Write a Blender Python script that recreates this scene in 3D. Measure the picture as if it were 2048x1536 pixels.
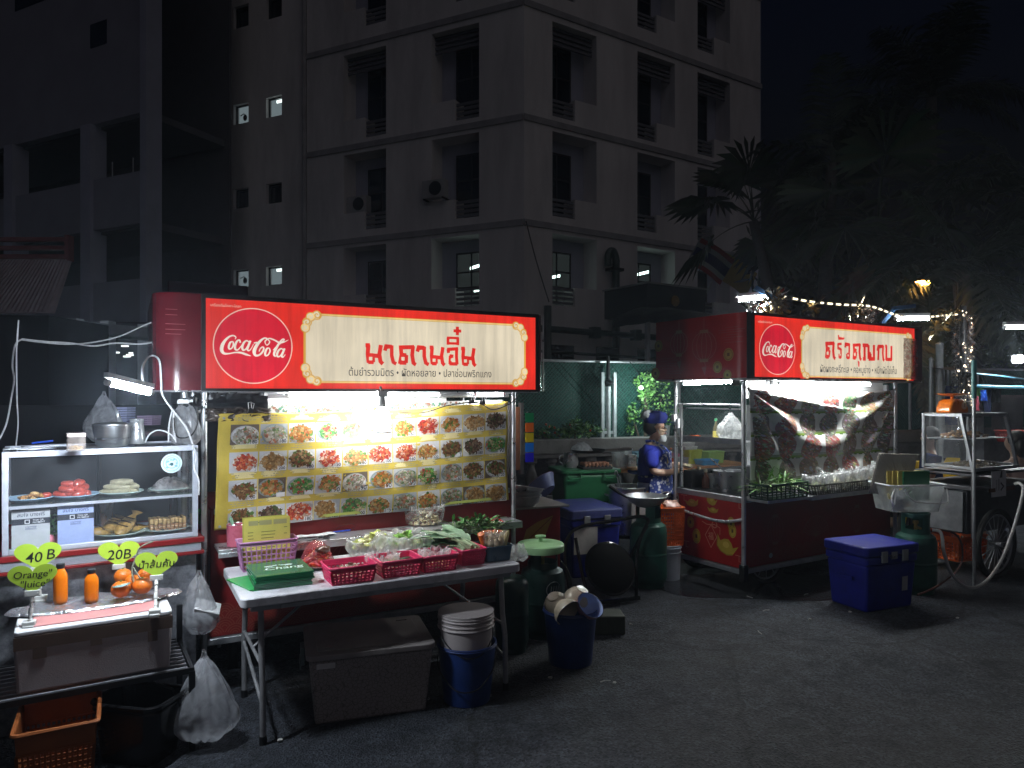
import bpy,bmesh,math,random
from mathutils import Vector,Matrix,Euler,noise
R=math.radians
SC=bpy.context.scene
COL=SC.collection
for _o in list(bpy.data.objects):
 bpy.data.objects.remove(_o,do_unlink=True)
FPX,HZ,H=1420.0,790.0,1.65
cam_d=bpy.data.cameras.new('camera')
cam=bpy.data.objects.new('camera',cam_d)
COL.objects.link(cam)
cam.location=(0,0,H)
cam.rotation_euler=(R(90),0,0)
cam_d.sensor_width=36.0
cam_d.lens=36.0*FPX/2048.0
cam_d.shift_y=(HZ-768.0)/2048.0
cam_d.clip_start=0.05
cam_d.clip_end=500
SC.camera=cam
W=bpy.data.worlds.new('World')
SC.world=W
W.use_nodes=True
_nt=W.node_tree
_nt.nodes.clear()
_sky=_nt.nodes.new('ShaderNodeTexSky')
_sky.sky_type='NISHITA'
_sky.sun_disc=False
_sky.sun_elevation=R(-4)
_sky.sun_rotation=R(200)
_bg=_nt.nodes.new('ShaderNodeBackground')
_bg.inputs['Strength'].default_value=0.15
_wo=_nt.nodes.new('ShaderNodeOutputWorld')
_tint=_nt.nodes.new('ShaderNodeVectorMath');_tint.operation='MULTIPLY'
_tint.inputs[1].default_value=(0.5,0.72,1.5)
_nt.links.new(_sky.outputs[0],_tint.inputs[0])
_nt.links.new(_tint.outputs[0],_bg.inputs[0])
_nt.links.new(_bg.outputs[0],_wo.inputs[0])
_sd=bpy.data.lights.new('sky_glow','SUN')
_sd.energy=0.085
_sd.angle=R(70)
_sd.color=(1.0,0.90,0.88)
sun=bpy.data.objects.new('sky_glow',_sd)
COL.objects.link(sun)
sun.rotation_euler=Euler((R(52),0,R(20)))
SC.view_settings.view_transform='Standard'
SC.view_settings.look='None'
SC.view_settings.exposure=0.0
SC.view_settings.gamma=1.0
SC.cycles.use_denoising=True
SC.cycles.max_bounces=8
SC.cycles.transparent_max_bounces=24
SC.cycles.caustics_reflective=False
SC.cycles.caustics_refractive=False
SC.cycles.sample_clamp_indirect=4.0
def P(px,py,Y):
 return Vector(((px-1024)/FPX*Y,Y,H-(py-HZ)*Y/FPX))
def G(px,py,z=0.0):
 Y=FPX*(H-z)/(py-HZ)
 return Vector(((px-1024)/FPX*Y,Y,z))
def S(r,g,b):
 def f(c):
  c/=255.0
  return c/12.92 if c<=0.04045 else((c+0.055)/1.055)**2.4
 return(f(r),f(g),f(b))
class Frame:
 def __init__(s,x,y,deg):
  s.o=Vector((x,y,0));s.a=R(deg)
  s.u=Vector((math.cos(s.a),math.sin(s.a),0));s.v=Vector((-math.sin(s.a),math.cos(s.a),0))
 def W(s,u,v,z=0.0):
  return s.o+s.u*u+s.v*v+Vector((0,0,z))
 def hit(s,px,py,v):
  r=(px-1024)/FPX
  u=(r*(s.o.y+v*s.v.y)-(s.o.x+v*s.v.x))/(s.u.x-r*s.u.y)
  Y=s.o.y+v*s.v.y+u*s.u.y
  return(u,H-(py-HZ)*Y/FPX)
 def hitu(s,px,py,u):
  r=(px-1024)/FPX
  v=(r*(s.o.y+u*s.u.y)-(s.o.x+u*s.u.x))/(s.v.x-r*s.v.y)
  Y=s.o.y+v*s.v.y+u*s.u.y
  return(v,H-(py-HZ)*Y/FPX)
 def L(s,p):
  d=p-s.o
  return(d.dot(s.u),d.dot(s.v),p.z)
MATS={}
def _new(name):
 m=bpy.data.materials.new(name);m.use_nodes=True
 m.node_tree.nodes.clear()
 return m,m.node_tree.nodes,m.node_tree.links
def mat(name,col=(0.5,0.5,0.5),rough=0.5,metal=0.0,var=0.18,scale=14.0,bump=0.0,bscale=None,spec=0.5,coat=0.0,attr=False,emit=0.0,stretch=None,trans=0.0,sss=0.0,spots=0.0):
 """principled surface whose colour and gloss wander with noise; attr multiplies in the printed colour attribute"""
 if name in MATS:return MATS[name]
 m,N,L=_new(name)
 out=N.new('ShaderNodeOutputMaterial')
 b=N.new('ShaderNodeBsdfPrincipled')
 L.new(b.outputs[0],out.inputs[0])
 tc=N.new('ShaderNodeTexCoord')
 src=tc.outputs['Object']
 if stretch:
  mp=N.new('ShaderNodeMapping');mp.inputs['Scale'].default_value=stretch
  L.new(src,mp.inputs[0]);src=mp.outputs[0]
 nz=N.new('ShaderNodeTexNoise');nz.inputs['Scale'].default_value=scale
 nz.inputs['Detail'].default_value=6;nz.inputs['Roughness'].default_value=0.62
 L.new(src,nz.inputs['Vector'])
 mr=N.new('ShaderNodeMapRange')
 mr.inputs[1].default_value=0.28;mr.inputs[2].default_value=0.72
 mr.inputs[3].default_value=1-var;mr.inputs[4].default_value=1+var
 L.new(nz.outputs[0],mr.inputs[0])
 mx=N.new('ShaderNodeVectorMath');mx.operation='SCALE'
 if attr:
  at=N.new('ShaderNodeAttribute');at.attribute_name='Col'
  L.new(at.outputs['Color'],mx.inputs[0])
 else:
  mx.inputs[0].default_value=col
 L.new(mr.outputs[0],mx.inputs['Scale'])
 csrc=mx.outputs[0]
 if spots>0:
  vz=N.new('ShaderNodeTexNoise');vz.inputs['Scale'].default_value=scale*0.35;vz.inputs['Detail'].default_value=8
  vz.inputs['Roughness'].default_value=0.75
  L.new(src,vz.inputs['Vector'])
  r2=N.new('ShaderNodeMapRange');r2.inputs[1].default_value=0.5;r2.inputs[2].default_value=0.68
  r2.inputs[3].default_value=1.0;r2.inputs[4].default_value=1-spots
  L.new(vz.outputs[0],r2.inputs[0])
  m2=N.new('ShaderNodeVectorMath');m2.operation='SCALE'
  L.new(csrc,m2.inputs[0]);L.new(r2.outputs[0],m2.inputs['Scale']);csrc=m2.outputs[0]
 L.new(csrc,b.inputs['Base Color'])
 rr=N.new('ShaderNodeMapRange')
 rr.inputs[1].default_value=0.3;rr.inputs[2].default_value=0.7
 rr.inputs[3].default_value=max(0.03,rough*0.8);rr.inputs[4].default_value=min(1,rough*1.2)
 L.new(nz.outputs[0],rr.inputs[0]);L.new(rr.outputs[0],b.inputs['Roughness'])
 b.inputs['Metallic'].default_value=metal
 b.inputs['Specular IOR Level'].default_value=spec
 if coat:b.inputs['Coat Weight'].default_value=coat
 if trans:b.inputs['Transmission Weight'].default_value=trans
 if sss:
  b.inputs['Subsurface Weight'].default_value=sss
  b.inputs['Subsurface Radius'].default_value=(0.02,0.01,0.006)
 if emit:
  L.new(csrc,b.inputs['Emission Color'])
  b.inputs['Emission Strength'].default_value=emit
 if bump:
  bn=N.new('ShaderNodeTexNoise');bn.inputs['Scale'].default_value=bscale or scale*3
  bn.inputs['Detail'].default_value=5
  L.new(src,bn.inputs['Vector'])
  bp=N.new('ShaderNodeBump');bp.inputs['Strength'].default_value=bump;bp.inputs['Distance'].default_value=0.01
  L.new(bn.outputs[0],bp.inputs['Height']);L.new(bp.outputs[0],b.inputs['Normal'])
 MATS[name]=m
 return m
def lamp(name,col,strength):
 if name in MATS:return MATS[name]
 m,N,L=_new(name)
 out=N.new('ShaderNodeOutputMaterial');e=N.new('ShaderNodeEmission')
 e.inputs[0].default_value=(*col,1);e.inputs[1].default_value=strength
 L.new(e.outputs[0],out.inputs[0])
 MATS[name]=m
 return m
def film(name,col,alpha,rough=0.15,bump=0.5,bscale=30,transl=0.5):
 """thin clear sheet: part see-through, part milky, with gloss (glass panes, plastic bags, wrap)"""
 if name in MATS:return MATS[name]
 m,N,L=_new(name)
 out=N.new('ShaderNodeOutputMaterial')
 tr=N.new('ShaderNodeBsdfTransparent')
 df=N.new('ShaderNodeBsdfDiffuse');df.inputs[0].default_value=(*col,1)
 tl=N.new('ShaderNodeBsdfTranslucent');tl.inputs[0].default_value=(*col,1)
 gl=N.new('ShaderNodeBsdfGlossy');gl.inputs['Roughness'].default_value=rough
 gl.inputs[0].default_value=(0.9,0.9,0.9,1)
 m1=N.new('ShaderNodeMixShader');m1.inputs[0].default_value=transl
 L.new(df.outputs[0],m1.inputs[1]);L.new(tl.outputs[0],m1.inputs[2])
 m2=N.new('ShaderNodeMixShader')
 tc=N.new('ShaderNodeTexCoord');nz=N.new('ShaderNodeTexNoise');nz.inputs['Scale'].default_value=bscale
 nz.inputs['Detail'].default_value=4;nz.inputs['Distortion'].default_value=1.2
 L.new(tc.outputs['Object'],nz.inputs['Vector'])
 mr=N.new('ShaderNodeMapRange');mr.inputs[1].default_value=0.3;mr.inputs[2].default_value=0.7
 mr.inputs[3].default_value=max(0,alpha*0.55);mr.inputs[4].default_value=min(1,alpha*1.45)
 L.new(nz.outputs[0],mr.inputs[0]);L.new(mr.outputs[0],m2.inputs[0])
 L.new(tr.outputs[0],m2.inputs[1]);L.new(m1.outputs[0],m2.inputs[2])
 m3=N.new('ShaderNodeMixShader')
 fr=N.new('ShaderNodeLayerWeight');pw=N.new('ShaderNodeMath');pw.operation='POWER';pw.inputs[1].default_value=4.0
 L.new(fr.outputs['Facing'],pw.inputs[0]);ma=N.new('ShaderNodeMath');ma.operation='MULTIPLY_ADD';ma.inputs[1].default_value=0.85;ma.inputs[2].default_value=0.045
 L.new(pw.outputs[0],ma.inputs[0]);L.new(ma.outputs[0],m3.inputs[0])
 L.new(m2.outputs[0],m3.inputs[1]);L.new(gl.outputs[0],m3.inputs[2])
 if bump:
  bp=N.new('ShaderNodeBump');bp.inputs['Strength'].default_value=bump;bp.inputs['Distance'].default_value=0.02
  L.new(nz.outputs[0],bp.inputs['Height'])
  for q in(df,gl,tl):L.new(bp.outputs[0],q.inputs['Normal'])
 L.new(m3.outputs[0],out.inputs[0])
 MATS[name]=m
 return m
def signmat(name,strength,dirt=0.27):
 """backlit printed acrylic: gives off the printed colour, with vertical rain streaks of dirt"""
 if name in MATS:return MATS[name]
 m,N,L=_new(name)
 out=N.new('ShaderNodeOutputMaterial')
 b=N.new('ShaderNodeBsdfPrincipled');L.new(b.outputs[0],out.inputs[0])
 at=N.new('ShaderNodeAttribute');at.attribute_name='Col'
 tc=N.new('ShaderNodeTexCoord');mp=N.new('ShaderNodeMapping')
 mp.inputs['Scale'].default_value=(1,1,0.06)
 nz=N.new('ShaderNodeTexNoise');nz.inputs['Scale'].default_value=17;nz.inputs['Detail'].default_value=9
 nz.inputs['Roughness'].default_value=0.7
 L.new(tc.outputs['Object'],mp.inputs[0]);L.new(mp.outputs[0],nz.inputs['Vector'])
 mr=N.new('ShaderNodeMapRange');mr.inputs[1].default_value=0.42;mr.inputs[2].default_value=0.72
 mr.inputs[3].default_value=1.0;mr.inputs[4].default_value=1-dirt
 L.new(nz.outputs[0],mr.inputs[0])
 sc=N.new('ShaderNodeVectorMath');sc.operation='SCALE'
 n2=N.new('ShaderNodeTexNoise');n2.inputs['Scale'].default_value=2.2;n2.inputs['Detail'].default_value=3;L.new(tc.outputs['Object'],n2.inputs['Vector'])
 r2=N.new('ShaderNodeMapRange');r2.inputs[1].default_value=.3;r2.inputs[2].default_value=.7;r2.inputs[3].default_value=.8;r2.inputs[4].default_value=1.12;L.new(n2.outputs[0],r2.inputs[0])  # broad brightness noise imitates uneven tube light behind the face
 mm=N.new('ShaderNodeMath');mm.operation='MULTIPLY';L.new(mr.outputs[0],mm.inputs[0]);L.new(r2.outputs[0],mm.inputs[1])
 L.new(at.outputs['Color'],sc.inputs[0]);L.new(mm.outputs[0],sc.inputs['Scale'])
 L.new(sc.outputs[0],b.inputs['Emission Color']);b.inputs['Emission Strength'].default_value=strength
 b.inputs['Base Color'].default_value=(0.02,0.02,0.02,1)
 b.inputs['Roughness'].default_value=0.35
 MATS[name]=m
 return m
_TXT={}
def text2d(body,size,bold=0.0,align='CENTER',shear=0.0,space=1.0):
 k=(body,bold,align,shear,space)
 if k not in _TXT:
  c=bpy.data.curves.new('t','FONT');c.body=body;c.size=1.0;c.align_x=align
  c.offset=bold;c.fill_mode='FRONT';c.shear=shear;c.resolution_u=3;c.space_character=space
  c.dimensions='2D'
  o=bpy.data.objects.new('t',c)
  COL.objects.link(o)
  dg=bpy.context.evaluated_depsgraph_get()
  me=bpy.data.meshes.new_from_object(o.evaluated_get(dg))
  _TXT[k]=([(v.co.x,v.co.y)for v in me.vertices],[tuple(p.vertices)for p in me.polygons])
  bpy.data.objects.remove(o,do_unlink=True);bpy.data.curves.remove(c);bpy.data.meshes.remove(me)
 v,f=_TXT[k]
 return[(x*size,y*size)for x,y in v],f
class MB:
 """collects shapes and links them as ONE mesh object"""
 def __init__(s,off=(0,0,0)):
  s.v=[];s.f=[];s.c=[];s.k=[];s.M=None;s.off=Vector(off);s.used=False
 def add(s,verts,faces,col=None):
  b=len(s.v);s.k.append((b,len(s.f)))
  if s.M is not None:verts=[s.M@Vector(p)for p in verts]
  s.v+=[Vector(p)-s.off for p in verts]
  s.f+=[tuple(b+i for i in f)for f in faces]
  if col is not None:s.used=True
  s.c+=[col or(1,1,1)]*len(faces)
  return s
 def box(s,x0,x1,y0,y1,z0,z1,col=None):
  v=[(x,y,z)for z in(z0,z1)for y in(y0,y1)for x in(x0,x1)]
  return s.add(v,[(0,2,3,1),(4,5,7,6),(0,1,5,4),(2,6,7,3),(0,4,6,2),(1,3,7,5)],col)
 def hexa(s,b,t,col=None):
  """box from four bottom and four top corners, both counter-clockwise"""
  return s.add(list(b)+list(t),[(3,2,1,0),(4,5,6,7),(0,1,5,4),(1,2,6,5),(2,3,7,6),(3,0,4,7)],col)
 def cyl(s,p,q,r,r2=None,n=12,cap=True,col=None):
  p,q=Vector(p),Vector(q);r2=r if r2 is None else r2
  d=(q-p)
  if d.length<1e-9:return s
  d.normalize()
  a=d.orthogonal().normalized();b=d.cross(a)
  v=[]
  for c,rr in((p,r),(q,r2)):
   for i in range(n):
    t=2*math.pi*i/n
    v.append(c+(a*math.cos(t)+b*math.sin(t))*rr)
  f=[(i,(i+1)%n,n+(i+1)%n,n+i)for i in range(n)]
  if cap:f+=[tuple(range(n-1,-1,-1)),tuple(range(n,2*n))]
  return s.add(v,f,col)
 def tube(s,pts,r,n=6,closed=False,cap=True,col=None):
  pts=[Vector(p)for p in pts];m=len(pts)
  rs=r if isinstance(r,(list,tuple))else[r]*m
  v=[];prev=None
  for i,p in enumerate(pts):
   if closed:d=pts[(i+1)%m]-pts[i-1]
   else:d=pts[min(i+1,m-1)]-pts[max(i-1,0)]
   if d.length<1e-9:d=Vector((0,0,1))
   d.normalize()
   if prev is None:a=d.orthogonal().normalized()
   else:
    a=prev-d*prev.dot(d)
    a=a.normalized()if a.length>1e-6 else d.orthogonal().normalized()
   prev=a;b=d.cross(a)
   for k in range(n):
    t=2*math.pi*k/n
    v.append(p+(a*math.cos(t)+b*math.sin(t))*rs[i])
  f=[]
  for i in range(m if closed else m-1):
   j=(i+1)%m
   for k in range(n):
    f.append((i*n+k,i*n+(k+1)%n,j*n+(k+1)%n,j*n+k))
  if cap and not closed:f+=[tuple(range(n-1,-1,-1)),tuple((m-1)*n+k for k in range(n))]
  return s.add(v,f,col)
 def lathe(s,prof,c=(0,0,0),n=28,sx=1.0,sy=1.0,col=None,rot=None,wob=0.0):
  c=Vector(c);v=[]
  for r,z in prof:
   for i in range(n):
    t=2*math.pi*i/n
    w=1+wob*math.sin(3*t+z*9)if wob else 1
    q=Vector((math.cos(t)*r*sx*w,math.sin(t)*r*sy*w,z))
    if rot is not None:q=rot@q
    v.append(q+c)
  f=[]
  for j in range(len(prof)-1):
   for i in range(n):
    f.append((j*n+i,j*n+(i+1)%n,(j+1)*n+(i+1)%n,(j+1)*n+i))
  if prof[0][0]>1e-5:f.append(tuple(range(n-1,-1,-1)))
  if prof[-1][0]>1e-5:f.append(tuple((len(prof)-1)*n+i for i in range(n)))
  return s.add(v,f,col)
 def shell(s,prof,c=(0,0,0),n=28,sx=1.0,sy=1.0,col=None,rot=None):
  """lathe without end caps (open vessels: give the profile outside then inside)"""
  c=Vector(c);v=[]
  for r,z in prof:
   for i in range(n):
    t=2*math.pi*i/n
    q=Vector((math.cos(t)*r*sx,math.sin(t)*r*sy,z))
    if rot is not None:q=rot@q
    v.append(q+c)
  f=[(j*n+i,j*n+(i+1)%n,(j+1)*n+(i+1)%n,(j+1)*n+i)for j in range(len(prof)-1)for i in range(n)]
  return s.add(v,f,col)
 def ell(s,c,r,n=12,m=8,rot=None,col=None,lump=0.0,seed=0.0):
  if not isinstance(r,(tuple,list)):r=(r,r,r)
  c=Vector(c);v=[]
  for j in range(m+1):
   ph=math.pi*j/m
   for i in range(n):
    t=2*math.pi*i/n
    d=Vector((math.sin(ph)*math.cos(t),math.sin(ph)*math.sin(t),math.cos(ph)))
    k=1.0
    if lump:k+=lump*noise.noise(d*1.7+Vector((seed,seed*1.3,0)))
    q=Vector((d.x*r[0]*k,d.y*r[1]*k,d.z*r[2]*k))
    if rot is not None:q=rot@q
    v.append(c+q)
  f=[((j)*n+i,(j+1)*n+i,(j+1)*n+(i+1)%n,j*n+(i+1)%n)for j in range(m)for i in range(n)]
  return s.add(v,f,col)
 def surf(s,fn,nu,nv,col=None,colfn=None):
  v=[fn(i/nu,j/nv)for j in range(nv+1)for i in range(nu+1)]
  for j in range(nv):
   for i in range(nu):
    pass
  f=[(j*(nu+1)+i,j*(nu+1)+i+1,(j+1)*(nu+1)+i+1,(j+1)*(nu+1)+i)for j in range(nv)for i in range(nu)]
  b=len(s.c);s.add(v,f,col)
  if colfn:
   s.used=True
   for j in range(nv):
    for i in range(nu):s.c[b+j*nu+i]=colfn((i+.5)/nu,(j+.5)/nv)
  return s
 def prism(s,poly,h0,h1,plane='xy',col=None):
  """extrude a 2-D outline; plane xy up z, or xz along y"""
  n=len(poly)
  def q(p,h):return(p[0],p[1],h)if plane=='xy' else(p[0],h,p[1])if plane=='xz' else(h,p[0],p[1])
  v=[q(p,h0)for p in poly]+[q(p,h1)for p in poly]
  f=[(i,(i+1)%n,n+(i+1)%n,n+i)for i in range(n)]+[tuple(range(n-1,-1,-1)),tuple(range(n,2*n))]
  return s.add(v,f,col)
 def flat(s,poly,mapf,col=None):
  """flat printed shape: 2-D polygon put through mapf(x, z)"""
  return s.add([mapf(x,y)for x,y in poly],[tuple(range(len(poly)))],col)
 def disc(s,cx,cy,rx,ry,mapf,col=None,clip=None,n=20,rings=4):
  for k in range(rings):
   a,b=k/rings,(k+1)/rings
   for i in range(n):
    t0,t1=6.2832*i/n,6.2832*(i+1)/n
    q=[(cx+rx*f*math.cos(t),cy+ry*f*math.sin(t))for f,t in((a,t0),(b,t0),(b,t1),(a,t1))]
    if clip:q=[clip(p)for p in q]
    s.add([mapf(*p)for p in(q if k else q[1:])],[(0,1,2,3)if k else(0,1,2)],col)
  return s
 def ribbon(s,pts,w,mapf,col=None):
  """printed pen stroke of width w (number or list) along 2-D points"""
  m=len(pts);ws=w if isinstance(w,(list,tuple))else[w]*m
  v=[]
  for i in range(m):
   a=pts[max(i-1,0)];b=pts[min(i+1,m-1)]
   dx,dy=b[0]-a[0],b[1]-a[1];l=math.hypot(dx,dy)or 1
   nx,ny=-dy/l,dx/l
   if 0<i<m-1:
    d1=(pts[i][0]-a[0],pts[i][1]-a[1]);l1=math.hypot(*d1)or 1
    c=abs((d1[0]*dx+d1[1]*dy)/(l1*l));k=1/max(c,0.6)
   else:k=1
   for sg in(1,-1):
    v.append(mapf(pts[i][0]+nx*ws[i]/2*k*sg,pts[i][1]+ny*ws[i]/2*k*sg))
  return s.add(v,[(2*i+1,2*i+3,2*i+2,2*i)for i in range(m-1)],col)
 def text(s,body,size,mapf,x=0,y=0,bold=0.0,align='CENTER',col=None,shear=0.0,space=1.0):
  v,f=text2d(body,size,bold,align,shear,space)
  return s.add([mapf(x+a,y+b)for a,b in v],f,col)
 def fit(s,body,x0,x1,y,mapf,bold=0.0,col=None,shear=0.0,ys=1.0):
  """text stretched to run from x0 to x1 with its base line at y"""
  v,f=text2d(body,1.0,bold,'LEFT',shear)
  a=min(p[0]for p in v);b=max(p[0]for p in v);k=(x1-x0)/(b-a)
  return s.add([mapf(x0+(p[0]-a)*k,y+p[1]*k*ys)for p in v],f,col)
 def each(s,name,m,parent=None,**kw):
  """every added shape becomes an object of its own"""
  out=[];e=s.k+[(len(s.v),len(s.f))]
  for(v0,f0),(v1,f1)in zip(e[:-1],e[1:]):
   q=MB();q.v=s.v[v0:v1];q.f=[tuple(i-v0 for i in f)for f in s.f[f0:f1]];q.c=s.c[f0:f1];q.used=s.used
   out.append(q.build(name,m,parent,**kw))
  return out
 def build(s,name,m,parent=None,loc=None,rz=0.0,smooth=True,bevel=0.0,sharp=38,seg=2,thick=0.0):
  me=bpy.data.meshes.new(name)
  me.from_pydata([tuple(p)for p in s.v],[],s.f)
  if s.used:
   at=me.color_attributes.new('Col','FLOAT_COLOR','CORNER')
   buf=[]
   for p,c in zip(me.polygons,s.c):
    buf+=[c[0],c[1],c[2],1.0]*p.loop_total
   at.data.foreach_set('color',buf)
  me.materials.append(m)
  if smooth:
   me.shade_smooth();me.set_sharp_from_angle(angle=R(sharp))
  o=bpy.data.objects.new(name,me);COL.objects.link(o)
  if parent is not None:o.parent=parent
  if loc is not None:o.location=loc
  if rz:o.rotation_euler=(0,0,rz)
  if bevel:
   bm=o.modifiers.new('bevel','BEVEL');bm.width=bevel;bm.segments=seg;bm.limit_method='ANGLE';bm.angle_limit=R(40)
  if thick:
   sm=o.modifiers.new('thickness','SOLIDIFY');sm.thickness=thick;sm.offset=0
  return o
def tag(o,label=None,cat=None,group=None,kind=None):
 if label:o['label']=label
 if cat:o['category']=cat
 if group:o['group']=group
 if kind:o['kind']=kind
 return o
def thing(name,label,cat,loc=(0,0,0),rz=0.0,group=None):
 o=bpy.data.objects.new(name,None);COL.objects.link(o)
 o.empty_display_size=0.1
 o.location=loc;o.rotation_euler=(0,0,rz)
 return tag(o,label,cat,group)
def struct(o):o['kind']='structure';return o
def dup(root,loc,rz,label=None,scale=None):
 r=root.copy();COL.objects.link(r);r.location=loc;r.rotation_euler=(0,0,rz)
 if label:r['label']=label
 if scale:r.scale=scale
 for ch in list(root.children):
  c=ch.copy();COL.objects.link(c);c.parent=r
  for g in list(ch.children):
   d=g.copy();COL.objects.link(d);d.parent=c
 return r
def arc(cx,cy,r,a0,a1,n=12,ry=None):
 ry=ry or r
 return[(cx+r*math.cos(R(a0+(a1-a0)*i/n)),cy+ry*math.sin(R(a0+(a1-a0)*i/n)))for i in range(n+1)]
def rrect(x0,x1,y0,y1,r,n=5):
 return(arc(x1-r,y0+r,r,-90,0,n)+arc(x1-r,y1-r,r,0,90,n)+arc(x0+r,y1-r,r,90,180,n)+arc(x0+r,y0+r,r,180,270,n))
def smooth_pts(pts,k=6):
 """Catmull-Rom through the points"""
 out=[];m=len(pts)
 P_=[Vector(p)for p in pts]
 for i in range(m-1):
  a,b,c,d=P_[max(i-1,0)],P_[i],P_[i+1],P_[min(i+2,m-1)]
  for j in range(k):
   t=j/k
   out.append(0.5*((2*b)+(c-a)*t+(2*a-5*b+4*c-d)*t*t+(3*b-a-3*c+d)*t**3))
 out.append(P_[-1])
 return out
rnd=random.Random(11)
U=rnd.uniform
F1=Frame(-1.256,3.29,28.5)
class FarFrame(Frame):
 K=1.10
 def W(s,u,v,z=0.0):
  q=Frame.W(s,u,v,z);e=Vector((0,0,H))
  return e+(q-e)*s.K
FL=FarFrame(-2.20,3.06,34.0)
F2=Frame(1.956,6.0,31.0)
F3=Frame(4.09,6.30,29.0)
STEEL=mat('stainless_steel',(0.58,0.59,0.61),0.3,0.75,0.2,9,0.05,60)
STEEL_DULL=mat('dull_steel',(0.40,0.41,0.43),0.45,0.65,0.25,14,0.05,50)
ALU=mat('aluminium',(0.6,0.62,0.68),0.4,0.85,0.15,20)
BLACKMETAL=mat('black_metal',(0.015,0.015,0.017),0.42,0.3,0.4,30)
BLACKPLASTIC=mat('black_plastic',(0.012,0.012,0.014),0.38,0,0.4,30)
WHITEPLASTIC=mat('white_plastic',(0.72,0.72,0.72),0.4,0,0.12,20)
CABLE=mat('white_cable',(0.6,0.6,0.62),0.5,0,0.2,40)
DARKCABLE=mat('black_cable',(0.012,0.012,0.013),0.5,0,0.2,40)
PRINT=mat('printed_ink',(1,1,1),0.42,0,0.07,30,attr=True)
PRINT_GLOSS=mat('printed_vinyl',(1,1,1),0.36,0,0.10,12,attr=True,spec=0.4)
FOOD=mat('food',(1,1,1),0.4,0,0.3,90,0.3,160,attr=True)
LEAF=mat('leaf',(1,1,1),0.5,0,0.3,30,attr=True)
GLASS=film('clear_glass',(0.7,0.75,0.8),0.06,0.05,0.0,8)
BAG=film('clear_plastic_bag',(0.95,0.97,0.98),0.42,0.14,0.6,22,0.65)
BAG_DIM=film('milky_plastic_bag',(0.93,0.95,1.0),0.46,0.13,0.4,12,0.7)
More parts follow.
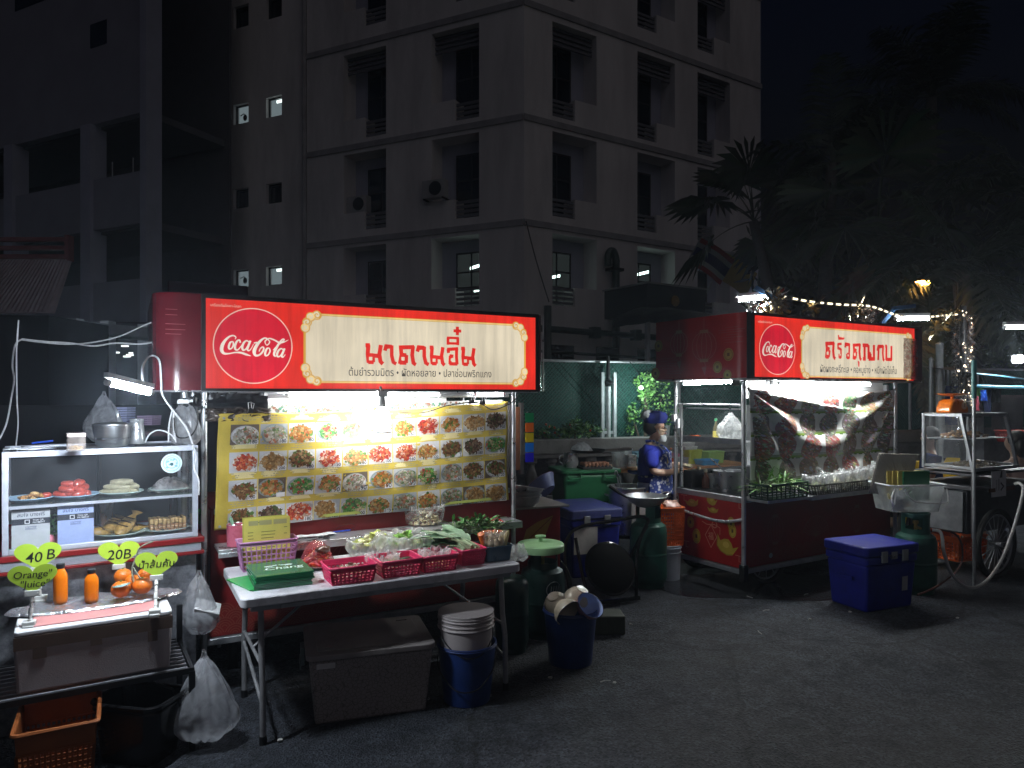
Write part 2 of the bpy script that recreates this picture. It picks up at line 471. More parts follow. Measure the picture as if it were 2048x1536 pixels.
# ================================================================== ground
def asphalt():
 m,N,L=_new('asphalt')
 out=N.new('ShaderNodeOutputMaterial');b=N.new('ShaderNodeBsdfPrincipled');L.new(b.outputs[0],out.inputs[0])
 tc=N.new('ShaderNodeTexCoord')
 def nz(scale,det,ro=0.6):
  n=N.new('ShaderNodeTexNoise');n.inputs['Scale'].default_value=scale;n.inputs['Detail'].default_value=det
  n.inputs['Roughness'].default_value=ro;L.new(tc.outputs['Object'],n.inputs['Vector']);return n
 big,mid,fine=nz(0.55,5),nz(7,6,0.7),nz(150,3)
 vo=N.new('ShaderNodeTexVoronoi');vo.inputs['Scale'].default_value=85;L.new(tc.outputs['Object'],vo.inputs['Vector'])
 cr=N.new('ShaderNodeValToRGB')
 cr.color_ramp.elements[0].position=0.3;cr.color_ramp.elements[0].color=(0.020,0.023,0.029,1)
 cr.color_ramp.elements[1].position=0.7;cr.color_ramp.elements[1].color=(0.074,0.083,0.106,1)
 L.new(mid.outputs[0],cr.inputs[0])
 r1=N.new('ShaderNodeMapRange');r1.inputs[1].default_value=0.35;r1.inputs[2].default_value=0.65;r1.inputs[3].default_value=0.55;r1.inputs[4].default_value=1.2
 L.new(big.outputs[0],r1.inputs[0])
 r2=N.new('ShaderNodeMapRange');r2.inputs[1].default_value=0.0;r2.inputs[2].default_value=1;r2.inputs[3].default_value=0.15;r2.inputs[4].default_value=2.1
 L.new(vo.outputs['Color'],r2.inputs[0])
 m1=N.new('ShaderNodeVectorMath');m1.operation='SCALE';L.new(cr.outputs[0],m1.inputs[0]);L.new(r1.outputs[0],m1.inputs['Scale'])
 m2=N.new('ShaderNodeVectorMath');m2.operation='SCALE';L.new(m1.outputs[0],m2.inputs[0]);L.new(r2.outputs[0],m2.inputs['Scale'])
 vc=N.new('ShaderNodeTexVoronoi');vc.feature='DISTANCE_TO_EDGE';vc.inputs['Scale'].default_value=0.55
 wd=N.new('ShaderNodeVectorMath');wd.operation='SCALE';wd.inputs['Scale'].default_value=0.5;L.new(nz(1.7,6).outputs['Color'],wd.inputs[0])
 wa=N.new('ShaderNodeVectorMath');L.new(wd.outputs[0],wa.inputs[0]);L.new(tc.outputs['Object'],wa.inputs[1]);L.new(wa.outputs[0],vc.inputs['Vector'])
 rc=N.new('ShaderNodeMapRange');rc.inputs[1].default_value=0.002;rc.inputs[2].default_value=0.012;rc.inputs[3].default_value=0.45;rc.inputs[4].default_value=1.0;L.new(vc.outputs['Distance'],rc.inputs[0])
 st=nz(1.1,7,0.75);rs=N.new('ShaderNodeMapRange');rs.inputs[1].default_value=0.52;rs.inputs[2].default_value=0.66;rs.inputs[3].default_value=1.0;rs.inputs[4].default_value=0.42;L.new(st.outputs[0],rs.inputs[0])
 mc=N.new('ShaderNodeMath');mc.operation='MULTIPLY';L.new(rc.outputs[0],mc.inputs[0]);L.new(rs.outputs[0],mc.inputs[1])
 m3=N.new('ShaderNodeVectorMath');m3.operation='SCALE';L.new(m2.outputs[0],m3.inputs[0]);L.new(mc.outputs[0],m3.inputs['Scale']);m2=m3
 L.new(m2.outputs[0],b.inputs['Base Color'])
 rr=N.new('ShaderNodeMapRange');rr.inputs[1].default_value=0.4;rr.inputs[2].default_value=0.7;rr.inputs[3].default_value=0.55;rr.inputs[4].default_value=0.9
 L.new(big.outputs[0],rr.inputs[0]);L.new(rr.outputs[0],b.inputs['Roughness'])
 ad=N.new('ShaderNodeMath');ad.operation='ADD';L.new(fine.outputs[0],ad.inputs[0]);L.new(vo.outputs['Distance'],ad.inputs[1])
 bp=N.new('ShaderNodeBump');bp.inputs['Strength'].default_value=1.0;bp.inputs['Distance'].default_value=0.02
 L.new(ad.outputs[0],bp.inputs['Height']);L.new(bp.outputs[0],b.inputs['Normal'])
 return m
g=MB();g.surf(lambda a,b:(-120+240*a,-20+220*b,0),8,8)
struct(g.build('ground',asphalt()))
wet=mat('wet_asphalt',(0.018,0.019,0.022),0.12,0,0.4,8,0.25,40)
g=MB();c=F2.W(0.55,0.0)
pts=[]
for i in range(40):
 t=2*math.pi*i/40;k=1+0.35*noise.noise(Vector((math.cos(t)*1.6,math.sin(t)*1.6,3)))
 pts.append((c.x-0.35+1.0*k*math.cos(t),c.y-0.1+0.42*k*math.sin(t)))
g.add([(x,y,0.004)for x,y in pts],[tuple(range(40))])
struct(g.build('puddle',wet))
# ================================================================== office building
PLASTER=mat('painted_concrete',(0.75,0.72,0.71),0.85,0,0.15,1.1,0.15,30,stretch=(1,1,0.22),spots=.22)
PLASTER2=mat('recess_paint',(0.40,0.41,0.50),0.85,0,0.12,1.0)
BANDM=mat('ledge_concrete',(0.36,0.35,0.36),0.9,0,0.25,2)
DARKGLASS=mat('dark_window_glass',(0.010,0.012,0.018),0.12,0,0.3,2)
FRAMEM=mat('dark_window_frame',(0.02,0.02,0.023),0.5,0,0.2,6)
LOUVRE=mat('grey_louvre',(0.16,0.16,0.18),0.7,0,0.2,4)
ROOMW=mat('office_wall',(0.42,0.46,0.44),0.9,0,0.1,2)
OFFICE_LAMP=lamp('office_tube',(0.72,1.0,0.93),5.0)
ROOMGLOW=lamp('stair_pane_glow',(0.62,0.78,0.84),0.22)  # stair panes glow by themselves, imitating a lit stairwell
PANE=film('office_pane',(0.2,0.25,0.28),0.12,0.05,0,3)
COR=Vector((0.4,23.4,0))
bld=thing('office_building','tall pale office block with stepped window recesses seen at its corner behind both stalls','building',COR)
def facade_map(d,n):
 m=Matrix.Identity(4)
 m.col[0][:3]=d;m.col[1][:3]=n;m.col[2][:3]=(0,0,1)
 return m
DR,NR=Vector((0.842,0.539,0)),Vector((-0.539,0.842,0))
DL,NL=Vector((-0.908,0.419,0)),Vector((0.419,0.908,0))
MR,ML=facade_map(DR,NR),facade_map(DL,NL)
FLOORS=[(4.7,5.35,7.12),(7.72,8.4,10.58),(11.1,11.85,14.3),(15.2,15.9,18.0),(18.9,19.6,21.8)]
TOP=23.0
DEP=0.75
def wall_with_openings(M,length,cols,low_first):
 w=MB();w.M=M
 s=0.0
 for c0,c1 in cols:
  w.box(s,c0,0,DEP,0,TOP);s=c1
  mid=c0+(c1-c0)*0.5
  for a,b,low in((c0,mid,low_first),(mid,c1,not low_first)):
   z=0.0
   for zl,zs,zt in FLOORS:
    w.box(a,b,0,DEP,z,zl if low else zs);z=zt
   w.box(a,b,0,DEP,z,TOP)
 w.box(s,length,0,DEP,0,TOP)
 return w
rcols=[(1.15,3.07),(5.0,6.92),(8.15,10.03)]
lcols=[(1.67,3.55),(5.46,7.36)]
wall_with_openings(MR,11.9,rcols,True).build('wall',PLASTER,bld,smooth=False)
wall_with_openings(ML,9.1,lcols,True).build('wall',PLASTER,bld,smooth=False)
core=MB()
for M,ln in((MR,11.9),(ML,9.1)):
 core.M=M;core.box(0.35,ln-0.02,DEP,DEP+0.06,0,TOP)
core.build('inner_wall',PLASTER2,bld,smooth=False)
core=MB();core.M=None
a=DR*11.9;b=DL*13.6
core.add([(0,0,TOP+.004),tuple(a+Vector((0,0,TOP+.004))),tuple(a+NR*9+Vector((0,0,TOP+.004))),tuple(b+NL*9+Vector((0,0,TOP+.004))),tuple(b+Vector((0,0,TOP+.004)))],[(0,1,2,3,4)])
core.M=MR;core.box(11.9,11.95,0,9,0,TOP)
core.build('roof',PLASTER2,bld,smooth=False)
bd=MB()
for z in(7.25,10.72,14.5,18.2,21.9):
 bd.M=MR;bd.box(-0.03,11.96,-0.06,0.0,z,z+0.2)
 bd.M=ML;bd.box(0.045,9.1,-0.06,0.0,z,z+0.2)
bd.build('ledge',BANDM,bld,smooth=False)
def window(M,c0,c1,fl,low_first,lit=False,seed=0):
 zl,zs,zt=fl
 w0,w1=(c0+0.02,c0+(c1-c0)*0.66)if low_first else(c0+(c1-c0)*0.34,c1-0.02)
 f=MB();f.M=M
 d=DEP-0.12
 top=zt-0.45
 for x in(w0,(w0+w1)/2-0.03,w1-0.06):f.box(x,x+0.06,d,d+0.07,zl,top)
 for z in(zl,zs+0.05,zs+(top-zs)*0.45,top-0.06):f.box(w0,w1,d-0.004,d+0.066,z,z+0.06)
 fo=f.build('window',FRAMEM,bld,smooth=False)
 lv=MB();lv.M=M
 m=(c0+c1)/2
 for k in range(4):lv.box(c0+0.02,m,0.10,0.16,zl+0.06+k*0.16,zl+0.15+k*0.16)
 lv.build('louvre',LOUVRE,fo,smooth=False)
 if fl[0]>11:
  lv=MB();lv.M=M
  for k in range(4):lv.box(c0,c1,0.25,0.31,zt-0.12-k*0.17,zt-0.03-k*0.17)
  lv.build('louvre',LOUVRE,fo,smooth=False)
 p=MB();p.M=M;p.box(w0+0.01,w1-0.01,d+0.02,d+0.03,zl+0.02,top-0.02)
 p.build('pane',lamp('office_pane_glow',(.5,.62,.6),.03)if lit else DARKGLASS,fo,smooth=False)  # lit panes give off a faint glow in place of a lit room
 if False:
  r=MB();r.M=M
  r.box(w0-0.6,w1+1.5,d+3.2,d+3.25,zl-0.4,zt+0.1)
  r.box(w0-0.6,w1+1.5,d+0.3,d+3.2,zt-0.36,zt-0.30)
  r.box(w0-0.66,w0-0.6,d+0.3,d+3.2,zl-0.4,zt)
  r.box(w1+1.5,w1+1.56,d+0.3,d+3.2,zl-0.4,zt)
  r.build('room',ROOMW,fo,smooth=False)
  t=MB();t.M=M
  for q in((0.9,0.15),(2.2,0.45)):
   t.box(w0+q[1],w0+q[1]+1.15,d+q[0],d+q[0]+0.12,zt-0.46,zt-0.40)
  t.build('ceiling_lamp',OFFICE_LAMP,fo,smooth=False)
 return fo
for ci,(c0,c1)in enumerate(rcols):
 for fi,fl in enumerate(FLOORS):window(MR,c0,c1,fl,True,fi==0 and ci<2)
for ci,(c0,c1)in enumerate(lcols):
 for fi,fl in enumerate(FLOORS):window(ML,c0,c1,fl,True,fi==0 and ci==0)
def tube_glow(M,c0,c1,fl,spots):
 """glowing strips on the pane front, standing in for ceiling tubes inside"""
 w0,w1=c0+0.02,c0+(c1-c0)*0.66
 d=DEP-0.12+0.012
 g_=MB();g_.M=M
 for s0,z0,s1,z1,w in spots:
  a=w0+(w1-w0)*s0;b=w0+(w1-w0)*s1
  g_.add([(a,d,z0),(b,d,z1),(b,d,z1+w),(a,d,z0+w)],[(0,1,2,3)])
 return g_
tube_glow(MR,*rcols[0],FLOORS[0],[(0.02,5.62,0.62,5.80,0.09)]).build('tube_glow_strip',OFFICE_LAMP,bld,smooth=False)
tube_glow(MR,*rcols[1],FLOORS[0],[(0.1,6.05,0.92,6.33,0.10)]).build('tube_glow_strip',OFFICE_LAMP,bld,smooth=False)
tube_glow(ML,*lcols[0],FLOORS[0],[(0.10,6.16,0.55,6.05,0.10),(0.06,5.32,0.42,5.25,0.09)]).build('tube_glow_strip',OFFICE_LAMP,bld,smooth=False)
wing=MB();wing.M=ML
srow=[(10.39,11.2),(12.12,12.93)]
zrow=[(5.98,6.72),(9.2,10.0),(12.62,13.42),(16.5,17.4),(20.0,20.8)]
s=9.22
for a,b in srow:
 wing.box(s,a,0.05,0.4,0,TOP);s=b
 z=0
 for z0,z1 in zrow:
  wing.box(a,b,0.05,0.4,z,z0);z=z1
 wing.box(a,b,0.05,0.4,z,TOP)
wing.box(s,13.6,0.05,0.4,0,TOP)
wing.build('wall',PLASTER,bld,smooth=False)
lmp=lamp('stair_lamp',(0.85,1,0.97),2.2)
for a,b in srow:
 for k,(z0,z1)in enumerate(zrow):
  f=MB();f.M=ML
  f.box(a,a+0.05,0.2,0.26,z0,z1);f.box(b-0.05,b,0.2,0.26,z0,z1)
  f.box(a+.05,b-.05,0.2,0.26,z0,z0+0.05);f.box(a+.05,b-.05,0.2,0.26,z1-0.05,z1)
  fo=f.build('window',FRAMEM,bld,smooth=False)
  p=MB();p.M=ML
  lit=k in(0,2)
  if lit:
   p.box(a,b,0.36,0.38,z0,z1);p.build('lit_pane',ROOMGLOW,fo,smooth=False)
   if a>12:
    e=MB();e.M=ML;e.ell(((a+b)/2+.03,0.3,z0+0.33),(0.10,0.05,0.13));e.tube([((a+b)/2+.28,.3,z0+.44),((a+b)/2+.1,.3,z0+.5),((a+b)/2,.3,z0+.42)],0.02)
    e.build('extractor_fan',BLACKMETAL,fo)
   else:
    e=MB();e.M=ML;e.box(a+0.1,a+0.5,0.3,0.34,z1-0.16,z1-0.06);e.build('ceiling_lamp',lmp,fo,smooth=False)
  else:
   p.box(a,b,0.3,0.32,z0,z1);p.build('pane',DARKGLASS,fo,smooth=False)
g=MB();g.M=ML;g.cyl((9.18,-0.06,0),(9.18,-0.06,TOP),0.09,n=8)
g.build('drain_pipe',BANDM,bld)
for a in(1.6,3.9,6.1,8.3):
 pass
sm=MB();sm.M=MR
for a in(1.0,3.05,5.0,7.2,9.2):sm.box(a,a+1.05,-0.02,0.01,2.75,3.35)
sm.each('vent_window',DARKGLASS,bld,smooth=False)
AC=mat('air_conditioner_paint',(0.42,0.42,0.42),0.6,0,0.15,5)
def ac_unit(M,s,z,d,label):
 org=COR+(M@Vector((s,d,z)))
 o=thing('air_conditioner',label,'air conditioner',org,0,'air conditioners on the office block')
 R3=M.to_3x3().to_4x4()
 b=MB();b.M=R3;b.box(-0.45,0.45,-0.3,0.0,0,0.62);b.build('casing',AC,o,bevel=0.02)
 b=MB();b.M=R3;b.cyl((-0.1,-0.31,0.31),(-0.1,-0.34,0.31),0.24,n=20);b.build('fan_grille',BLACKPLASTIC,o)
 b=MB();b.M=R3;b.box(-0.4,-0.34,-0.3,0.3,-0.05,0);b.box(0.34,0.4,-0.3,0.3,-0.05,0);b.each('bracket',BLACKMETAL,o,smooth=False)
ac_unit(ML,6.85,8.42,0.4,'air conditioner in the left window recess, the one further from the building corner')
ac_unit(ML,3.3,8.46,-0.02,'air conditioner jutting out of the recess nearest the building corner')
pw=thing('wall_pipes','dark green pipe with swan neck climbing the office wall between two windows','pipe',COR)
g=MB();g.M=MR
g.tube(smooth_pts([(3.75,-0.25,3.3),(3.75,-0.25,6.0),(3.75,-0.25,6.45),(3.6,-0.25,6.75),(3.4,-0.25,6.62),(3.38,-0.25,6.2)],5),0.13,8)
g.build('riser',mat('green_pipe',(0.06,0.085,0.08),0.5,0.2,0.3,6),pw)
g=MB();g.M=MR
for z in(4.4,5.2,6.05):g.box(3.45,4.0,-0.4,-0.02,z,z+0.1)
g.each('clamp',BLACKMETAL,pw,smooth=False)
g=MB();g.M=MR;g.tube([(0.2,-0.3,3.85),(7.4,-0.3,3.75)],0.11,8);g.tube([(0.3,-0.3,3.1),(7.4,-0.3,2.95)],0.05,6)
g.tube([(0.7,-0.35,0),(0.7,-0.35,4.6)],0.13,8)
for s_ in(2.6,4.5):g.box(s_,s_+.3,-.45,-.15,3.62,4.0)
g.build('cross_pipe',MATS['green_pipe'],pw)
g=MB();g.tube(smooth_pts([P(1052,442,23.2),P(1072,520,23.0),P(1098,604,22.8)],4),.02,5);tag(g.build('stay_wire',DARKCABLE),'dark stay wire slanting down from the ledge at the office block corner','wire')
def flag(name,base,top,cols,label):
 o=thing(name,label,'flag',base)
 d=top-base
 g=MB();g.cyl((0,0,0),tuple(d),0.022,n=6);g.build('flagpole',STEEL_DULL,o)
 dv=Vector((0.95,-0.1,-0.62)).normalized();up=d.normalized()
 g=MB()
 n=len(cols)
 for k,(c,w0,w1)in enumerate(cols):
  g.surf(lambda a,b,w0=w0,w1=w1:tuple(d-up*(w0+(w1-w0)*b)*0.9+dv*a*1.25+Vector((0,0.07*math.sin(a*7),0.05*math.sin(a*5)))),10,1,c)
 g.build('flag_cloth',PRINT,o)
T=(0.35,0.03,0.04);Wh=(0.5,0.5,0.5);B=(0.03,0.03,0.13)
flag('national_flag',P(1352,565,23.2),P(1402,475,22.4),[(T,0,.167),(Wh,.167,.333),(B,.333,.667),(Wh,.667,.833),(T,.833,1)],'striped red, white and blue flag on a slanting pole at the office entrance')
flag('yellow_flag',P(1414,585,24.6),P(1452,505,24.0),[((0.4,0.28,0.04),0,1)],'plain yellow flag hanging beside the striped flag')
o=thing('entrance_canopy','dark entrance canopy with a small round gold emblem, above the second stall sign','canopy',P(1350,602,22.0))
o.rotation_euler=(0,0,R(32.6))
g=MB();g.box(-1.15,1.35,0,2.0,-0.45,0.45);g.build('fascia',mat('canopy_navy',(0.02,0.022,0.04),0.6,0,0.3,3),o,smooth=False)
g=MB();g.box(-1.2,1.4,-0.05,2.05,0.45,0.5);g.build('roof_edge',BANDM,o,smooth=False)
g=MB();g.lathe([(0,0),(0.17,0),(0.17,0.02),(0.11,0.03),(0.1,0.02),(0,0.035)],(0,-0.002,0),20,rot=Matrix.Rotation(R(90),4,'X'));g.build('emblem',mat('old_gold',(0.45,0.25,0.07),0.4,0.4,0.4,20),o)
for sx in(-1.0,1.2):
 g=MB();g.box(sx-.06,sx+.06,.1,.22,-o.location.z,-0.45);g.build('post',BANDM,o,smooth=False)
g=MB();g.box(-18.3,-12.2,33,40,0,26);g.build('side_tower',mat('navy_render',(0.32,0.37,0.60),0.9,0,0.12,0.5),smooth=False)
tag(bpy.data.objects['side_tower'],'plain bluish windowless tower between the parking block and the stair wing','building')
# ================================================================== parking block on the left
PB=P(296,790,24.2);PB.z=0
MP=facade_map(Vector((-0.9,0.436,0)),Vector((0.436,0.9,0)))
pk=thing('parking_block','dark multi storey block with long open floors at the left edge','building',PB)
w=MB();w.M=MP
for z0,z1 in((0,0.4),(4.1,5.65),(7.55,9.35),(11.35,24)):w.box(0.25,16,0,0.3,z0,z1)
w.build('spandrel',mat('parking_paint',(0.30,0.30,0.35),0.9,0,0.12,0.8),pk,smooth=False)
w=MB();w.M=MP
for s_ in(-0.05,2.9,7.6,12.3):w.box(s_,s_+(0.55 if s_>0 else 0.3),-0.12,0.5,0,11.35 if s_>0 else 24)
w.each('column',PLASTER2,pk,smooth=False)
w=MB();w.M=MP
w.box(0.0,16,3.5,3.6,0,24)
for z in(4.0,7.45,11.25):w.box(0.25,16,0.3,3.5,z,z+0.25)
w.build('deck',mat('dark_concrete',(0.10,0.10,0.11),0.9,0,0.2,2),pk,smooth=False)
w=MB();w.M=MP;w.box(2.15,3.05,-0.02,0.0,14.1,14.95);w.build('vent_window',DARKGLASS,pk,smooth=False)
w=MB();w.M=MP;w.box(5.6,7.6,-0.02,0.0,16.5,17.6);w.build('vent_window',DARKGLASS,pk,smooth=False)
w=MB();w.M=MP
for s_ in(0.9,2.0):w.cyl((s_,0.1,9.35),(s_,0.1,9.9),0.02,n=5)
w.each('rail_post',STEEL_DULL,pk)
o=thing('lobby_front','lit ground floor front with white railings far behind the glass case','building',(0,0,0))
g=MB()
for px0,px1,Y in((30,54,17.0),(54,76,17.3),(120,152,18.0),(200,217,18.6),(275,330,19.5)):
 a,b=P(px0,790,Y),P(px1,790,Y);g.box(a.x,b.x,Y,Y+0.35,0,3.6)
g.each('pier',mat('lobby_pier',(0.45,0.47,0.52),0.8,0,0.15,2),o,smooth=False)
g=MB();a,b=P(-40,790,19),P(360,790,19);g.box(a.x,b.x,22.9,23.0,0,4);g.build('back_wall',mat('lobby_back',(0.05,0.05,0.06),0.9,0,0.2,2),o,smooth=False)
RAILW=mat('lit_white_rail',(0.7,0.75,0.75),0.6,0,0.1,4)
for px0,px1,Y in((75,121,18.5),(154,199,18.9)):
 a,b=P(px0,755,Y),P(px1,755,Y)
 g=MB();g.box(a.x,b.x,Y+.4,Y+0.44,1.75,2.95);g.build('parapet',RAILW,o,smooth=False)
 g=MB()
 for z in(1.98,2.14,2.3,2.46):g.box(a.x,b.x,Y+.3,Y+0.33,z,z+0.035)
 g.box((a.x+b.x)/2+.1,(a.x+b.x)/2+.13,Y+.28,Y+.3,1.9,2.6)
 g.build('railing',BLACKMETAL,o,smooth=False)
g=MB()
for px,py,w_ in((248,692,6),(232,705,4),(258,710,6),(252,713,6),(260,706,3),(185,719,3)):
 p=P(px,py,21.5);q=w_/1420*21.5;g.box(p.x-q,p.x+q,21.5,21.6,p.z-0.02,p.z+0.025)
g.build('ceiling_lamp',lamp('lobby_lamp',(0.95,1,1),1.5),o,smooth=False)
g=MB();g.box(-9.9,-8.9,20.5,20.6,0.5,3.0);g.build('lit_column',mat('pale_column',(0.5,0.52,0.55),0.8),o,smooth=False)
lw=bpy.data.lights.new('lobby_light','POINT');lw.energy=16;lw.shadow_soft_size=0.3;lw.color=(0.85,1,1)
lo=bpy.data.objects.new('lobby_light',lw);COL.objects.link(lo);lo.location=(-11.0,18.6,3.1);lo.parent=o
o=thing('covered_walkway','long dark walkway canopy sloping away over the lobby front','canopy',(0,0,0))
g=MB()
a0,a1,b0,b1=P(-60,618,13),P(-60,640,13),P(335,660,17.5),P(335,680,17.5)
g.hexa([a1,b1,b1+Vector((0,2.5,0)),a1+Vector((0,2.5,0))],[a0,b0,b0+Vector((0,2.5,0)),a0+Vector((0,2.5,0))])
g.build('canopy_slab',mat('walkway_grey',(0.42,0.44,0.50),0.85,0,0.15,2),o,smooth=False)
g=MB()
for px,Y in((36,14.0),(300,17.0)):
 p=P(px,790,Y);g.cyl((p.x,Y+.5,0),(p.x,Y+.5,3.1),0.09,n=10)
g.each('post',BANDM,o)
o=thing('ribbed_roof_shed','small shed with a steep pinkish ribbed roof at the left edge','shed',P(40,790,11.5))
o.location.z=0
g=MB();
for k in range(22):
 x=-1.2+k*0.075
 g.hexa([(x,0,3.0),(x+0.04,0,3.0),(x+0.04,.05,3.0),(x,.05,3.0)],[(x*.75-.12,0.9,4.02),(x*.75-.09,0.9,4.02),(x*.75-.09,.95,4.02),(x*.75-.12,.95,4.02)])
g.hexa([(-1.6,0.02,2.98),(0.5,0.02,2.98),(0.5,.1,2.98),(-1.6,.1,2.98)],[(-1.6,0.92,4.0),(0.22,0.92,4.0),(0.22,1.0,4.0),(-1.6,1.0,4.0)])
g.build('roof',mat('pink_sheet_metal',(0.44,0.37,0.39),0.6,0,0.15,5),o,smooth=False)
g=MB();g.box(-1.5,0.3,0.25,2,0,2.97);g.build('wall',mat('shed_wall',(0.05,0.05,0.06),0.9),o,smooth=False)
g=MB()
for z in(4.05,4.2,4.35):g.box(-1.6,0.2,0.95,1.05,z,z+0.07)
g.box(0.15,0.22,0.9,1.06,4.0,4.45)
g.build('ridge_vent',mat('shed_red',(0.2,0.06,0.06),0.6),o,smooth=False)
g=MB();a=F1.W(-3.6,4.6);
g.M=Matrix.Translation(a)@Matrix.Rotation(F1.a,4,'Z');g.box(0,4.2,0,0.2,0,1.55)
tag(g.build('boundary_wall',mat('dark_boundary',(0.035,0.035,0.04),0.9,0,0.3,3),smooth=False),'low dark boundary wall behind the glass case cart','wall')
# ================================================================== balustrade wall, fence, plants
CON=mat('weathered_concrete',(0.20,0.19,0.185),0.9,0,0.3,5,0.5,40,spots=0.5)
FW=Frame(0.50,9.47,21.7)
o=thing('balustrade_wall','weathered concrete balustrade running behind the cook and the stalls','wall',FW.o,FW.a)
g=MB();g.box(-3.5,13,0,0.30,0.86,1.05);g.box(-3.5,13,0.03,0.27,0.80,0.857);g.build('coping',CON,o,bevel=0.01)
g=MB();g.box(-3.5,13,0.02,0.28,0,0.3);g.build('plinth',CON,o,smooth=False)
prof=[(0.06,0.3),(0.085,0.32),(0.085,0.36),(0.05,0.38),(0.075,0.46),(0.095,0.52),(0.07,0.6),(0.045,0.68),(0.05,0.72),(0.08,0.74),(0.08,0.78),(0.06,0.80)]
for k in range(26):
 g=MB();g.lathe(prof,(-3.2+k*0.30,0.15,0),14);g.build('baluster',CON,o)
g=MB();g.box(4.6,13,0.05,0.25,0.3,0.8);g.build('panel',CON,o,smooth=False)
NET=film('green_shade_net',(0.009,0.115,0.09),0.75,0.6,0.3,60,0.35)
WIRE=mat('green_wire',(0.02,0.11,0.085),0.5,0.1,0.2,20)
o=thing('mesh_fence','green wire mesh fence with shade net on top of the concrete balustrade','fence',FW.W(0,0.36,0),FW.a)
g=MB();g.box(-3.2,12.5,0.05,0.055,1.0,2.12);g.build('shade_net',NET,o,smooth=False)
g=MB();st=0.055
for i in range(int(15.7/st)):
 x=-3.2+i*st
 for sg in(1,-1):
  x1=x+sg*1.12
  g.cyl((x,0.02,1.0),(x1,0.02,2.12),0.0045,n=3,cap=False)
g.build('wire_mesh',WIRE,o,smooth=False)
g=MB()
for x in(-3.2,-1.4,2.3,3.9,5.5,7.1,8.7,10.3,12.3):g.cyl((x,0,0.9),(x,0,2.18),0.025,n=8)
g.cyl((-3.2,0,2.13),(12.4,0,2.13),0.02,n=8)
g.each('fence_post',STEEL_DULL,o)
POSTW=mat('white_post_paint',(0.42,0.44,0.46),0.6,0,0.25,12)
o=thing('gate_post','white double steel gate post with a dark lantern cap, left of the cook','post',FW.W(1.02,0.2,1.05),FW.a)
g=MB();g.box(-0.12,-0.075,0,0.045,0,0.92);g.box(0.075,0.12,0,0.045,0,0.92);g.box(-0.075,0.075,0.01,0.03,0.05,0.09);g.build('side_tube',POSTW,o,smooth=False)
g=MB();g.cyl((0,0.03,0),(0,0.03,0.72),0.036,n=12);g.build('pipe',POSTW,o)
g=MB();g.lathe([(0.0,0.72),(0.03,0.72),(0.085,0.78),(0.03,0.82),(0.025,1.15),(0,1.15)],(0,0.03,0),10);g.build('lantern_cap',BLACKMETAL,o)
def leafy(name,label,cat,org,blobs,n,size,cols,group=None,stems=True,seed=1,m=None,narrow=0.45):
 """plant made of many separate leaf faces in several clumps"""
 r=random.Random(seed)
 o=thing(name,label,cat,org,0,group)
 g=MB()
 tot=sum(b[3]for b in blobs)
 for bx,by,bz,wgt,rx,ry,rz in blobs:
  for i in range(int(n*wgt/tot)):
   while True:
    d=Vector((r.uniform(-1,1),r.uniform(-1,1),r.uniform(-1,1)))
    if d.length<1:break
   d=d.normalized()*(d.length**0.5)
   p=Vector((bx+d.x*rx,by+d.y*ry,bz+d.z*rz))
   ax=Vector((r.uniform(-1,1),r.uniform(-1,1),r.uniform(-.8,.6))).normalized()
   bx_=ax.cross(Vector((r.uniform(-1,1),r.uniform(-1,1),r.uniform(-1,1)))).normalized()
   s_=size*r.uniform(0.6,1.3);c=r.choice(cols);k=r.uniform(0.7,1.25)
   c=tuple(x*k for x in c)
   nn=ax.cross(bx_)*s_*0.12
   g.add([p,p+ax*s_*.5+bx_*s_*narrow*.5+nn,p+ax*s_,p+ax*s_*.5-bx_*s_*narrow*.5+nn],[(0,1,2),(0,2,3)],c)
 g.build('foliage',m or LEAF,o,smooth=False)
 if stems:
  g=MB()
  for bx,by,bz,wgt,rx,ry,rz in blobs:
   g.tube([(bx*.4,by*.4,-0.05),(bx*.8,by*.8,bz*.6),(bx,by,bz)],[0.02,0.014,0.006],5)
  g.build('stem',mat('bark',(0.09,0.07,0.05),0.9,0,0.3,20,0.4),o)
 return o
GRN=[(0.05,0.16,0.03),(0.08,0.2,0.04),(0.03,0.10,0.03),(0.12,0.24,0.05)]
leafy('flowering_shrub','low green shrub with small red flowers on top of the balustrade','plant',FW.W(0.42,0.15,1.05),[(-0.25,0,0.08,1,.3,.08,.08),(0.15,0,0.12,1.5,.3,.1,.1),(0.05,0,0.16,.8,.12,.08,.1),(-.55,0,.05,.6,.2,.06,.05)],420,0.085,GRN,seed=3)
g=MB()
for k in range(9):g.ell((U(-.4,.4),U(-.08,0),U(.08,.2)),0.016,6,4)
g.each('flower',mat('red_flower',(0.6,0.06,0.03),0.5),bpy.data.objects['flowering_shrub'])
leafy('climbing_vine','bright green vine climbing the mesh fence behind the cook','plant',FW.W(1.62,0.24,1.05),[(.02,0,.74,2.2,.15,.05,.18),(0.04,0,.5,.8,.10,.05,.2),(-.16,0,.25,.9,.10,.04,.26),(.25,0,.55,.7,.12,.05,.3),(.36,.0,.35,.5,.12,.05,.2)],560,0.055,[(0.2,0.42,0.1),(0.14,0.33,0.08),(0.26,0.48,0.16),(0.08,0.2,0.05)],seed=5,narrow=0.7)
o=thing('fence_lamp','tiny bright white lamp hanging in front of the green fence','lamp',FW.W(1.34,-0.12,1.75),FW.a)
g=MB();g.ell((0,0,0),0.022,12,8);g.build('bulb',lamp('fence_bulb',(0.8,1,0.98),1200),o)
g=MB();g.tube([(0,0,0.02),(0,0.05,0.2),(0,0.3,0.38)],0.006,5);g.build('cord',DARKCABLE,o)
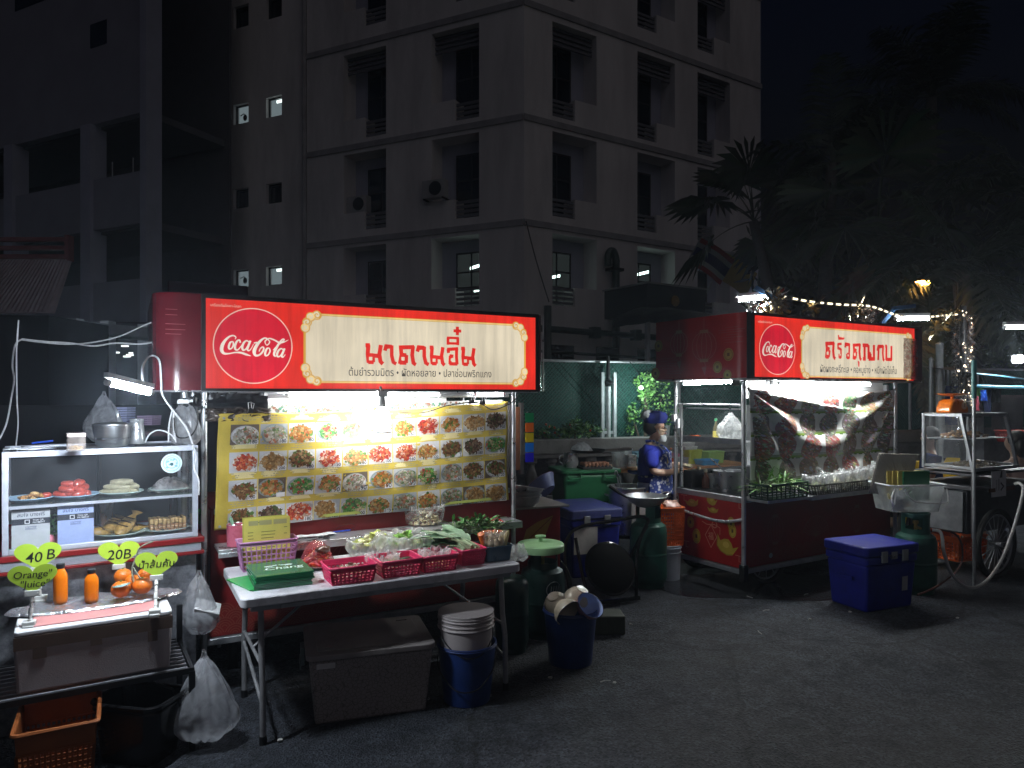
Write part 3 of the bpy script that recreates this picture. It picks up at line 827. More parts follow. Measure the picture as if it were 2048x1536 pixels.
# ================================================================== trees at the right
BARK=mat('palm_bark',(0.10,0.09,0.085),0.9,0,0.35,12,0.6,30,stretch=(1,1,3))
FROND=mat('palm_leaf',(1,1,1),0.45,0,0.3,8,attr=True)
def palm(name,label,px,Y,h,lean,nfr,flen,kind,seed,leaflets=34,skirt=0,droop=1.0,lw=0.06):
 r=random.Random(seed)
 b=P(px,790,Y);b.z=0
 o=thing(name,label,'tree',b,0,'palms in the dark behind the stalls')
 top=Vector((lean,0,h))
 g=MB();n=14
 g.tube([(lean*(i/n)**1.6,0.04*math.sin(i),h*i/n)for i in range(n+1)],[0.19-0.07*i/n+0.012*(i%2)for i in range(n+1)],10)
 g.build('trunk',BARK,o)
 g=MB()
 for k in range(nfr+skirt):
  sk=k>=nfr
  az=k*2.399+r.uniform(-.3,.3);el=r.uniform(-75,-55)if sk else r.uniform(-25,78)
  L_=flen*r.uniform(0.75,1.1)
  d=Vector((math.cos(az)*math.cos(R(el)),math.sin(az)*math.cos(R(el)),math.sin(R(el))))
  pts=[];p=top.copy();v=d.copy()
  for i in range(11):
   pts.append(p.copy());p=p+v*(L_/10);v=(v+Vector((0,0,-0.13*droop))).normalized()
  c0=(0.10,0.09,0.05)if sk else r.choice([(0.022,0.04,0.018),(0.018,0.034,0.016),(0.03,0.045,0.022)])
  g.tube(pts,[0.022-0.0018*i for i in range(11)],4,col=c0)
  if kind=='feather':
   for i in range(leaflets):
    t=0.12+0.88*i/leaflets;q=t*10;a=int(min(q,9));p=pts[a].lerp(pts[a+1],q-a)
    ax=(pts[a+1]-pts[a]).normalized();sd=ax.cross(Vector((0,0,1)))
    sd=sd.normalized()if sd.length>1e-3 else Vector((1,0,0))
    l=L_*0.34*math.sin(math.pi*(0.12+0.8*t))*r.uniform(.8,1.1)
    for sg in(1,-1):
     e=(sd*sg*0.85+ax*0.6+Vector((0,0,r.uniform(-.5,.15)))).normalized()
     m_=p+e*l*.55;tip=p+e*l+Vector((0,0,-0.22*l));w_=ax*lw*.5
     kk=r.uniform(.7,1.3)
     g.add([p-w_*.5,p+w_*.5,m_+w_,m_-w_,tip],[(0,1,2,3),(3,2,4)],tuple(x*kk for x in c0))
  else:
   hub=pts[6];ax=(pts[7]-pts[5]).normalized();sd=ax.cross(Vector((0,0,1))).normalized();up=sd.cross(ax)
   for i in range(19):
    t=R(-115+230*i/18);e=(ax*math.cos(t)+sd*math.sin(t)+up*0.12*math.cos(3*t)).normalized()
    l=L_*0.55*(0.75+0.25*math.cos(t));w_=(sd*math.cos(t)-ax*math.sin(t))*0.05
    m_=hub+e*l*.6;tip=hub+e*l+Vector((0,0,-0.25*l))
    g.add([hub,m_+w_,tip,m_-w_],[(0,1,2),(0,2,3)],tuple(x*r.uniform(.7,1.3)for x in c0))
 g.build('crown',FROND,o,smooth=False)
 return o
palm('palm_tree','leaning fan palm in front of the office block corner, leftmost of the palms',1575,19,6.3,-0.9,15,2.2,'fan',1)
palm('palm_tree','tall feather palm in the dark just right of the office block',1640,17,7.2,0.3,14,2.4,'feather',2)
palm('palm_tree','highest feather palm rising above all other palms',1850,19,9.6,0.2,18,2.6,'feather',3)
palm('palm_tree','fan palm with dry skirt standing behind the second stall roof',1745,15,5.2,0.1,14,2.4,'fan',4,skirt=8)
palm('palm_tree','feather palm with a glinting crown beside the sodium lamp',1925,12.2,3.75,0.0,15,2.3,'feather',5,leaflets=40)
palm('palm_tree','broad feather palm at the right edge of the picture',2085,14,5.6,-0.3,16,2.6,'feather',6)
palm('palm_tree','small drooping palm hanging behind the right end of the second stall sign',1868,12.6,2.95,-0.1,12,1.7,'feather',7,droop=2.2,skirt=10)
leafy('round_bush','round grey green bush beside the tinsel pole','plant',P(1965,690,13.2),[(0,0,0,1,.32,.3,.42)],700,0.09,[(0.12,0.15,0.08),(0.08,0.11,0.05)],seed=9)
leafy('dark_bush','dark green bush low behind the right string of lamps','plant',P(1990,740,14.2),[(0,0,0,1,.55,.3,.35)],600,0.11,[(0.05,0.10,0.03),(0.04,0.07,0.03)],seed=10)
g=MB()
r_=random.Random(77)
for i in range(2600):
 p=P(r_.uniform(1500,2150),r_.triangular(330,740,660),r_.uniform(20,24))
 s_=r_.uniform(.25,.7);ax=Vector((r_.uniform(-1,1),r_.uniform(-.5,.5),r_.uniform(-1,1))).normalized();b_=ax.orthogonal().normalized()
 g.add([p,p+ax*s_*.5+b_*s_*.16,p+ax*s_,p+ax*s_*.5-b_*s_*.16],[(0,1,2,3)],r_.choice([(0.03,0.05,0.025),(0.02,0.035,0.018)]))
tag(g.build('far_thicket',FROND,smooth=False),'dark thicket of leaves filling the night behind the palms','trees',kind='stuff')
# ================================================================== backlit sign art
RED=(0.84,0.030,0.018);CRIM=(0.72,0.012,0.035);CREAM=(0.80,0.70,0.52);GOLD=(0.72,0.40,0.07);GOLDL=(0.95,0.68,0.28)
PALE=(0.9,0.62,0.5);INK=(0.055,0.045,0.035);SRED=(0.80,0.022,0.015)
LOGO=[[(762,655,8),(770,632,12),(742,617,16),(702,632,19),(662,675,28),(634,730,36),(631,780,36),(656,809,26),(702,809,15),(760,796,15),(820,796,21),(872,813,23),(925,829,4)],[(742,680,12),(716,690,20),(700,730,22),(704,758,18),(728,752,14),(746,715,18),(742,680,12)],[(815,690,18),(808,664,16),(784,672,20),(764,716,24),(764,758,22),(786,768,15),(815,738,10),(835,705,8)],[(905,682,12),(878,666,16),(850,690,22),(834,735,24),(843,768,20),(868,758,14),(893,715,12)],[(918,664,22),(898,715,24),(886,758,22),(902,772,14),(925,748,9),(948,700,7)],[(952,690,14),(985,680,14)],[(1075,700,8),(1066,668,13),(1088,640,15),(1060,632,17),(1020,662,26),(980,715,34),(956,775,38),(966,818,28),(1002,818,20),(1038,785,20),(1054,745,18),(1040,728,14),(1014,752,14),(1006,778,12)],[(1075,700,8),(1092,705,12),(1115,672,12),(1096,642,12),(1120,634,14),(1170,652,17),(1215,674,18),(1262,668,14),(1314,640,3)],[(1112,738,12),(1086,745,20),(1068,790,24),(1072,820,20),(1098,812,15),(1118,772,18),(1112,738,12)],[(1150,760,8),(1200,705,14),(1250,662,14),(1268,640,13),(1248,638,14),(1215,680,22),(1180,745,26),(1160,800,25),(1172,824,16),(1196,806,9)],[(1258,752,12),(1234,740,16),(1208,762,22),(1192,802,24),(1200,828,20),(1224,820,14),(1248,780,12)],[(1272,736,22),(1252,785,24),(1240,820,22),(1254,832,14),(1280,802,6)],]
GLY={'m':([[(-.02,.96),(.24,.96)],[(.15,.98),(.11,.5),(.17,.02)],[(.12,.43),(.44,.43)],[(.40,.45),(.42,.06)],[(.14,.07),(.46,.07)],[(.40,.42),(.80,.40)],[(.88,1.0),(.79,.5),(.86,.10),(1.0,-.02)]],0.24),'a':([[(.0,.70),(.10,.93),(.62,.93)],[(.60,1.0),(.60,.45),(.74,.08),(1.0,.0)]],0.32),'d':([[(.0,.9),(.95,.95)],[(.12,.92),(.16,.5),(.06,.0)],[(.05,.07),(.46,.07)],[(.44,.06),(.46,.50)],[(.46,.48),(.24,.50)],[(.88,1.0),(.82,.5),(.90,.06),(1.06,-.02)]],0.24),'j':([[(.02,.88),(.95,.94)],[(.82,.98),(.80,.5),(.86,.04)],[(.88,.07),(.20,.07)],[(.26,.05),(.28,.52)],[(.22,.52),(.55,.50)],[(.10,.90),(.14,.68)]],0.26),'k':([[(.0,.9),(.95,.95)],[(.12,.92),(.16,.5),(.08,.0)],[(.05,.07),(.36,.07)],[(.34,.06),(.44,.50)],[(.46,.56),(.26,.60)],[(.88,1.0),(.82,.5),(.90,.06),(1.06,-.02)]],0.24),'r':([[(.1,.9),(.85,.95)],[(.20,.92),(.22,.66),(.78,.58)],[(.74,.62),(.72,.06)],[(.40,.07),(.78,.07)],[(.42,.05),(.42,.3)]],0.27),'w':([[(.05,.72),(.12,.93),(.75,.93)],[(.72,1.0),(.70,.06)],[(.30,.07),(.76,.07)],[(.34,.05),(.34,.32)],[(.34,.3),(.6,.3)]],0.27),'n':([[(-.02,.94),(.22,.94)],[(.14,.96),(.14,.04)],[(.0,.05),(.24,.05)],[(.14,.94),(.46,.94)],[(.46,.98),(.46,.05)],[(.46,.40),(.64,.40)],[(.62,.42),(.62,.05)],[(.46,.05),(.98,.08)],[(.90,1.0),(.90,.04)]],0.18),'g':([[(.0,.62),(.14,.90),(.92,.95)],[(.20,.9),(.18,.5),(.12,.0)],[(.88,1.0),(.82,.5),(.90,.06),(1.06,-.02)]],0.27),'b':([[(-.02,.96),(.24,.96)],[(.15,.98),(.14,.02)],[(.08,.08),(.92,.08)],[(.86,1.0),(.84,.05)]],0.27),}
HOLE={'m':(.28,.25),'d':(.25,.29),'k':(.24,.30),'j':(.42,.30),'r':(.56,.24),'w':(.52,.22)}
def glyph(mb,k,x,y,w,h,mapf,col):
 if k in HOLE:
  cx,cy=HOLE[k];cx=x+cx*w;cy=y+cy*h;r=w*.10
  mb.flat([(cx-r,cy-r),(cx+r,cy-r),(cx+r,cy+r),(cx-r,cy+r)],lambda a,b:(mapf(a,b)[0],mapf(a,b)[1]-.0008,mapf(a,b)[2]),CREAM)
 st,sw=GLY[k]
 for s_ in st:mb.ribbon([(x+p[0]*w,y+p[1]*h)for p in s_],sw*w*(1.0 if len(s_)else 1),mapf,col)
def scroll_corner(mb,x,y,sx,sy,r,mapf0,mapf1,mapf2):
 """scalloped corner of four curls; x, y is the corner of the frame, sx, sy point out of the panel"""
 cs=[(-1.55,-.10,1),(-.75,-.35,1),(-.30,-1.05,1),(-.08,-1.8,1)]
 for cx,cy,k in cs:
  X,Y=x+sx*cx*r,y+sy*cy*r
  mb.flat(arc(X,Y,r*.62,0,345,15),mapf0,GOLD)
 for cx,cy,k in cs:
  X,Y=x+sx*cx*r,y+sy*cy*r
  mb.flat(arc(X,Y,r*.48,0,345,15),mapf1,CREAM)
 for i,(cx,cy,k)in enumerate(cs):
  X,Y=x+sx*cx*r,y+sy*cy*r
  pts=[]
  for j in range(15):
   t=j/14;a=R((110 if i<2 else 20)+420*t);q=r*(.50-.40*t)
   pts.append((X+sx*q*math.cos(a),Y+sy*q*math.sin(a)))
  mb.ribbon(pts,[r*.20*(1-.4*t/14)for t in range(15)],mapf2,GOLDL if i%2 else GOLD)
def sign_art(mb,fr,v,x0,x1,z0,z1,circ,logo,panel,name_fn,line,linebox,small,smallbox):
 def mp(k):return lambda x,y:(x,v-0.0009*k,y)
 n=24
 for i in range(n):
  a,b=x0+(x1-x0)*i/n,x0+(x1-x0)*(i+1)/n
  mb.flat([(a,z0),(b,z0),(b,z1),(a,z1)],mp(0),RED)
 cx,cz,cr,ry=circ
 mb.flat(arc(cx,cz,cr,0,354,60,ry),mp(1),CRIM)
 ring=arc(cx,cz,cr,0,360,64,ry);mb.ribbon(ring,0.006,mp(2),PALE)
 for st in LOGO:
  pts=smooth_pts([(logo[0]+(p[0]-610)/705*logo[2],logo[1]-(p[1]-720)/705*logo[2]*logo[3],p[2])for p in st],5)
  mb.ribbon([(p.x,p.y)for p in pts],[p.z/705*logo[2]*0.95 for p in pts],mp(3),(0.92,0.84,0.72))
 a,b,c,d=panel
 r=(d-c)*0.115
 mb.flat([(a,c),(b,c),(b,d),(a,d)],mp(1.5),CREAM)
 for q in([(a,c),(b,c)],[(b,c),(b,d)],[(b,d),(a,d)],[(a,d),(a,c)]):mb.ribbon(q,0.014,mp(2),GOLD)
 for q in([(a+r,c),(b-r,c)],[(a+r,d),(b-r,d)]):mb.ribbon(q,0.006,mp(2.6),GOLDL)
 for X,sx in((a,-1),(b,1)):
  for Y,sy in((c,-1),(d,1)):
   mb.flat([(X+sx*.02,Y+sy*.02),(X-sx*r*1.2,Y+sy*.02),(X-sx*.5*r,Y-sy*.5*r),(X+sx*.02,Y-sy*r*1.4)],mp(2.9),RED)
   scroll_corner(mb,X,Y,sx,sy,r,mp(3.2),mp(3.6),mp(4))
 name_fn(mp(4))
 mb.fit(line,linebox[0],linebox[1],linebox[2],mp(3),0.004,INK,ys=linebox[3])
 mb.fit(small,smallbox[0],smallbox[1],smallbox[2],mp(3),0.0,PALE)
 # ================================================================== first stall
DKRED=mat('glossy_dark_red',(0.11,0.008,0.014),0.22,0,0.15,3,coat=0.4)
REDPAINT=mat('red_vinyl',(0.22,0.012,0.014),0.4,0,0.2,4)
TRIM=mat('black_trim',(0.012,0.01,0.011),0.45,0,0.2,8)
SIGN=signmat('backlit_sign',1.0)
o1=F1.W(0.95,1.35)
OFF1=(0.95,1.35,0)
st1=thing('food_stall','nearest red food stall with a big backlit Thai sign and a yellow picture menu','food stall',o1,F1.a)
g=MB(OFF1)
g.box(-0.04,1.95,0.96,1.80,0.24,0.985);g.build('counter_body',REDPAINT,st1,bevel=0.008)
g=MB(OFF1)
g.box(-0.06,1.97,0.94,1.82,0.2,0.238);g.box(-0.02,1.93,0.948,0.96,0.955,0.99);g.build('steel_edge',STEEL_DULL,st1,bevel=0.004)
mp=lambda x,y:(x,0.9575,y)
g=MB(OFF1);WAVE=(0.26,0.06,0.04)
for row in range(4):
 for k in range(18):
  cx=-0.02+k*0.116+(row%2)*0.058;cz=0.25+row*0.042
  for q in(0.056,0.042,0.028,0.014):
   g.ribbon([(x,y)for x,y in arc(cx,cz,q,15,165,8)],0.006,mp,WAVE)
for k in range(4):
 c=.25+k*.5
 g.ribbon(arc(c,.58,.1,0,360,20,.13),.007,mp,(0.30,0.05,0.04))
 g.ribbon(arc(c,.58,.05,0,360,20,.13),.005,mp,(0.30,0.05,0.04))
g.build('wave_print',PRINT,st1,smooth=False)
g=MB(OFF1);g.box(-0.02,1.91,0.735,0.945,0.772,0.79);g.box(-0.02,1.91,0.735,0.739,0.745,0.772)
g.build('front_shelf',STEEL,st1,bevel=0.003)
for u,v in((-0.075,0.93),(1.945,0.93),(-0.075,1.80),(1.945,1.80)):
 g=MB(OFF1);g.cyl((u,v,0.08),(u,v,1.68),0.017,n=12);g.cyl((u,v,0.0),(u,v,0.08),0.024,n=12)
 g.build('post',STEEL,st1)
g=MB(OFF1);g.cyl((-0.13,0.99,0.2),(-0.13,0.99,1.68),0.014,n=12);g.cyl((-0.17,1.05,0.5),(-0.17,1.05,1.68),0.02,n=12);g.build('post',STEEL,st1)
g=MB(OFF1);g.cyl((-0.03,0.98,1.645),(1.93,0.98,1.645),0.012,n=8);g.cyl((-0.075,.93,1.45),(-0.075,1.8,1.45),0.01,n=8);g.build('cross_bar',STEEL,st1)
for k,(u,v)in enumerate(((0.1,1.1),(1.7,1.1),(.1,1.7),(1.7,1.7))):
 g=MB(OFF1);g.cyl((u,v,0.0),(u,v,0.2),0.03,n=10)
 g.build('foot',BLACKMETAL,st1)
g=MB(OFF1);g.box(-0.05,1.95,0.95,1.85,1.66,1.672);g.build('ceiling',STEEL,st1,smooth=False)
g=MB(OFF1);g.box(0.27,1.47,1.02,1.03,1.58,1.66);g.build('reflector',mat('white_enamel',(0.75,0.76,0.76),0.35,0,0.08,12),st1,smooth=False)
g=MB(OFF1);rr=random.Random(4)
g.flat([(0.22,1.47),(1.90,1.5),(1.90,1.615),(0.22,1.585)],lambda x,y:(x,1.012,y),(0.62,0.63,0.6))
for i in range(420):
 x=rr.uniform(.24,1.88);z=rr.uniform(1.53,1.583+.02*(x/1.9));c=rr.choice([(.25,.2,.12),(.1,.25,.16),(.3,.3,.3),(.3,.12,.08)])
 g.flat(arc(x,z,rr.uniform(.004,.011),0,300,5),lambda a,b:(a,1.0105,b),c)
g.build('old_menu_strip',PRINT,st1,smooth=False)
sb=MB(OFF1)
poly=arc(-0.20,0.96,0.14,180,270,10)+arc(2.08,0.87,0.05,-90,0,6)+[(2.13,1.95),(-0.34,1.95)]
sb.prism(poly,1.675,2.215);sbo=sb.build('sign_box',DKRED,st1)
g=MB(OFF1)
g.box(-0.10,2.08,0.806,0.8195,2.192,2.217);g.box(-0.10,2.08,0.806,0.8195,1.673,1.688);g.box(-0.10,-0.077,0.806,0.8195,1.688,2.192);g.box(2.057,2.08,0.806,0.8195,1.688,2.192)
g.build('sign_trim',TRIM,st1,smooth=False)
g=MB(OFF1);g.cyl((2.131,0.83,1.675),(2.131,0.83,2.21),0.006,n=6);g.tube([(x,y,1.671)for x,y in poly[:11]]+[(2.08,.822,1.671)],0.006,5)
g.build('edge_strip',STEEL,st1)
hs=lambda px,py:F1.hit(px,py,0.815)
art=MB(OFF1)
cc=hs(507,692);cr_=(hs(586,692)[0]-hs(429,692)[0])/2
pa=hs(609,700)[0];pb=hs(1049,700)[0]
def name1(mapf):
 cap0=1.692+0.165
 xs=[('m',731,767),('a',769,793),('d',797,831),('a',834,858),('m',859,890),('j',893,918),('m',922,952)]
 zb=hs(760,729)[1];zt=hs(760,692)[1]
 for k,a,b in xs:
  x0=hs(a,700)[0];x1=hs(b,700)[0]
  glyph(art,k,x0,zb+.006,(x1-x0)*.95,(zt-zb),mapf,SRED)
 x0=hs(893,700)[0];x1=hs(917,700)[0];za=hs(905,690)[1];zc=hs(905,676)[1]
 w=0.02
 art.ribbon([(x0,za+w/2),(x1,za+w/2)],w*.8,mapf,SRED);art.ribbon([(x0,zc),(x1,zc)],w*.8,mapf,SRED)
 art.ribbon([(x0+.008,za),(x0+.008,zc)],w,mapf,SRED);art.ribbon([(x1-.008,za),(x1-.008,zc)],w,mapf,SRED)
 c=hs(914,662)
 art.ribbon([(c[0]-.028,c[1]),(c[0]+.028,c[1])],.02,mapf,SRED);art.ribbon([(c[0],c[1]-.028),(c[0],c[1]+.028)],.022,mapf,SRED)
zc_=(hs(800,640)[1])
sign_art(art,F1,0.812,-0.077,2.057,1.688,2.192,(cc[0],cc[1],cr_,cr_*1.0),(hs(439,700)[0],cc[1],hs(577,700)[0]-hs(439,700)[0],1.0),(pa,pb,hs(652,764)[1],hs(652,630)[1]),name1,'ต้มยำรวมมิตร • ผัดหอยลาย • ปลาช่อนพริกแกง',(hs(697,750)[0],hs(982,750)[0],hs(840,753)[1],1.25),'เครื่องดื่มโคคา-โคลา',(hs(421,612)[0],hs(482,612)[0],hs(450,614)[1]))
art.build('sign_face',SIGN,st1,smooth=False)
g=MB(OFF1)
for z in(2.12,2.09,2.04,2.01,1.985):
 g.ribbon([(-0.28+i*.02,z)for i in range(int(rr.uniform(4,8)))],0.003,lambda x,y:(x,0.8195,y),(0.3,0.06,0.07))
g.build('sign_box_print',PRINT,st1,smooth=False)
a=F1.hit(335,562,1.93);b=F1.hit(495,578,1.93)
g=MB(OFF1);g.box(a[0],b[0],1.90,1.945,2.217,a[1]);g.build('roof_board',mat('dark_purple_board',(0.05,0.022,0.035),0.5,0,0.2,4),st1,bevel=0.01)
g=MB(OFF1)
g.surf(lambda a,b:(-0.05+.33*a,0.955+.03*noise.noise(Vector((a*6,b*5,1))),1.545+.12*b),14,6)
g.build('dark_gap',BLACKPLASTIC,st1)  # dark surface put in for the unlit gap beside the reflector
g=MB(OFF1)
g.surf(lambda a,b:(-0.07+.36*a,0.915+.03*noise.noise(Vector((a*9,b*7,5))),1.50+.075*b+.015*noise.noise(Vector((a*7,3,2)))),22,8)
g.build('crumpled_wrap',mat('brown_wrap',(0.10,0.08,0.07),0.25,0.3,0.5,20,0.4),st1,thick=0.002)
TUBE=lamp('led_tube',(0.93,0.98,1.0),100)
def tube_lamp(name,label,p,q,r=0.013,m=None,parent_cat='lamp',housing=True,group=None):
 p,q=Vector(p),Vector(q)
 o=thing(name,label,'lamp',p,0,group)
 d=q-p;n_=d.normalized()
 g=MB();g.cyl(n_*0.02,d-n_*0.02,r,n=10);g.build('tube',m or TUBE,o)
 g=MB();g.cyl((0,0,0),n_*0.02,r*1.15,n=10);g.cyl(d-n_*0.02,d,r*1.15,n=10);g.each('end_cap',WHITEPLASTIC,o)
 if housing:
  g=MB();up=Vector((0,0,r*1.5));s_=n_.cross(Vector((0,0,1))).normalized()*r
  g.hexa([up-s_,d+up-s_,d+up+s_,up+s_],[up*2.2-s_,d+up*2.2-s_,d+up*2.2+s_,up*2.2+s_]);g.build('batten',WHITEPLASTIC,o,smooth=False)
 return o
tube_lamp('tube_lamp','long white tube lamp under the nearest sign, above the yellow menu',F1.W(0.36,0.845,1.652),F1.W(1.36,0.845,1.652),0.011)
tube_lamp('tube_lamp','short white tube lamp under the right end of the nearest sign',F1.W(1.62,0.9,1.655),F1.W(1.86,0.9,1.655),0.012)
_b=F1.hit(764,836,.70);bp_=F1.W(_b[0],.70,_b[1]+.03)
o=thing('hanging_bulb','glaring white bulb hanging in front of the middle of the yellow menu','bulb',bp_,F1.a)
g=MB();g.lathe([(0.0,-0.085),(0.024,-0.08),(0.044,-0.05),(0.05,-0.015),(0.04,0.03),(0.022,0.06),(0,0.065)],(0,0,-0.02),20);g.build('glass',lamp('bulb_glow',(0.97,1.0,0.97),135),o)
g=MB();g.lathe([(0,0.12),(0.02,0.12),(0.024,0.06),(0.028,0.045),(0,0.045)],(0,0,-.02),14);g.box(-.03,.03,-.02,.02,0.10,0.135);g.tube([(0,0,.12),(0.0,0.03,.16)],0.008,6);g.build('socket',mat('grey_socket',(0.3,0.3,0.3),0.4,0.3),o)
g=MB();g.tube([(x,y,-.115)for x,y in arc(0,0,0.055,0,350,20)],0.006,6,closed=True);g.tube([(0.05,0,-.115),(0.045,0,-.02),(0.02,0,.05)],0.004,5);g.tube([(-0.05,0,-.115),(-0.045,0,-.02),(-0.02,0,.05)],0.004,5);g.build('guard_ring',STEEL_DULL,o)
# ================================================================== yellow picture menu
BV=0.925
cBL,cTL,cTR,cBR=F1.hit(428,1061,BV),F1.hit(437,827,BV),F1.hit(1013,803,BV),F1.hit(1016,999,BV)
def ban(a,b,k=0.0):
 """point of the hanging sheet; a along, b up"""
 x=(cBL[0]*(1-a)+cBR[0]*a)*(1-b)+(cTL[0]*(1-a)+cTR[0]*a)*b
 z=(cBL[1]*(1-a)+cBR[1]*a)*(1-b)+(cTL[1]*(1-a)+cTR[1]*a)*b
 z-=0.02*math.sin(math.pi*a)*b
 fold=0.032*noise.noise(Vector((a*3.2+b*1.4,b*2.2,0.3)))+0.010*math.sin((a*1.9+b)*7.5)*(1-abs(2*b-1)*.3)*(1-a*.4)
 fold+=0.006*math.sin(a*26+b*9)*max(0,b-.72)*3*(1-a)+0.006*noise.noise(Vector((a*14,b*7,4)))
 return(x,BV-fold-0.0012*k,z)
rb=random.Random(21)
o=thing('picture_menu','yellow vinyl picture menu with four rows of dishes hung across the nearest stall','menu banner',F1.W(0.95,BV,0.9),F1.a)
OFFB=(0.95,BV,0.9)
YEL=(0.56,0.42,0.075)
g=MB(OFFB);g.surf(lambda a,b:ban(a,b),150,56,YEL)
g.build('sheet',PRINT_GLOSS,o,thick=0.0016)
PAL={'red':[(0.396,0.036,0.0216),(0.432,0.0864,0.0288),(0.324,0.0216,0.0216),(0.468,0.144,0.0576),(0.504,0.36,0.288)],'brown':[(0.18,0.072,0.0288),(0.23,0.115,0.0432),(0.108,0.0432,0.0216),(0.288,0.18,0.0864),(0.072,0.144,0.036)],'orange':[(0.432,0.173,0.036),(0.468,0.23,0.072),(0.36,0.101,0.0288),(0.396,0.288,0.144),(0.0864,0.18,0.036)],'green':[(0.036,0.18,0.036),(0.072,0.252,0.0432),(0.36,0.0432,0.0288),(0.432,0.36,0.216),(0.144,0.288,0.072)],'pale':[(0.432,0.396,0.324),(0.468,0.432,0.396),(0.324,0.288,0.216),(0.144,0.216,0.0864),(0.396,0.144,0.0864)],'dark':[(0.0576,0.0288,0.0216),(0.115,0.0576,0.036),(0.158,0.0936,0.0576),(0.216,0.158,0.108),(0.0576,0.0864,0.0288)],'fry':[(0.324,0.173,0.0576),(0.36,0.216,0.0864),(0.274,0.13,0.036),(0.396,0.274,0.144)],}
rows_style=[['pale','pale','orange','green','green','pale','orange','red','orange','fry','dark'],['red','fry','brown','red','orange','red','red','orange','brown','dark','green'],['brown','orange','green','orange','pale','orange','pale','green','pale','brown','brown'],['brown','dark','red','fry','green','orange','pale','orange','pale','fry','fry']]
prices=[['180','180','180','150','120','150','160','150','220','180','150'],['120','200','180','150','160','100','160','220','180','180','90'],['100','100','90','90','90','90','90','90','180','120','120'],['150','150','180','120','100','100','100','120','90','100','100']]
def dish(mb,mapf,cx,cy,w,h,style,r,bg=None,price=None,n=150,oval=None):
 """printed photo of a dish, w x h, through mapf(x, y, layer)"""
 bg=bg or r.choice([(.42,.42,.46),(.5,.5,.53),(.36,.37,.42),(.12,.09,.07),(.5,.46,.42)])
 m0=lambda k:(lambda x,y:mapf(x,y,k))
 for i in range(6):
  for j in range(4):
   x0=cx-w/2+w*i/6;y0=cy-h/2+h*j/4
   mb.flat([(x0,y0),(x0+w/6,y0),(x0+w/6,y0+h/4),(x0,y0+h/4)],m0(1),bg)
 px,py=cx+r.uniform(-.06,.06)*w,cy+r.uniform(-.06,.04)*h
 ra,rb_=w*r.uniform(.47,.56),h*r.uniform(.46,.54)
 pc=r.choice([(.62,.62,.64),(.66,.65,.62),(.55,.56,.6),(.3,.36,.38)])
 def clip(p):return(min(max(p[0],cx-w/2),cx+w/2),min(max(p[1],cy-h/2),cy+h/2))
 mb.disc(px,py,ra,rb_,m0(1.4),tuple(c*.75 for c in pc),clip)
 mb.disc(px,py+.01*h,ra*.9,rb_*.88,m0(1.8),pc,clip)
 mb.disc(px,py,ra*.74,rb_*.72,m0(2.1),tuple(c*.45 for c in PAL[style][0]),clip)
 pal=PAL[style]
 for i in range(n):
  t=r.uniform(0,6.283);q=math.sqrt(r.random())*.84
  x=px+math.cos(t)*q*ra;y=py+math.sin(t)*q*rb_
  c=r.choice(pal);k=r.uniform(.6,1.35);c=tuple(v*k for v in c)
  s_=w*r.uniform(.035,.085);a0=r.uniform(0,180);e=r.uniform(.3,1)
  pts=[(x+s_*math.cos(f)*math.cos(R(a0))-s_*e*math.sin(f)*math.sin(R(a0)),y+s_*math.cos(f)*math.sin(R(a0))+s_*e*math.sin(f)*math.cos(R(a0)))for f in(0,.9,1.9,3.0,4.1,5.2)]
  mb.flat([clip(p)for p in pts],m0(2.2+i*.012),c)
 if price:
  mb.flat([(cx+w*.17,cy-h*.49),(cx+w*.49,cy-h*.49),(cx+w*.49,cy-h*.27),(cx+w*.17,cy-h*.27)],m0(3.4),(.66,.66,.68))
  mb.fit(price,cx+w*.21,cx+w*.45,cy-h*.45,m0(3.8),.02,(.03,.03,.05))
BW,BH=1.0,1.0
ar=(cTR[0]-cTL[0])/(cTL[1]-cBL[1])
def mban(x,y,k):return ban(x/ar,y,k)
pr=MB(OFFB)
for j in range(4):
 for i in range(11):
  a0=(.036+i*.0872)*ar;w=.083*ar;h=.178;y1=1-.098-.243*j
  cx,cy=a0+w/2,y1-h/2
  m1=lambda x,y:mban(x,y,.6)
  lines=rb.choice([2,3,3])
  for q in range(lines+1):
   ww=w*(.22 if q==0 else rb.uniform(.5,.95));yy=y1+.075-q*.0175
   pr.flat([(cx-ww/2-.012,yy-.010),(cx+ww/2+.012,yy-.010),(cx+ww/2,yy+.010),(cx-ww/2,yy+.010)],lambda x,y:mban(x,y,.5),(.70,.60,.30))
   x=cx-ww/2
   while x<cx+ww/2:
    l=rb.uniform(.008,.03)
    pr.flat([(x,yy-.0045),(x+l,yy-.0045),(x+l,yy+.0045),(x,yy+.0045)],lambda x,y:mban(x,y,1),(.22,.2,.12)if q==0 else(.36,.32,.2));x+=l+.007
  if i<10:
   pr.flat([(a0+w+.006,y1),(a0+w+.011,y1),(a0+w+.011,y1-h),(a0+w+.006,y1-h)],m1,(.75,.66,.35))
  bgc=(.5,.5,.53)if(i+j)%3 else None
  if j==0 and i==1:bgc=(.33,.34,.36)
  dish(pr,mban,cx,cy,w,h,rows_style[j][i],rb,bgc,prices[j][i])
pr.flat([(.3*ar,.012),(.99*ar,.012),(.99*ar,.038),(.3*ar,.038)],lambda x,y:mban(x,y,.6),(.45,.5,.12))
x=.31*ar
while x<.98*ar:
 l=rb.uniform(.02,.07);pr.flat([(x,.018),(x+l,.018),(x+l,.031),(x,.031)],lambda x,y:mban(x,y,1),(.10,.13,.04));x+=l+.012+(.05 if rb.random()<.2 else 0)
pr.build('printed_dishes',PRINT,o,smooth=False)
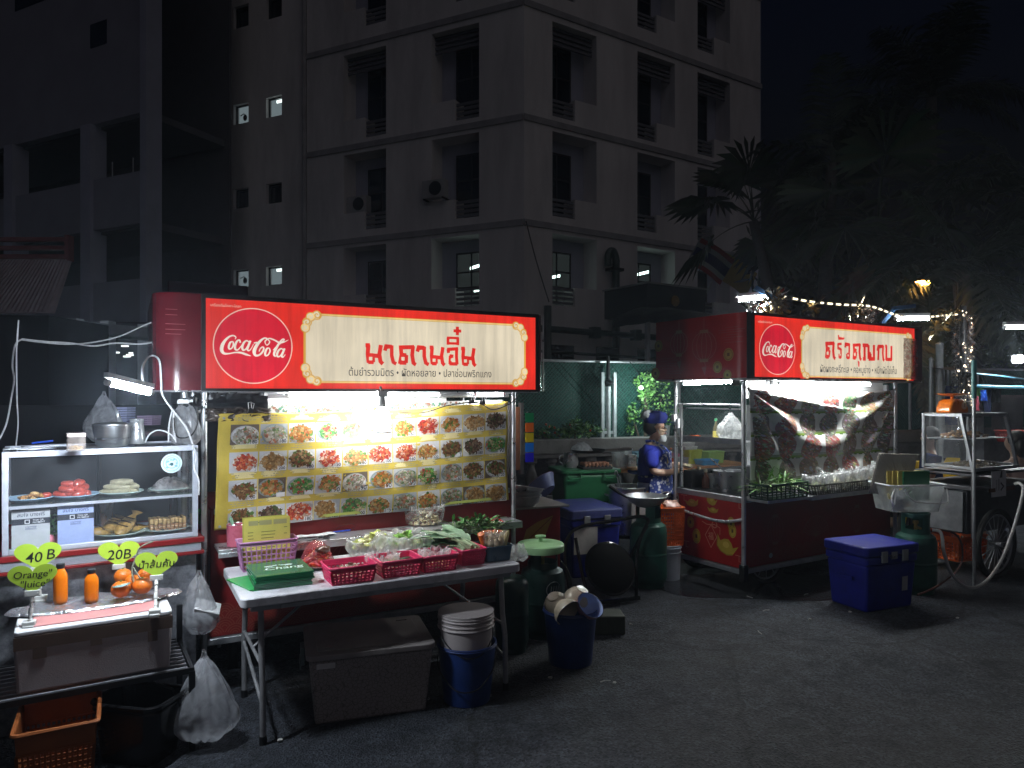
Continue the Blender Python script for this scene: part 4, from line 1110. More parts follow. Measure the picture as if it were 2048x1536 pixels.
g=MB(OFFB)
for a,b in((.015,.03),(.015,.96),(.985,.97),(.985,.04),(.5,.985)):
 p=ban(a,b,2);g.cyl(p,(p[0],p[1]-.003,p[2]),.008,n=10)
g.build('eyelet',STEEL_DULL,o)
def binder(u,v,z,lab):
 o=thing('binder_clip',lab,'clip',F1.W(u,v,z),F1.a,'clips holding the menu')
 g=MB();g.prism([(-.016,-.01),(.016,-.01),(.006,.022),(-.006,.022)],-.022,.022,'xz');g.M=None
 g.build('jaw',BLACKPLASTIC,o)
 g=MB();g.tube([(-.012,-.02,.015),(-.016,-.03,.05),(0,-.03,.055),(.004,-.022,.018)],.0022,5);g.tube([(.012,-.02,.015),(.018,-.028,.045),(.005,-.028,.05)],.0022,5);g.build('wire_handle',STEEL,o)
binder(.17,.89,1.555,'black binder clip on the crumpled wrap at the top left of the menu')
binder(1.60,.89,1.60,'black binder clip under the short lamp, left one of two')
binder(1.68,.885,1.595,'black binder clip under the short lamp, right one of two')
g=MB();pts=smooth_pts([F1.W(1.08,.90,1.54),F1.W(1.25,.89,1.535),F1.W(1.42,.88,1.58),F1.W(1.62,.86,1.60),F1.W(1.75,.86,1.55),F1.W(1.88,.83,1.60),F1.W(1.95,.87,1.66)],6)
g.tube(pts,.004,5);tag(g.build('loose_wire',DARKCABLE),'thin black wire looping over the top right of the yellow menu','wire')
for k,(nm,c,wd)in enumerate((('green',S(0,150,90),''),('orange',S(255,120,30),''),('yellow',S(240,215,20),''),('light blue',S(30,140,255),''),('deep blue',S(30,10,230),''))):
 a=P(1059,835+k*20,5.02)
 o=thing('coloured_card','%s square card in the vertical chain of five beside the yellow menu'%nm,'card',a,F1.a,'coloured cards in a hanging chain')
 g=MB();g.box(-.034,.034,-.001,.001,-.032,.032);g.build('card',mat('card_'+nm.replace(' ','_'),c,0.5,0,0.06,20),o,smooth=False)
 g=MB();g.tube([(x,0.0,.034+y)for x,y in arc(-.02,0,.006,0,330,8)],.0012,4);g.build('ring',STEEL,o)
o=thing('wooden_board','tall orange brown wooden board standing behind the right post of the nearest stall','board',P(1032,880,5.15),F1.a)
g=MB();g.box(-.035,.035,0,.02,-.22,.24);g.build('board',mat('orange_wood',(0.36,0.14,0.07),0.5,0,0.3,10,stretch=(6,6,1)),o,bevel=.004)
g=MB();g.box(.036,.058,-.01,.03,-.25,.27);g.box(-.06,-.036,-.01,.03,-.25,.27);g.build('edge',mat('grey_wood',(0.14,0.13,0.13),0.7),o,smooth=False)
# ================================================================== glass case cart at the left edge
WHITEALU=mat('white_aluminium',(0.62,0.65,0.74),0.4,0.3,0.12,20)
PLATEB=mat('pale_blue_melamine',(0.34,0.50,0.66),0.25,0,0.08,10,coat=0.3)
PLATEG=mat('pale_green_melamine',(0.48,0.60,0.58),0.25,0,0.08,10,coat=0.3)
def fthing(fr,name,label,cat,u,v,z,rz=0.0,group=None):
 return thing(name,label,cat,fr.W(u,v,z),fr.a+rz,group)
OFL=(0.4,0.22,0)
case=thing('glass_case_cart','silver food cart with a two shelf glass display case, at the left edge','food cart',FL.W(0.4,0.22),FL.a)
CB,CT=0.955,1.39
g=MB(OFL);g.box(-0.55,0.785,0.03,0.62,0.16,0.868);g.build('cart_body',mat('speckled_steel',(0.30,0.31,0.34),0.38,0.7,0.45,30,0.15,90,spots=0.35),case,bevel=0.006)
g=MB(OFL);g.box(-0.6,0.815,-0.012,0.64,0.925,0.951);g.box(-0.6,0.815,-0.012,0.64,0.868,0.884);g.build('red_rail',REDPAINT,case,bevel=0.003)
g=MB(OFL);g.box(-0.6,0.80,-0.004,0.63,0.8845,0.9245)
for k in range(6):g.box(-0.6,0.80,-0.0065,-0.004,0.887+k*0.0062,0.890+k*0.0062)
g.build('ribbed_rail',WHITEALU,case,smooth=False)
def bar(g,p,q,w=0.022):
 p,q=Vector(p),Vector(q);d=(q-p).normalized();a=Vector((0,1,0))if abs(d.y)<.9 else Vector((1,0,0));b=d.cross(a).normalized();a=b.cross(d)
 a*=w/2;b*=w/2
 g.hexa([p-a-b,p+a-b,p+a+b,p-a+b],[q-a-b,q+a-b,q+a+b,q-a+b])
g=MB(OFL)
for x in(0.012,0.775):
 bar(g,(x,0.012,CB),(x,0.012,CT-.012),.024);bar(g,(x,0.438,CB),(x,0.438,CT-.012),.024)
 bar(g,(x,0.026,CT-.001),(x,0.424,CT-.001),.023)
for y in(0.012,0.438):
 bar(g,(0.0,y,CT),(0.787,y,CT),.026);bar(g,(0.024,y,CB+.011),(0.763,y,CB+.011),.02)
g.build('case_frame',WHITEALU,case,bevel=0.002)
g=MB(OFL);g.add([(0.024,0.011,CB+.02),(0.763,0.011,CB+.02),(0.763,0.011,CT-.014),(0.024,0.011,CT-.014)],[(0,1,2,3)]);g.build('front_glass',film('greasy_glass',(0.65,0.7,0.78),0.08,0.08,0.15,6),case,smooth=False)
g=MB(OFL);g.box(0.774,0.7765,0.026,0.424,CB,CT-.014);g.box(0.010,0.0125,0.026,0.424,CB,CT-.014);g.build('side_glass',GLASS,case,smooth=False)
g=MB(OFL);g.box(0.025,0.763,0.027,0.423,CT+.003,CT+.007);g.build('top_glass',film('top_glass',(0.55,0.62,0.66),0.3,0.06,0.0,6),case,smooth=False)
g=MB(OFL);g.box(0.02,0.77,0.06,0.43,1.150,1.156);g.build('middle_shelf',film('shelf_glass',(0.5,0.6,0.6),0.25,0.08,0,6),case,smooth=False)
g=MB(OFL);g.box(0.02,0.77,0.045,0.06,1.146,1.158);g.build('shelf_edge',WHITEALU,case,smooth=False)
g=MB(OFL);g.box(0.0,0.785,0.0,0.45,0.9515,CB+.001);g.build('case_floor',STEEL_DULL,case,smooth=False)
g=MB(OFL)
for x in(-.4,.7):
 g.cyl((x,.1,.151),(x,.1,.18),.02,n=8);g.cyl((x,.55,.151),(x,.55,.18),.02,n=8)
g.each('foot',BLACKMETAL,case)
sx,sz=FL.hit(344,927,0.0)
o=fthing(FL,'round_sticker','round pale blue sticker at the top right of the display glass','sticker',sx,0.0085,sz)
g=MB();mp=lambda k:(lambda x,y:(x,-0.0005*k,y))
g.flat(arc(0,0,.047,0,350,36),mp(0),(.62,.78,.8));g.ribbon(arc(0,0,.037,0,360,30),.002,mp(1),(.12,.35,.42));g.ribbon(arc(0,.002,.025,0,360,24),.003,mp(1),(.2,.45,.5))
for k in range(12):g.flat(arc(.028*math.cos(k)*.8,.02*math.sin(k*1.7),.005,0,300,6),mp(1.4),(.25,.5,.55))
g.flat(arc(0,-.004,.008,0,330,10),mp(2),(.03,.12,.14))
g.build('sticker_face',PRINT,o,smooth=False)
for k,(px,py,w,h,c,lab)in enumerate(((62,1072,.142,.17,(.50,.52,.55),'white payment card with a dark band behind the glass, the left one of two'),(152,1066,.142,.175,(.36,.44,.72),'bluish payment card with a dark band behind the glass, the right one of two'))):
 x,z=FL.hit(px,py,0.045)
 o=fthing(FL,'payment_card',lab,'sign card',x,0.05,CB+.003,group='payment cards in the display case')
 g=MB();q=lambda k_:(lambda x,y:(x,-0.0006*k_+y*.10,y))
 zt=h*1.04;wd=w/2
 g.flat([(-wd,0),(wd,0),(wd,zt),(-wd,zt)],q(0),c)
 g.flat([(-wd,zt-.062),(wd,zt-.062),(wd,zt-.036),(-wd,zt-.036)],q(1),(.035,.04,.055))
 g.text('สมใจ บางศรี',.021,q(1),0,zt-.026,.01,'CENTER',(.05,.06,.1))
 g.text('THAI QR',.0105,q(2),.006,zt-.048,.01,'LEFT',(.7,.72,.75));g.text('PAYMENT',.0105,q(2),.006,zt-.058,.01,'LEFT',(.7,.72,.75))
 g.ribbon([(-.022,zt-.057),(-.022,zt-.042),(-.006,zt-.042),(-.006,zt-.057),(-.022,zt-.057)],.003,q(2),(.7,.72,.75))
 g.ribbon([(-.02,zt-.084),(.02,zt-.084),(.02,zt-.072),(-.02,zt-.072),(-.02,zt-.084)],.0015,q(1),(.08,.1,.2))
 g.text('พร้อมเพย์',.009,q(1),0,zt-.0815,.02,'CENTER',(.08,.1,.2))
 g.build('card',PRINT,o,smooth=False,thick=.001)
def plate(fr,u,v,z,r,m,label,sy=1.0):
 o=fthing(fr,'plate',label,'plate',u,v,z)
 g=MB();g.shell([(0.0,0.003),(r*.62,0.003),(r,0.020),(r,0.024),(r*.6,0.008),(0.0,0.0075)],n=36,sy=sy);g.build('dish',m,o)
 return o
SH=1.1565
def at_shelf(px,py):return FL.hit(px,py,0.2)[0]
ups=[at_shelf(58,1000),at_shelf(152,992),at_shelf(243,986),at_shelf(338,980)]
plate(FL,ups[0],.20,SH,.10,PLATEB,'pale blue plate of fried pieces at the left of the upper glass shelf')
plate(FL,ups[1],.20,SH,.098,PLATEB,'pale blue plate under the red sausages on the upper shelf')
plate(FL,ups[2],.20,SH,.098,PLATEG,'pale plate under the grey fish rolls on the upper shelf')
plate(FL,ups[3],.20,SH,.095,PLATEG,'pale plate at the right of the upper shelf holding wrapped shreds')
def pile(name,label,cat,group,proto_fn,m,spots,rz0=0.0,smooth=True):
 """every piece of a pile is an object of its own; the pieces share one mesh"""
 g=MB();proto_fn(g);first=None;outs=[]
 for k,(p,rot,sc)in enumerate(spots):
  if first is None:
   first=g.build(name,m,smooth=smooth);o=first
   tag(o,label,cat,group)
  else:
   o=first.copy();COL.objects.link(o)
  o.location=p;o.rotation_euler=rot;o.scale=(sc,sc,sc);outs.append(o)
 return outs
rp=random.Random(5)
def heap(fr,u,v,z,rx,ry,layers,r0,ang=None,jit=.35):
 out=[]
 for li,n in enumerate(layers):
  k=1-.22*li
  for i in range(n):
   t=6.283*i/n+li*.7;q=rp.uniform(.45,.8)if n>1 else rp.uniform(0,.3)
   w=fr.W(u+rx*k*q*math.cos(t)*(1 if i%2 else .55),v+ry*k*q*math.sin(t),z+r0*(1+1.45*li))
   a=fr.a+(ang if ang is not None else rp.uniform(0,3.1))+rp.uniform(-jit,jit)
   out.append((w,(rp.uniform(-.12,.12),rp.uniform(-.12,.12),a),rp.uniform(.9,1.12)))
 return out
SAUS=mat('red_sausage',(0.42,0.055,0.035),0.3,0,0.3,40,0.1,coat=0.3)
pile('sausage','short red sausage in the heap on the pale blue plate of the upper shelf','sausage','red sausages on the upper shelf',lambda g:g.tube([(x,0,.004*math.sin(x*60))for x in(-.030,-.028,-.022,0,.022,.028,.030)],[.003,.011,.0155,.017,.0155,.011,.003],12),SAUS,heap(FL,ups[1],.2,SH+.009,.085,.075,[9,6,3],.016))
pile('fish_roll','grey green fish roll in the heap on the upper shelf','fish roll','fish rolls on the upper shelf',lambda g:g.tube([(x,.004*math.sin(x*50),0)for x in(-.05,-.047,-.03,0,.03,.047,.05)],[.004,.010,.014,.015,.013,.009,.003],10),mat('fish_skin',(0.34,0.31,0.20),0.35,0,0.4,60,0.1,coat=.2),heap(FL,ups[2],.2,SH+.009,.085,.07,[7,4,2],.014,2.6,.25))
def lumps(fr,name,label,cat,u,v,z,pal,n,rx,ry,h,size,seed,m=None,kind=None,flatten=.6,round_=8):
 """loose chopped food: one heap of many small irregular pieces"""
 r=random.Random(seed)
 g=MB()
 for i in range(n):
  t=r.uniform(0,6.283);q=math.sqrt(r.random());zz=h*(1-q*q)*r.uniform(.3,1)
  c=r.choice(pal);k=r.uniform(.7,1.25)
  s_=size*r.uniform(.6,1.35)
  g.ell((math.cos(t)*q*rx,math.sin(t)*q*ry,zz+s_*.4),(s_,s_*r.uniform(.4,.9),s_*flatten*r.uniform(.5,1)),round_,5,rot=Euler((r.uniform(-.7,.7),r.uniform(-.7,.7),r.uniform(0,3.1))).to_matrix(),col=tuple(x*k for x in c),lump=.3,seed=i)
 o=g.build(name,m or FOOD,loc=fr.W(u,v,z),rz=fr.a)
 return tag(o,label,cat,kind=kind)
lumps(FL,'fried_pieces','golden fried pieces on the leftmost plate of the upper shelf','fried food',ups[0]+.02,.2,SH+.008,[(.5,.28,.1),(.42,.2,.06),(.55,.36,.16)],26,.07,.06,.02,.016,3,kind='stuff')
pile('sausage','single red sausage lying beside the golden fried pieces','sausage',None,lambda g:g.ell((0,0,0),(.024,.015,.015),12,8),SAUS,[(FL.W(ups[0]+.066,.19,SH+.026),(0,0,FL.a+.3),1)])
lumps(FL,'dried_shreds','pale pinkish shreds wrapped in clear film on the right plate of the upper shelf','shredded food',ups[3],.2,SH+.008,[(.5,.42,.42),(.58,.5,.5),(.36,.28,.3)],60,.075,.06,.045,.016,4,kind='stuff',flatten=.25)
def film_over(fr,name,label,u,v,z,rx,ry,h,seed,m=None):
 g=MB()
 def f(a,b):
  t=6.283*a;q=b
  d=Vector((math.cos(t),math.sin(t),0));k=1+.16*noise.noise(Vector((d.x*2.2,d.y*2.2,q*3+seed)))
  return(d.x*rx*q*k,d.y*ry*q*k,h*(1-q**2.4)+.014*noise.noise(Vector((d.x*4*q,d.y*4*q,seed*2.0))))
 g.surf(f,40,12);return tag(g.build(name,m or BAG,loc=fr.W(u,v,z),rz=fr.a),label,'plastic wrap')
film_over(FL,'cling_film','clear film stretched over the pale shreds on the upper shelf',ups[3],.2,SH+.012,.095,.08,.062,1)
lo=[FL.hit(240,1068,.2)[0],FL.hit(327,1062,.2)[0]]
plate(FL,lo[0],.2,CB+.004,.115,PLATEG,'pale plate of grilled fish on the floor of the display case')
plate(FL,lo[1]+.01,.2,CB+.004,.11,PLATEG,'pale plate of sliced crispy pork on the floor of the display case')
FISH=mat('grilled_fish_skin',(1,1,1),0.35,0,0.5,45,0.3,attr=True,coat=.2)
def fish(g):
 prof=[(-.085,.012,.008),(-.075,.022,.014),(-.05,.034,.02),(-.015,.038,.022),(.03,.03,.017),(.06,.014,.009),(.072,.010,.005),(.098,.03,.004)]
 n=12;v=[]
 for x,ry,rz in prof:
  for i in range(n):
   t=6.283*i/n;v.append((x,ry*math.cos(t),rz*math.sin(t)))
 f=[(a*n+i,a*n+(i+1)%n,(a+1)*n+(i+1)%n,(a+1)*n+i)for a in range(len(prof)-1)for i in range(n)]+[tuple(range(n))[::-1],tuple(7*n+i for i in range(n))]
 g.add(v,f,(.34,.20,.05))
 for s_ in(-.04,-.01,.02):g.box(s_,s_+.005,-.026,.026,.0195,.0225,(.03,.015,.008))
for k,(du,dv,dz,rz,ry,lab)in enumerate(((-.05,.02,.022,.5,.05,'whole grilled fish lying lowest on its plate in the display case'),(.03,.0,.05,.9,-.5,'whole grilled fish leaning with its tail up on top of the others'),(.05,.03,.022,.1,.0,'grilled fish at the right side of the fish plate'),(-.02,.05,.05,1.2,-.2,'dark grilled fish at the back of the fish plate'))):
 g=MB();fish(g)
 q=g.build('grilled_fish',FISH,loc=FL.W(lo[0]+du,.2+dv,CB+.01+dz));q.rotation_euler=(.3,ry,FL.a+rz);tag(q,lab,'fish','grilled fish on one plate')
PORK=mat('crispy_pork',(1,1,1),.4,0,.35,70,.5,attr=True)
g=MB();ps=[]
for k in range(9):
 g=MB();x=-.075+k*.0185
 rr_=random.Random(k)
 g.box(x,x+.0165,-.045,.045,.045+rr_.uniform(-.004,.004),.068+rr_.uniform(-.004,.006),(.55,.36,.15))
 g.box(x,x+.0165,-.04,.042,.018,.0449,(.42,.22,.1));g.box(x+.001,x+.0155,-.041,.0425,.028,.035,(.62,.46,.3))
 q=g.build('pork_slice',PORK,loc=FL.W(lo[1]+.01,.2,CB+.004),rz=FL.a,bevel=.004)
 tag(q,'slice of crispy pork standing in the row on the right plate of the display case','pork slice','crispy pork slices')
lumps(FL,'pork_pieces','small pale pork pieces in front of the crispy pork row','meat',lo[1]+.01,.135,CB+.012,[(.5,.33,.2),(.42,.24,.14)],16,.075,.02,.01,.013,14,kind='stuff')
o=fthing(FL,'tea_cup','clear plastic cup half full of brown tea inside the display case','cup',FL.hit(213,1040,.36)[0],.36,CB+.004)
g=MB();g.shell([(.025,0),(.033,.15),(.031,.15),(.024,.004)],n=20);g.build('cup',film('cup_film',(.8,.8,.82),.35,.1,0,9),o)
g=MB();g.lathe([(0,.004),(.0245,.004),(.029,.095),(0,.095)],n=20);g.build('tea',mat('tea',(.35,.14,.04),.1,0,.05,5),o)
for k,(px,lab)in enumerate(((100,'pink egg between the two payment cards'),(118,'pink egg touching the bluish payment card'))):
 g=MB();g.ell((0,0,.024),(.021,.021,.027),14,10);q=g.build('pink_egg',mat('pink_shell',(.75,.2,.3),.5,0,.05,12),loc=FL.W(FL.hit(px,1080,.12)[0],.12,CB+.004));tag(q,lab,'egg','pink eggs in the case')
leafy('green_stalks','bunch of green stalks behind the payment cards','vegetables',FL.W(FL.hit(105,1040,.3)[0],.3,CB+.004),[(0,0,.06,1,.05,.03,.06)],80,.06,[(.05,.16,.05),(.08,.2,.06)],stems=False,seed=31,narrow=.2)
g=MB();g.surf(lambda a,b:(.02+.06*a,.1+.02*noise.noise(Vector((a*5,b*5,3))),CB+.01+.11*b),10,10);tag(g.build('red_wrapper',mat('red_film',(.55,.02,.04),.25),loc=FL.W(0,0,0),rz=FL.a),'crumpled red wrapper in the left corner of the display case','wrapper')
g=MB();g.box(.56,.585,.40,.415,CB+.02,CT-.03)
TOPZ=CT+.0135
def on_case(px,py):return FL.L(G(px,py,TOPZ))
u,v,_=on_case(227,894)
o=fthing(FL,'cooking_pot','shiny aluminium pot with a lid standing on the glass case','pot',u,v+.06,TOPZ)
g=MB();g.lathe([(.060,0),(.068,.006),(.080,.07),(.083,.098),(.088,.101),(.088,.104),(.08,.104)],n=36);g.build('pot_body',mat('brushed_aluminium',(.62,.63,.65),.3,1,.2,6,0,stretch=(.3,.3,6)),o)
g=MB();g.lathe([(.086,.104),(.084,.109),(.04,.117),(.0,.119)],n=36);g.build('lid',MATS['brushed_aluminium'],o)
u,v,_=on_case(275,888)
o=fthing(FL,'steel_tumbler','steel bottle with a narrow neck standing behind the pot','bottle',u,v+.03,TOPZ)
g=MB();g.lathe([(.036,0),(.040,.01),(.040,.03),(.034,.08),(.030,.105),(.032,.108),(.032,.125),(.0,.127)],n=28);g.build('body',STEEL,o)
u,v,_=on_case(153,902)
o=fthing(FL,'toothpick_jar','square clear jar of toothpicks on the front edge of the glass case','jar',u,v+.04,TOPZ)
g=MB();g.prism(rrect(-.036,.036,-.036,.036,.012),0,.062);g.build('glass',film('jar_glass',(.7,.6,.55),.3,.06,0,10),o)
g=MB();g.prism(rrect(-.037,.037,-.037,.037,.012),.0625,.077);g.build('lid',mat('clear_pink_lid',(.6,.5,.48),.25),o)
g=MB()
for k in range(40):
 a=rp.uniform(0,3.1);p=Vector((rp.uniform(-.014,.014),rp.uniform(-.014,.014),rp.uniform(.004,.02)));d=Vector((math.cos(a),math.sin(a),rp.uniform(-.15,.15)))*.017
 g.cyl(p-d,p+d,.0012,n=4)
g.build('toothpicks',mat('pale_wood',(.6,.42,.22),.6),o)
for k,(px,py,lab,c)in enumerate(((60,900,'white paper pad lying on the left of the glass case',(.6,.62,.66)),(95,895,'second paper sheet with a blue pen on it, beside the jar',(.55,.57,.65)))):
 u,v,_=on_case(px,py);o=fthing(FL,'paper_pad',lab,'paper',u,max(.05,v+.05),TOPZ,.2*k)
 g=MB();g.surf(lambda a,b:(-.10+.2*a,-.05+.1*b,.004+.003*k+.006*noise.noise(Vector((a*3,b*3,k)))),8,6,c);g.build('sheet',PRINT,o,thick=.004)
 if k:pass
u,v,_=on_case(85,890)
o=fthing(FL,'ballpoint_pen','blue pen lying on the papers on the glass case','pen',u,max(.05,v+.05),TOPZ+.009,.5);g=MB();g.cyl((-.05,0,0),(.05,0,.006),.005,n=8);g.build('barrel',mat('blue_plastic',(.02,.08,.5),.3),o)
for q in list(COL.objects):
 if q.parent is None and q.name.split('.')[0]in('glass_case_cart','round_sticker','payment_card','plate','sausage','fish_roll','fried_pieces','dried_shreds','cling_film','grilled_fish','pork_slice','pork_pieces','tea_cup','pink_egg','green_stalks','red_wrapper','cooking_pot','steel_tumbler','toothpick_jar','paper_pad','ballpoint_pen'):
  q.scale=q.scale*FL.K
o=tube_lamp('tube_lamp','dazzling slanted tube lamp hanging over the glass case',P(212,764,3.0),P(305,786,3.22),.0125,lamp('case_tube',(.80,.90,1.0),1600))
g=MB();pts=smooth_pts([P(288,775,3.24),P(285,735,3.5),P(300,712,3.85),P(318,720,3.85),P(322,760,3.85),P(325,790,3.85),P(345,820,3.85),P(372,855,3.85),P(385,888,3.82)],6)
g.tube(pts,.005,6);tag(g.build('power_cord',CABLE),'pale cord curling from the slanted lamp down to the case corner','cord')
for k,(pp,w,lab)in enumerate((([(45,678,4.3),(90,683,4.3),(140,686,4.3),(188,692,4.25),(230,686,4.2),(280,688,4.1),(326,681,4.0)],.005,'sagging white wire running level to the side of the sign box'),([(45,680,4.32),(120,688,4.3),(175,686,4.3),(235,674,4.25),(290,650,4.15),(327,635,4.05)],.004,'white wire rising to the upper side of the sign box'),([(45,678,4.3),(30,690,4.3),(25,730,4.3),(28,760,4.3),(22,800,4.3),(12,850,4.2),(-8,890,4.1)],.005,'white wire hanging down at the far left edge'),([(34,690,4.25),(37,640,4.25),(33,700,4.25),(34,800,4.25),(36,850,4.2),(30,905,4.1)],.004,'thin straight wire hanging beside the far left post'))):
 g=MB();g.tube(smooth_pts([P(*q)for q in pp],6),w,5);tag(g.build('white_wire',CABLE),lab,'wire','white wires at the left')
for k,(pp,lab)in enumerate((([(345,818,3.9),(338,850,3.9),(337,885,3.88)],'white flex hanging straight left of the bag'),([(347,818,3.9),(348,860,3.9),(352,885,3.88)],'white flex hanging straight right of the other'),([(290,885,3.85),(300,868,3.85),(318,860,3.88),(340,868,3.9),(350,880,3.9)],'white flex arching low over the back of the case'),([(385,890,3.8),(392,915,3.75),(388,935,3.72),(397,960,3.7),(398,990,3.7)],'white flex running down the case corner'))):
 g=MB();g.tube(smooth_pts([P(*q)for q in pp],6),.004,5);tag(g.build('lamp_flex',CABLE),lab,'wire','flex at the case')
g=MB();g.tube(smooth_pts([P(348,835,3.9),P(352,870,3.9),P(368,876,3.9),P(385,868,3.9),P(395,845,3.9),P(393,815,3.9)],6),.004,5);tag(g.build('black_wire',DARKCABLE),'black cord looped over the plastic bag by the stall post','wire')
o=thing('plug_adapter','white plug adapter among the cords under the sign box corner','plug',P(366,803,3.95),F1.a)
g=MB();g.box(-.03,.03,-.015,.015,-.012,.012);g.build('casing',WHITEPLASTIC,o,bevel=.004);g=MB();g.cyl((.03,0,0),(.05,0,.004),.008,n=8);g.build('plug',WHITEPLASTIC,o)
o=thing('stacked_wiring_box','dark tangle of black cloth and wires under the sign box corner','cloth',P(385,812,4.05));g=MB();g.ell((0,0,0),(.06,.05,.05),16,12,lump=.7,seed=4);g.build('cloth',BLACKPLASTIC,o)
def hang_bag(name,label,top,h,rx,ry,seed,m=None,handles=True,fill=None,neck=.16,rz=0):
 """plastic carrier bag hanging by its handles"""
 o=thing(name,label,'plastic bag',top,rz,None)
 g=MB()
 def f(a,b):
  t=6.283*a;d=Vector((math.cos(t),math.sin(t),0))
  q=neck+(1-neck)*(1-(1-min(1,b/.72))**1.6)if b<.72 else math.sqrt(max(0.0,1-((b-.72)/.28)**2))
  q=max(q,.02)*(1+.15*noise.noise(Vector((d.x*1.6,d.y*1.6,b*2.4+seed))))*(1+.08*math.sin(t*9+seed)*(1-b)**1.5+.02*math.sin(t*17+5*b))
  return(d.x*rx*q+.05*rx*noise.noise(Vector((b*3,seed,0))),d.y*ry*q,-h*(.10+.9*b)+.02*noise.noise(Vector((d.x*3,d.y*3,b*5+seed))))
 g.surf(f,80,34);g.build('bag',m or BAG_DIM,o,sharp=60)
 if handles:
  g=MB()
  for sg in(-1,1):
   g.surf(lambda a,b:(sg*rx*neck*(.2+.9*b)+.010*(a-.5),.004*math.sin(a*9),-h*.14*b),3,5)
  g.build('handle',m or BAG_DIM,o)
 return o
hang_bag('plastic_bag','empty clear bag hanging by two peaks behind the pot on the glass case',P(208,782,4.5),.33,.125,.06,1,neck=.12)
hang_bag('plastic_bag','stuffed clear bag hanging beside the left posts of the nearest stall',P(370,803,4.0),.25,.09,.06,2,neck=.4)
def tray_stack(x0,x1,y0,y1,Y,n,label,grp,c):
 for k in range(n):
  py=y1+(y0-y1)*k/n
  a,b=P(x0+(x1-x0)*.06*(n-k)/n,py,Y),P(x1-(x1-x0)*.04*(n-k)/n,py,Y)
  h=(P(0,y0,Y).z-P(0,y1,Y).z)/n
  g=MB();w=(b-a).length/2
  g.shell([(w*.98,0),(w,h*.72),(w*.94,h*.72),(w*.9,h*.2),(0,h*.2)],n=4,sy=.7,rot=Matrix.Rotation(R(45),3,'Z'),sx=1.0)
  q=g.build('foam_tray',mat('tray_'+grp,c,.6),loc=(a+b)/2);tag(q,label,'tray',grp)
tray_stack(228,270,813,856,4.75,9,'bluish tray in the taller stack behind the pot','bluish tray stack',(.30,.32,.5))
tray_stack(275,322,830,850,4.8,5,'mauve tray in the lower stack behind the steel bottle','mauve tray stack',(.3,.2,.32))
o=thing('back_table','small dark table behind the glass case carrying the tray stacks','table',P(272,862,4.8),F1.a);zt=o.location.z
g=MB();g.box(-.25,.25,-.12,.3,-.03,0);g.build('tabletop',mat('dark_table',(.05,.02,.03),.6),o,smooth=False)
for sx in(-.22,.22):
 g=MB();g.cyl((sx,.1,-zt),(sx,.1,-.03),.015,n=6);g.build('leg',BLACKMETAL,o)
 # ================================================================== juice box on the black rack in front
FB=Frame(-2.085,2.972,31.5)
OFB=(0.3,0.2,0)
rack=thing('black_rack','low black metal rack with a slatted top under the white foam box','rack',FB.W(.3,.2),FB.a)
for u,v,z in((.68,-.035,.372),(.68,.43,.56),(-.1,-.035,.372),(-.1,.43,.372)):
 g=MB(OFB);g.box(u-.013,u+.013,v-.013,v+.013,0,z);g.build('post',BLACKMETAL,rack,smooth=False)
g=MB(OFB)
for k in range(9):g.box(-.085,.665,-.02+k*.053,-.006+k*.053,.374,.384)
g.build('slat',mat('grey_slat',(.25,.25,.27),.45,.5,.3,20),rack,smooth=False)
g=MB(OFB);g.box(-.1,.69,-.045,-.03,.36,.386);g.box(-.1,.69,.425,.44,.36,.386);g.box(.672,.688,-.03,.425,.36,.386)
g.tube([(.68,-.03,.10),(.60,-.03,.3),(.5,-.03,.36)],.006,5);g.build('edge_rail',BLACKMETAL,rack,smooth=False)
FOAM=mat('white_foam',(0.44,0.385,0.39),0.85,0,0.06,60,0.25,220)
box=thing('foam_box','white foam box with brown tape and a pink tray lid, carrying the juice display','foam box',FB.W(.3,.2),FB.a)
g=MB(OFB);g.hexa([(.008,.01,.386),(.592,.01,.386),(.592,.40,.386),(.008,.40,.386)],[(-.004,-.004,.632),(.604,-.004,.632),(.604,.41,.632),(-.004,.41,.632)]);g.build('box_body',FOAM,box,bevel=.012)
g=MB(OFB);g.prism(rrect(-.002,.602,-.002,.408,.02),.634,.655);g.build('lid',mat('white_lid',(.78,.78,.8),.5,0,.06,20),box,bevel=.006)
g=MB(OFB);g.prism(rrect(.06,.545,.035,.39,.01),.6555,.661);g.build('pink_tray',mat('pink_tray',(.62,.27,.26),.5,0,.08,10),box,bevel=.002)
TAPE=mat('brown_tape',(.17,.115,.09),.35,0,.15,8)
g=MB(OFB)
def fy(z):return .01-.014*(z-.386)/.246-.0025
for x0,x1,z0,z1 in((-.002,.603,.575,.631),(.065,.115,.53,.574),(.275,.32,.548,.574),(.50,.54,.525,.574)):
 g.add([(x0,fy(z0),z0),(x1,fy(z0),z0),(x1,fy(z1),z1),(x0,fy(z1),z1)],[(0,1,2,3)])
g.build('tape',TAPE,box,smooth=False,thick=.001)
FOIL=mat('aluminium_foil',(.8,.81,.85),.24,.85,.1,20,.9,55)
g=MB()
def ff(a,b):
 t=6.283*a;k=1+.05*noise.noise(Vector((math.cos(t)*5,math.sin(t)*5,1)))
 x,y=.365*b*k*math.cos(t),.135*b*k*math.sin(t)
 return(x,y,.006*noise.noise(Vector((x*40,y*40,0)))+.004*noise.noise(Vector((x*110,y*110,4)))-(.01 if b>.97 else 0))
g.surf(ff,90,30)
tag(g.build('foil_sheet',FOIL,loc=FB.W(.31,.29,.674),rz=FB.a,sharp=180),'crumpled silver foil spread under the juice bottles and oranges','foil')
FZ=.676
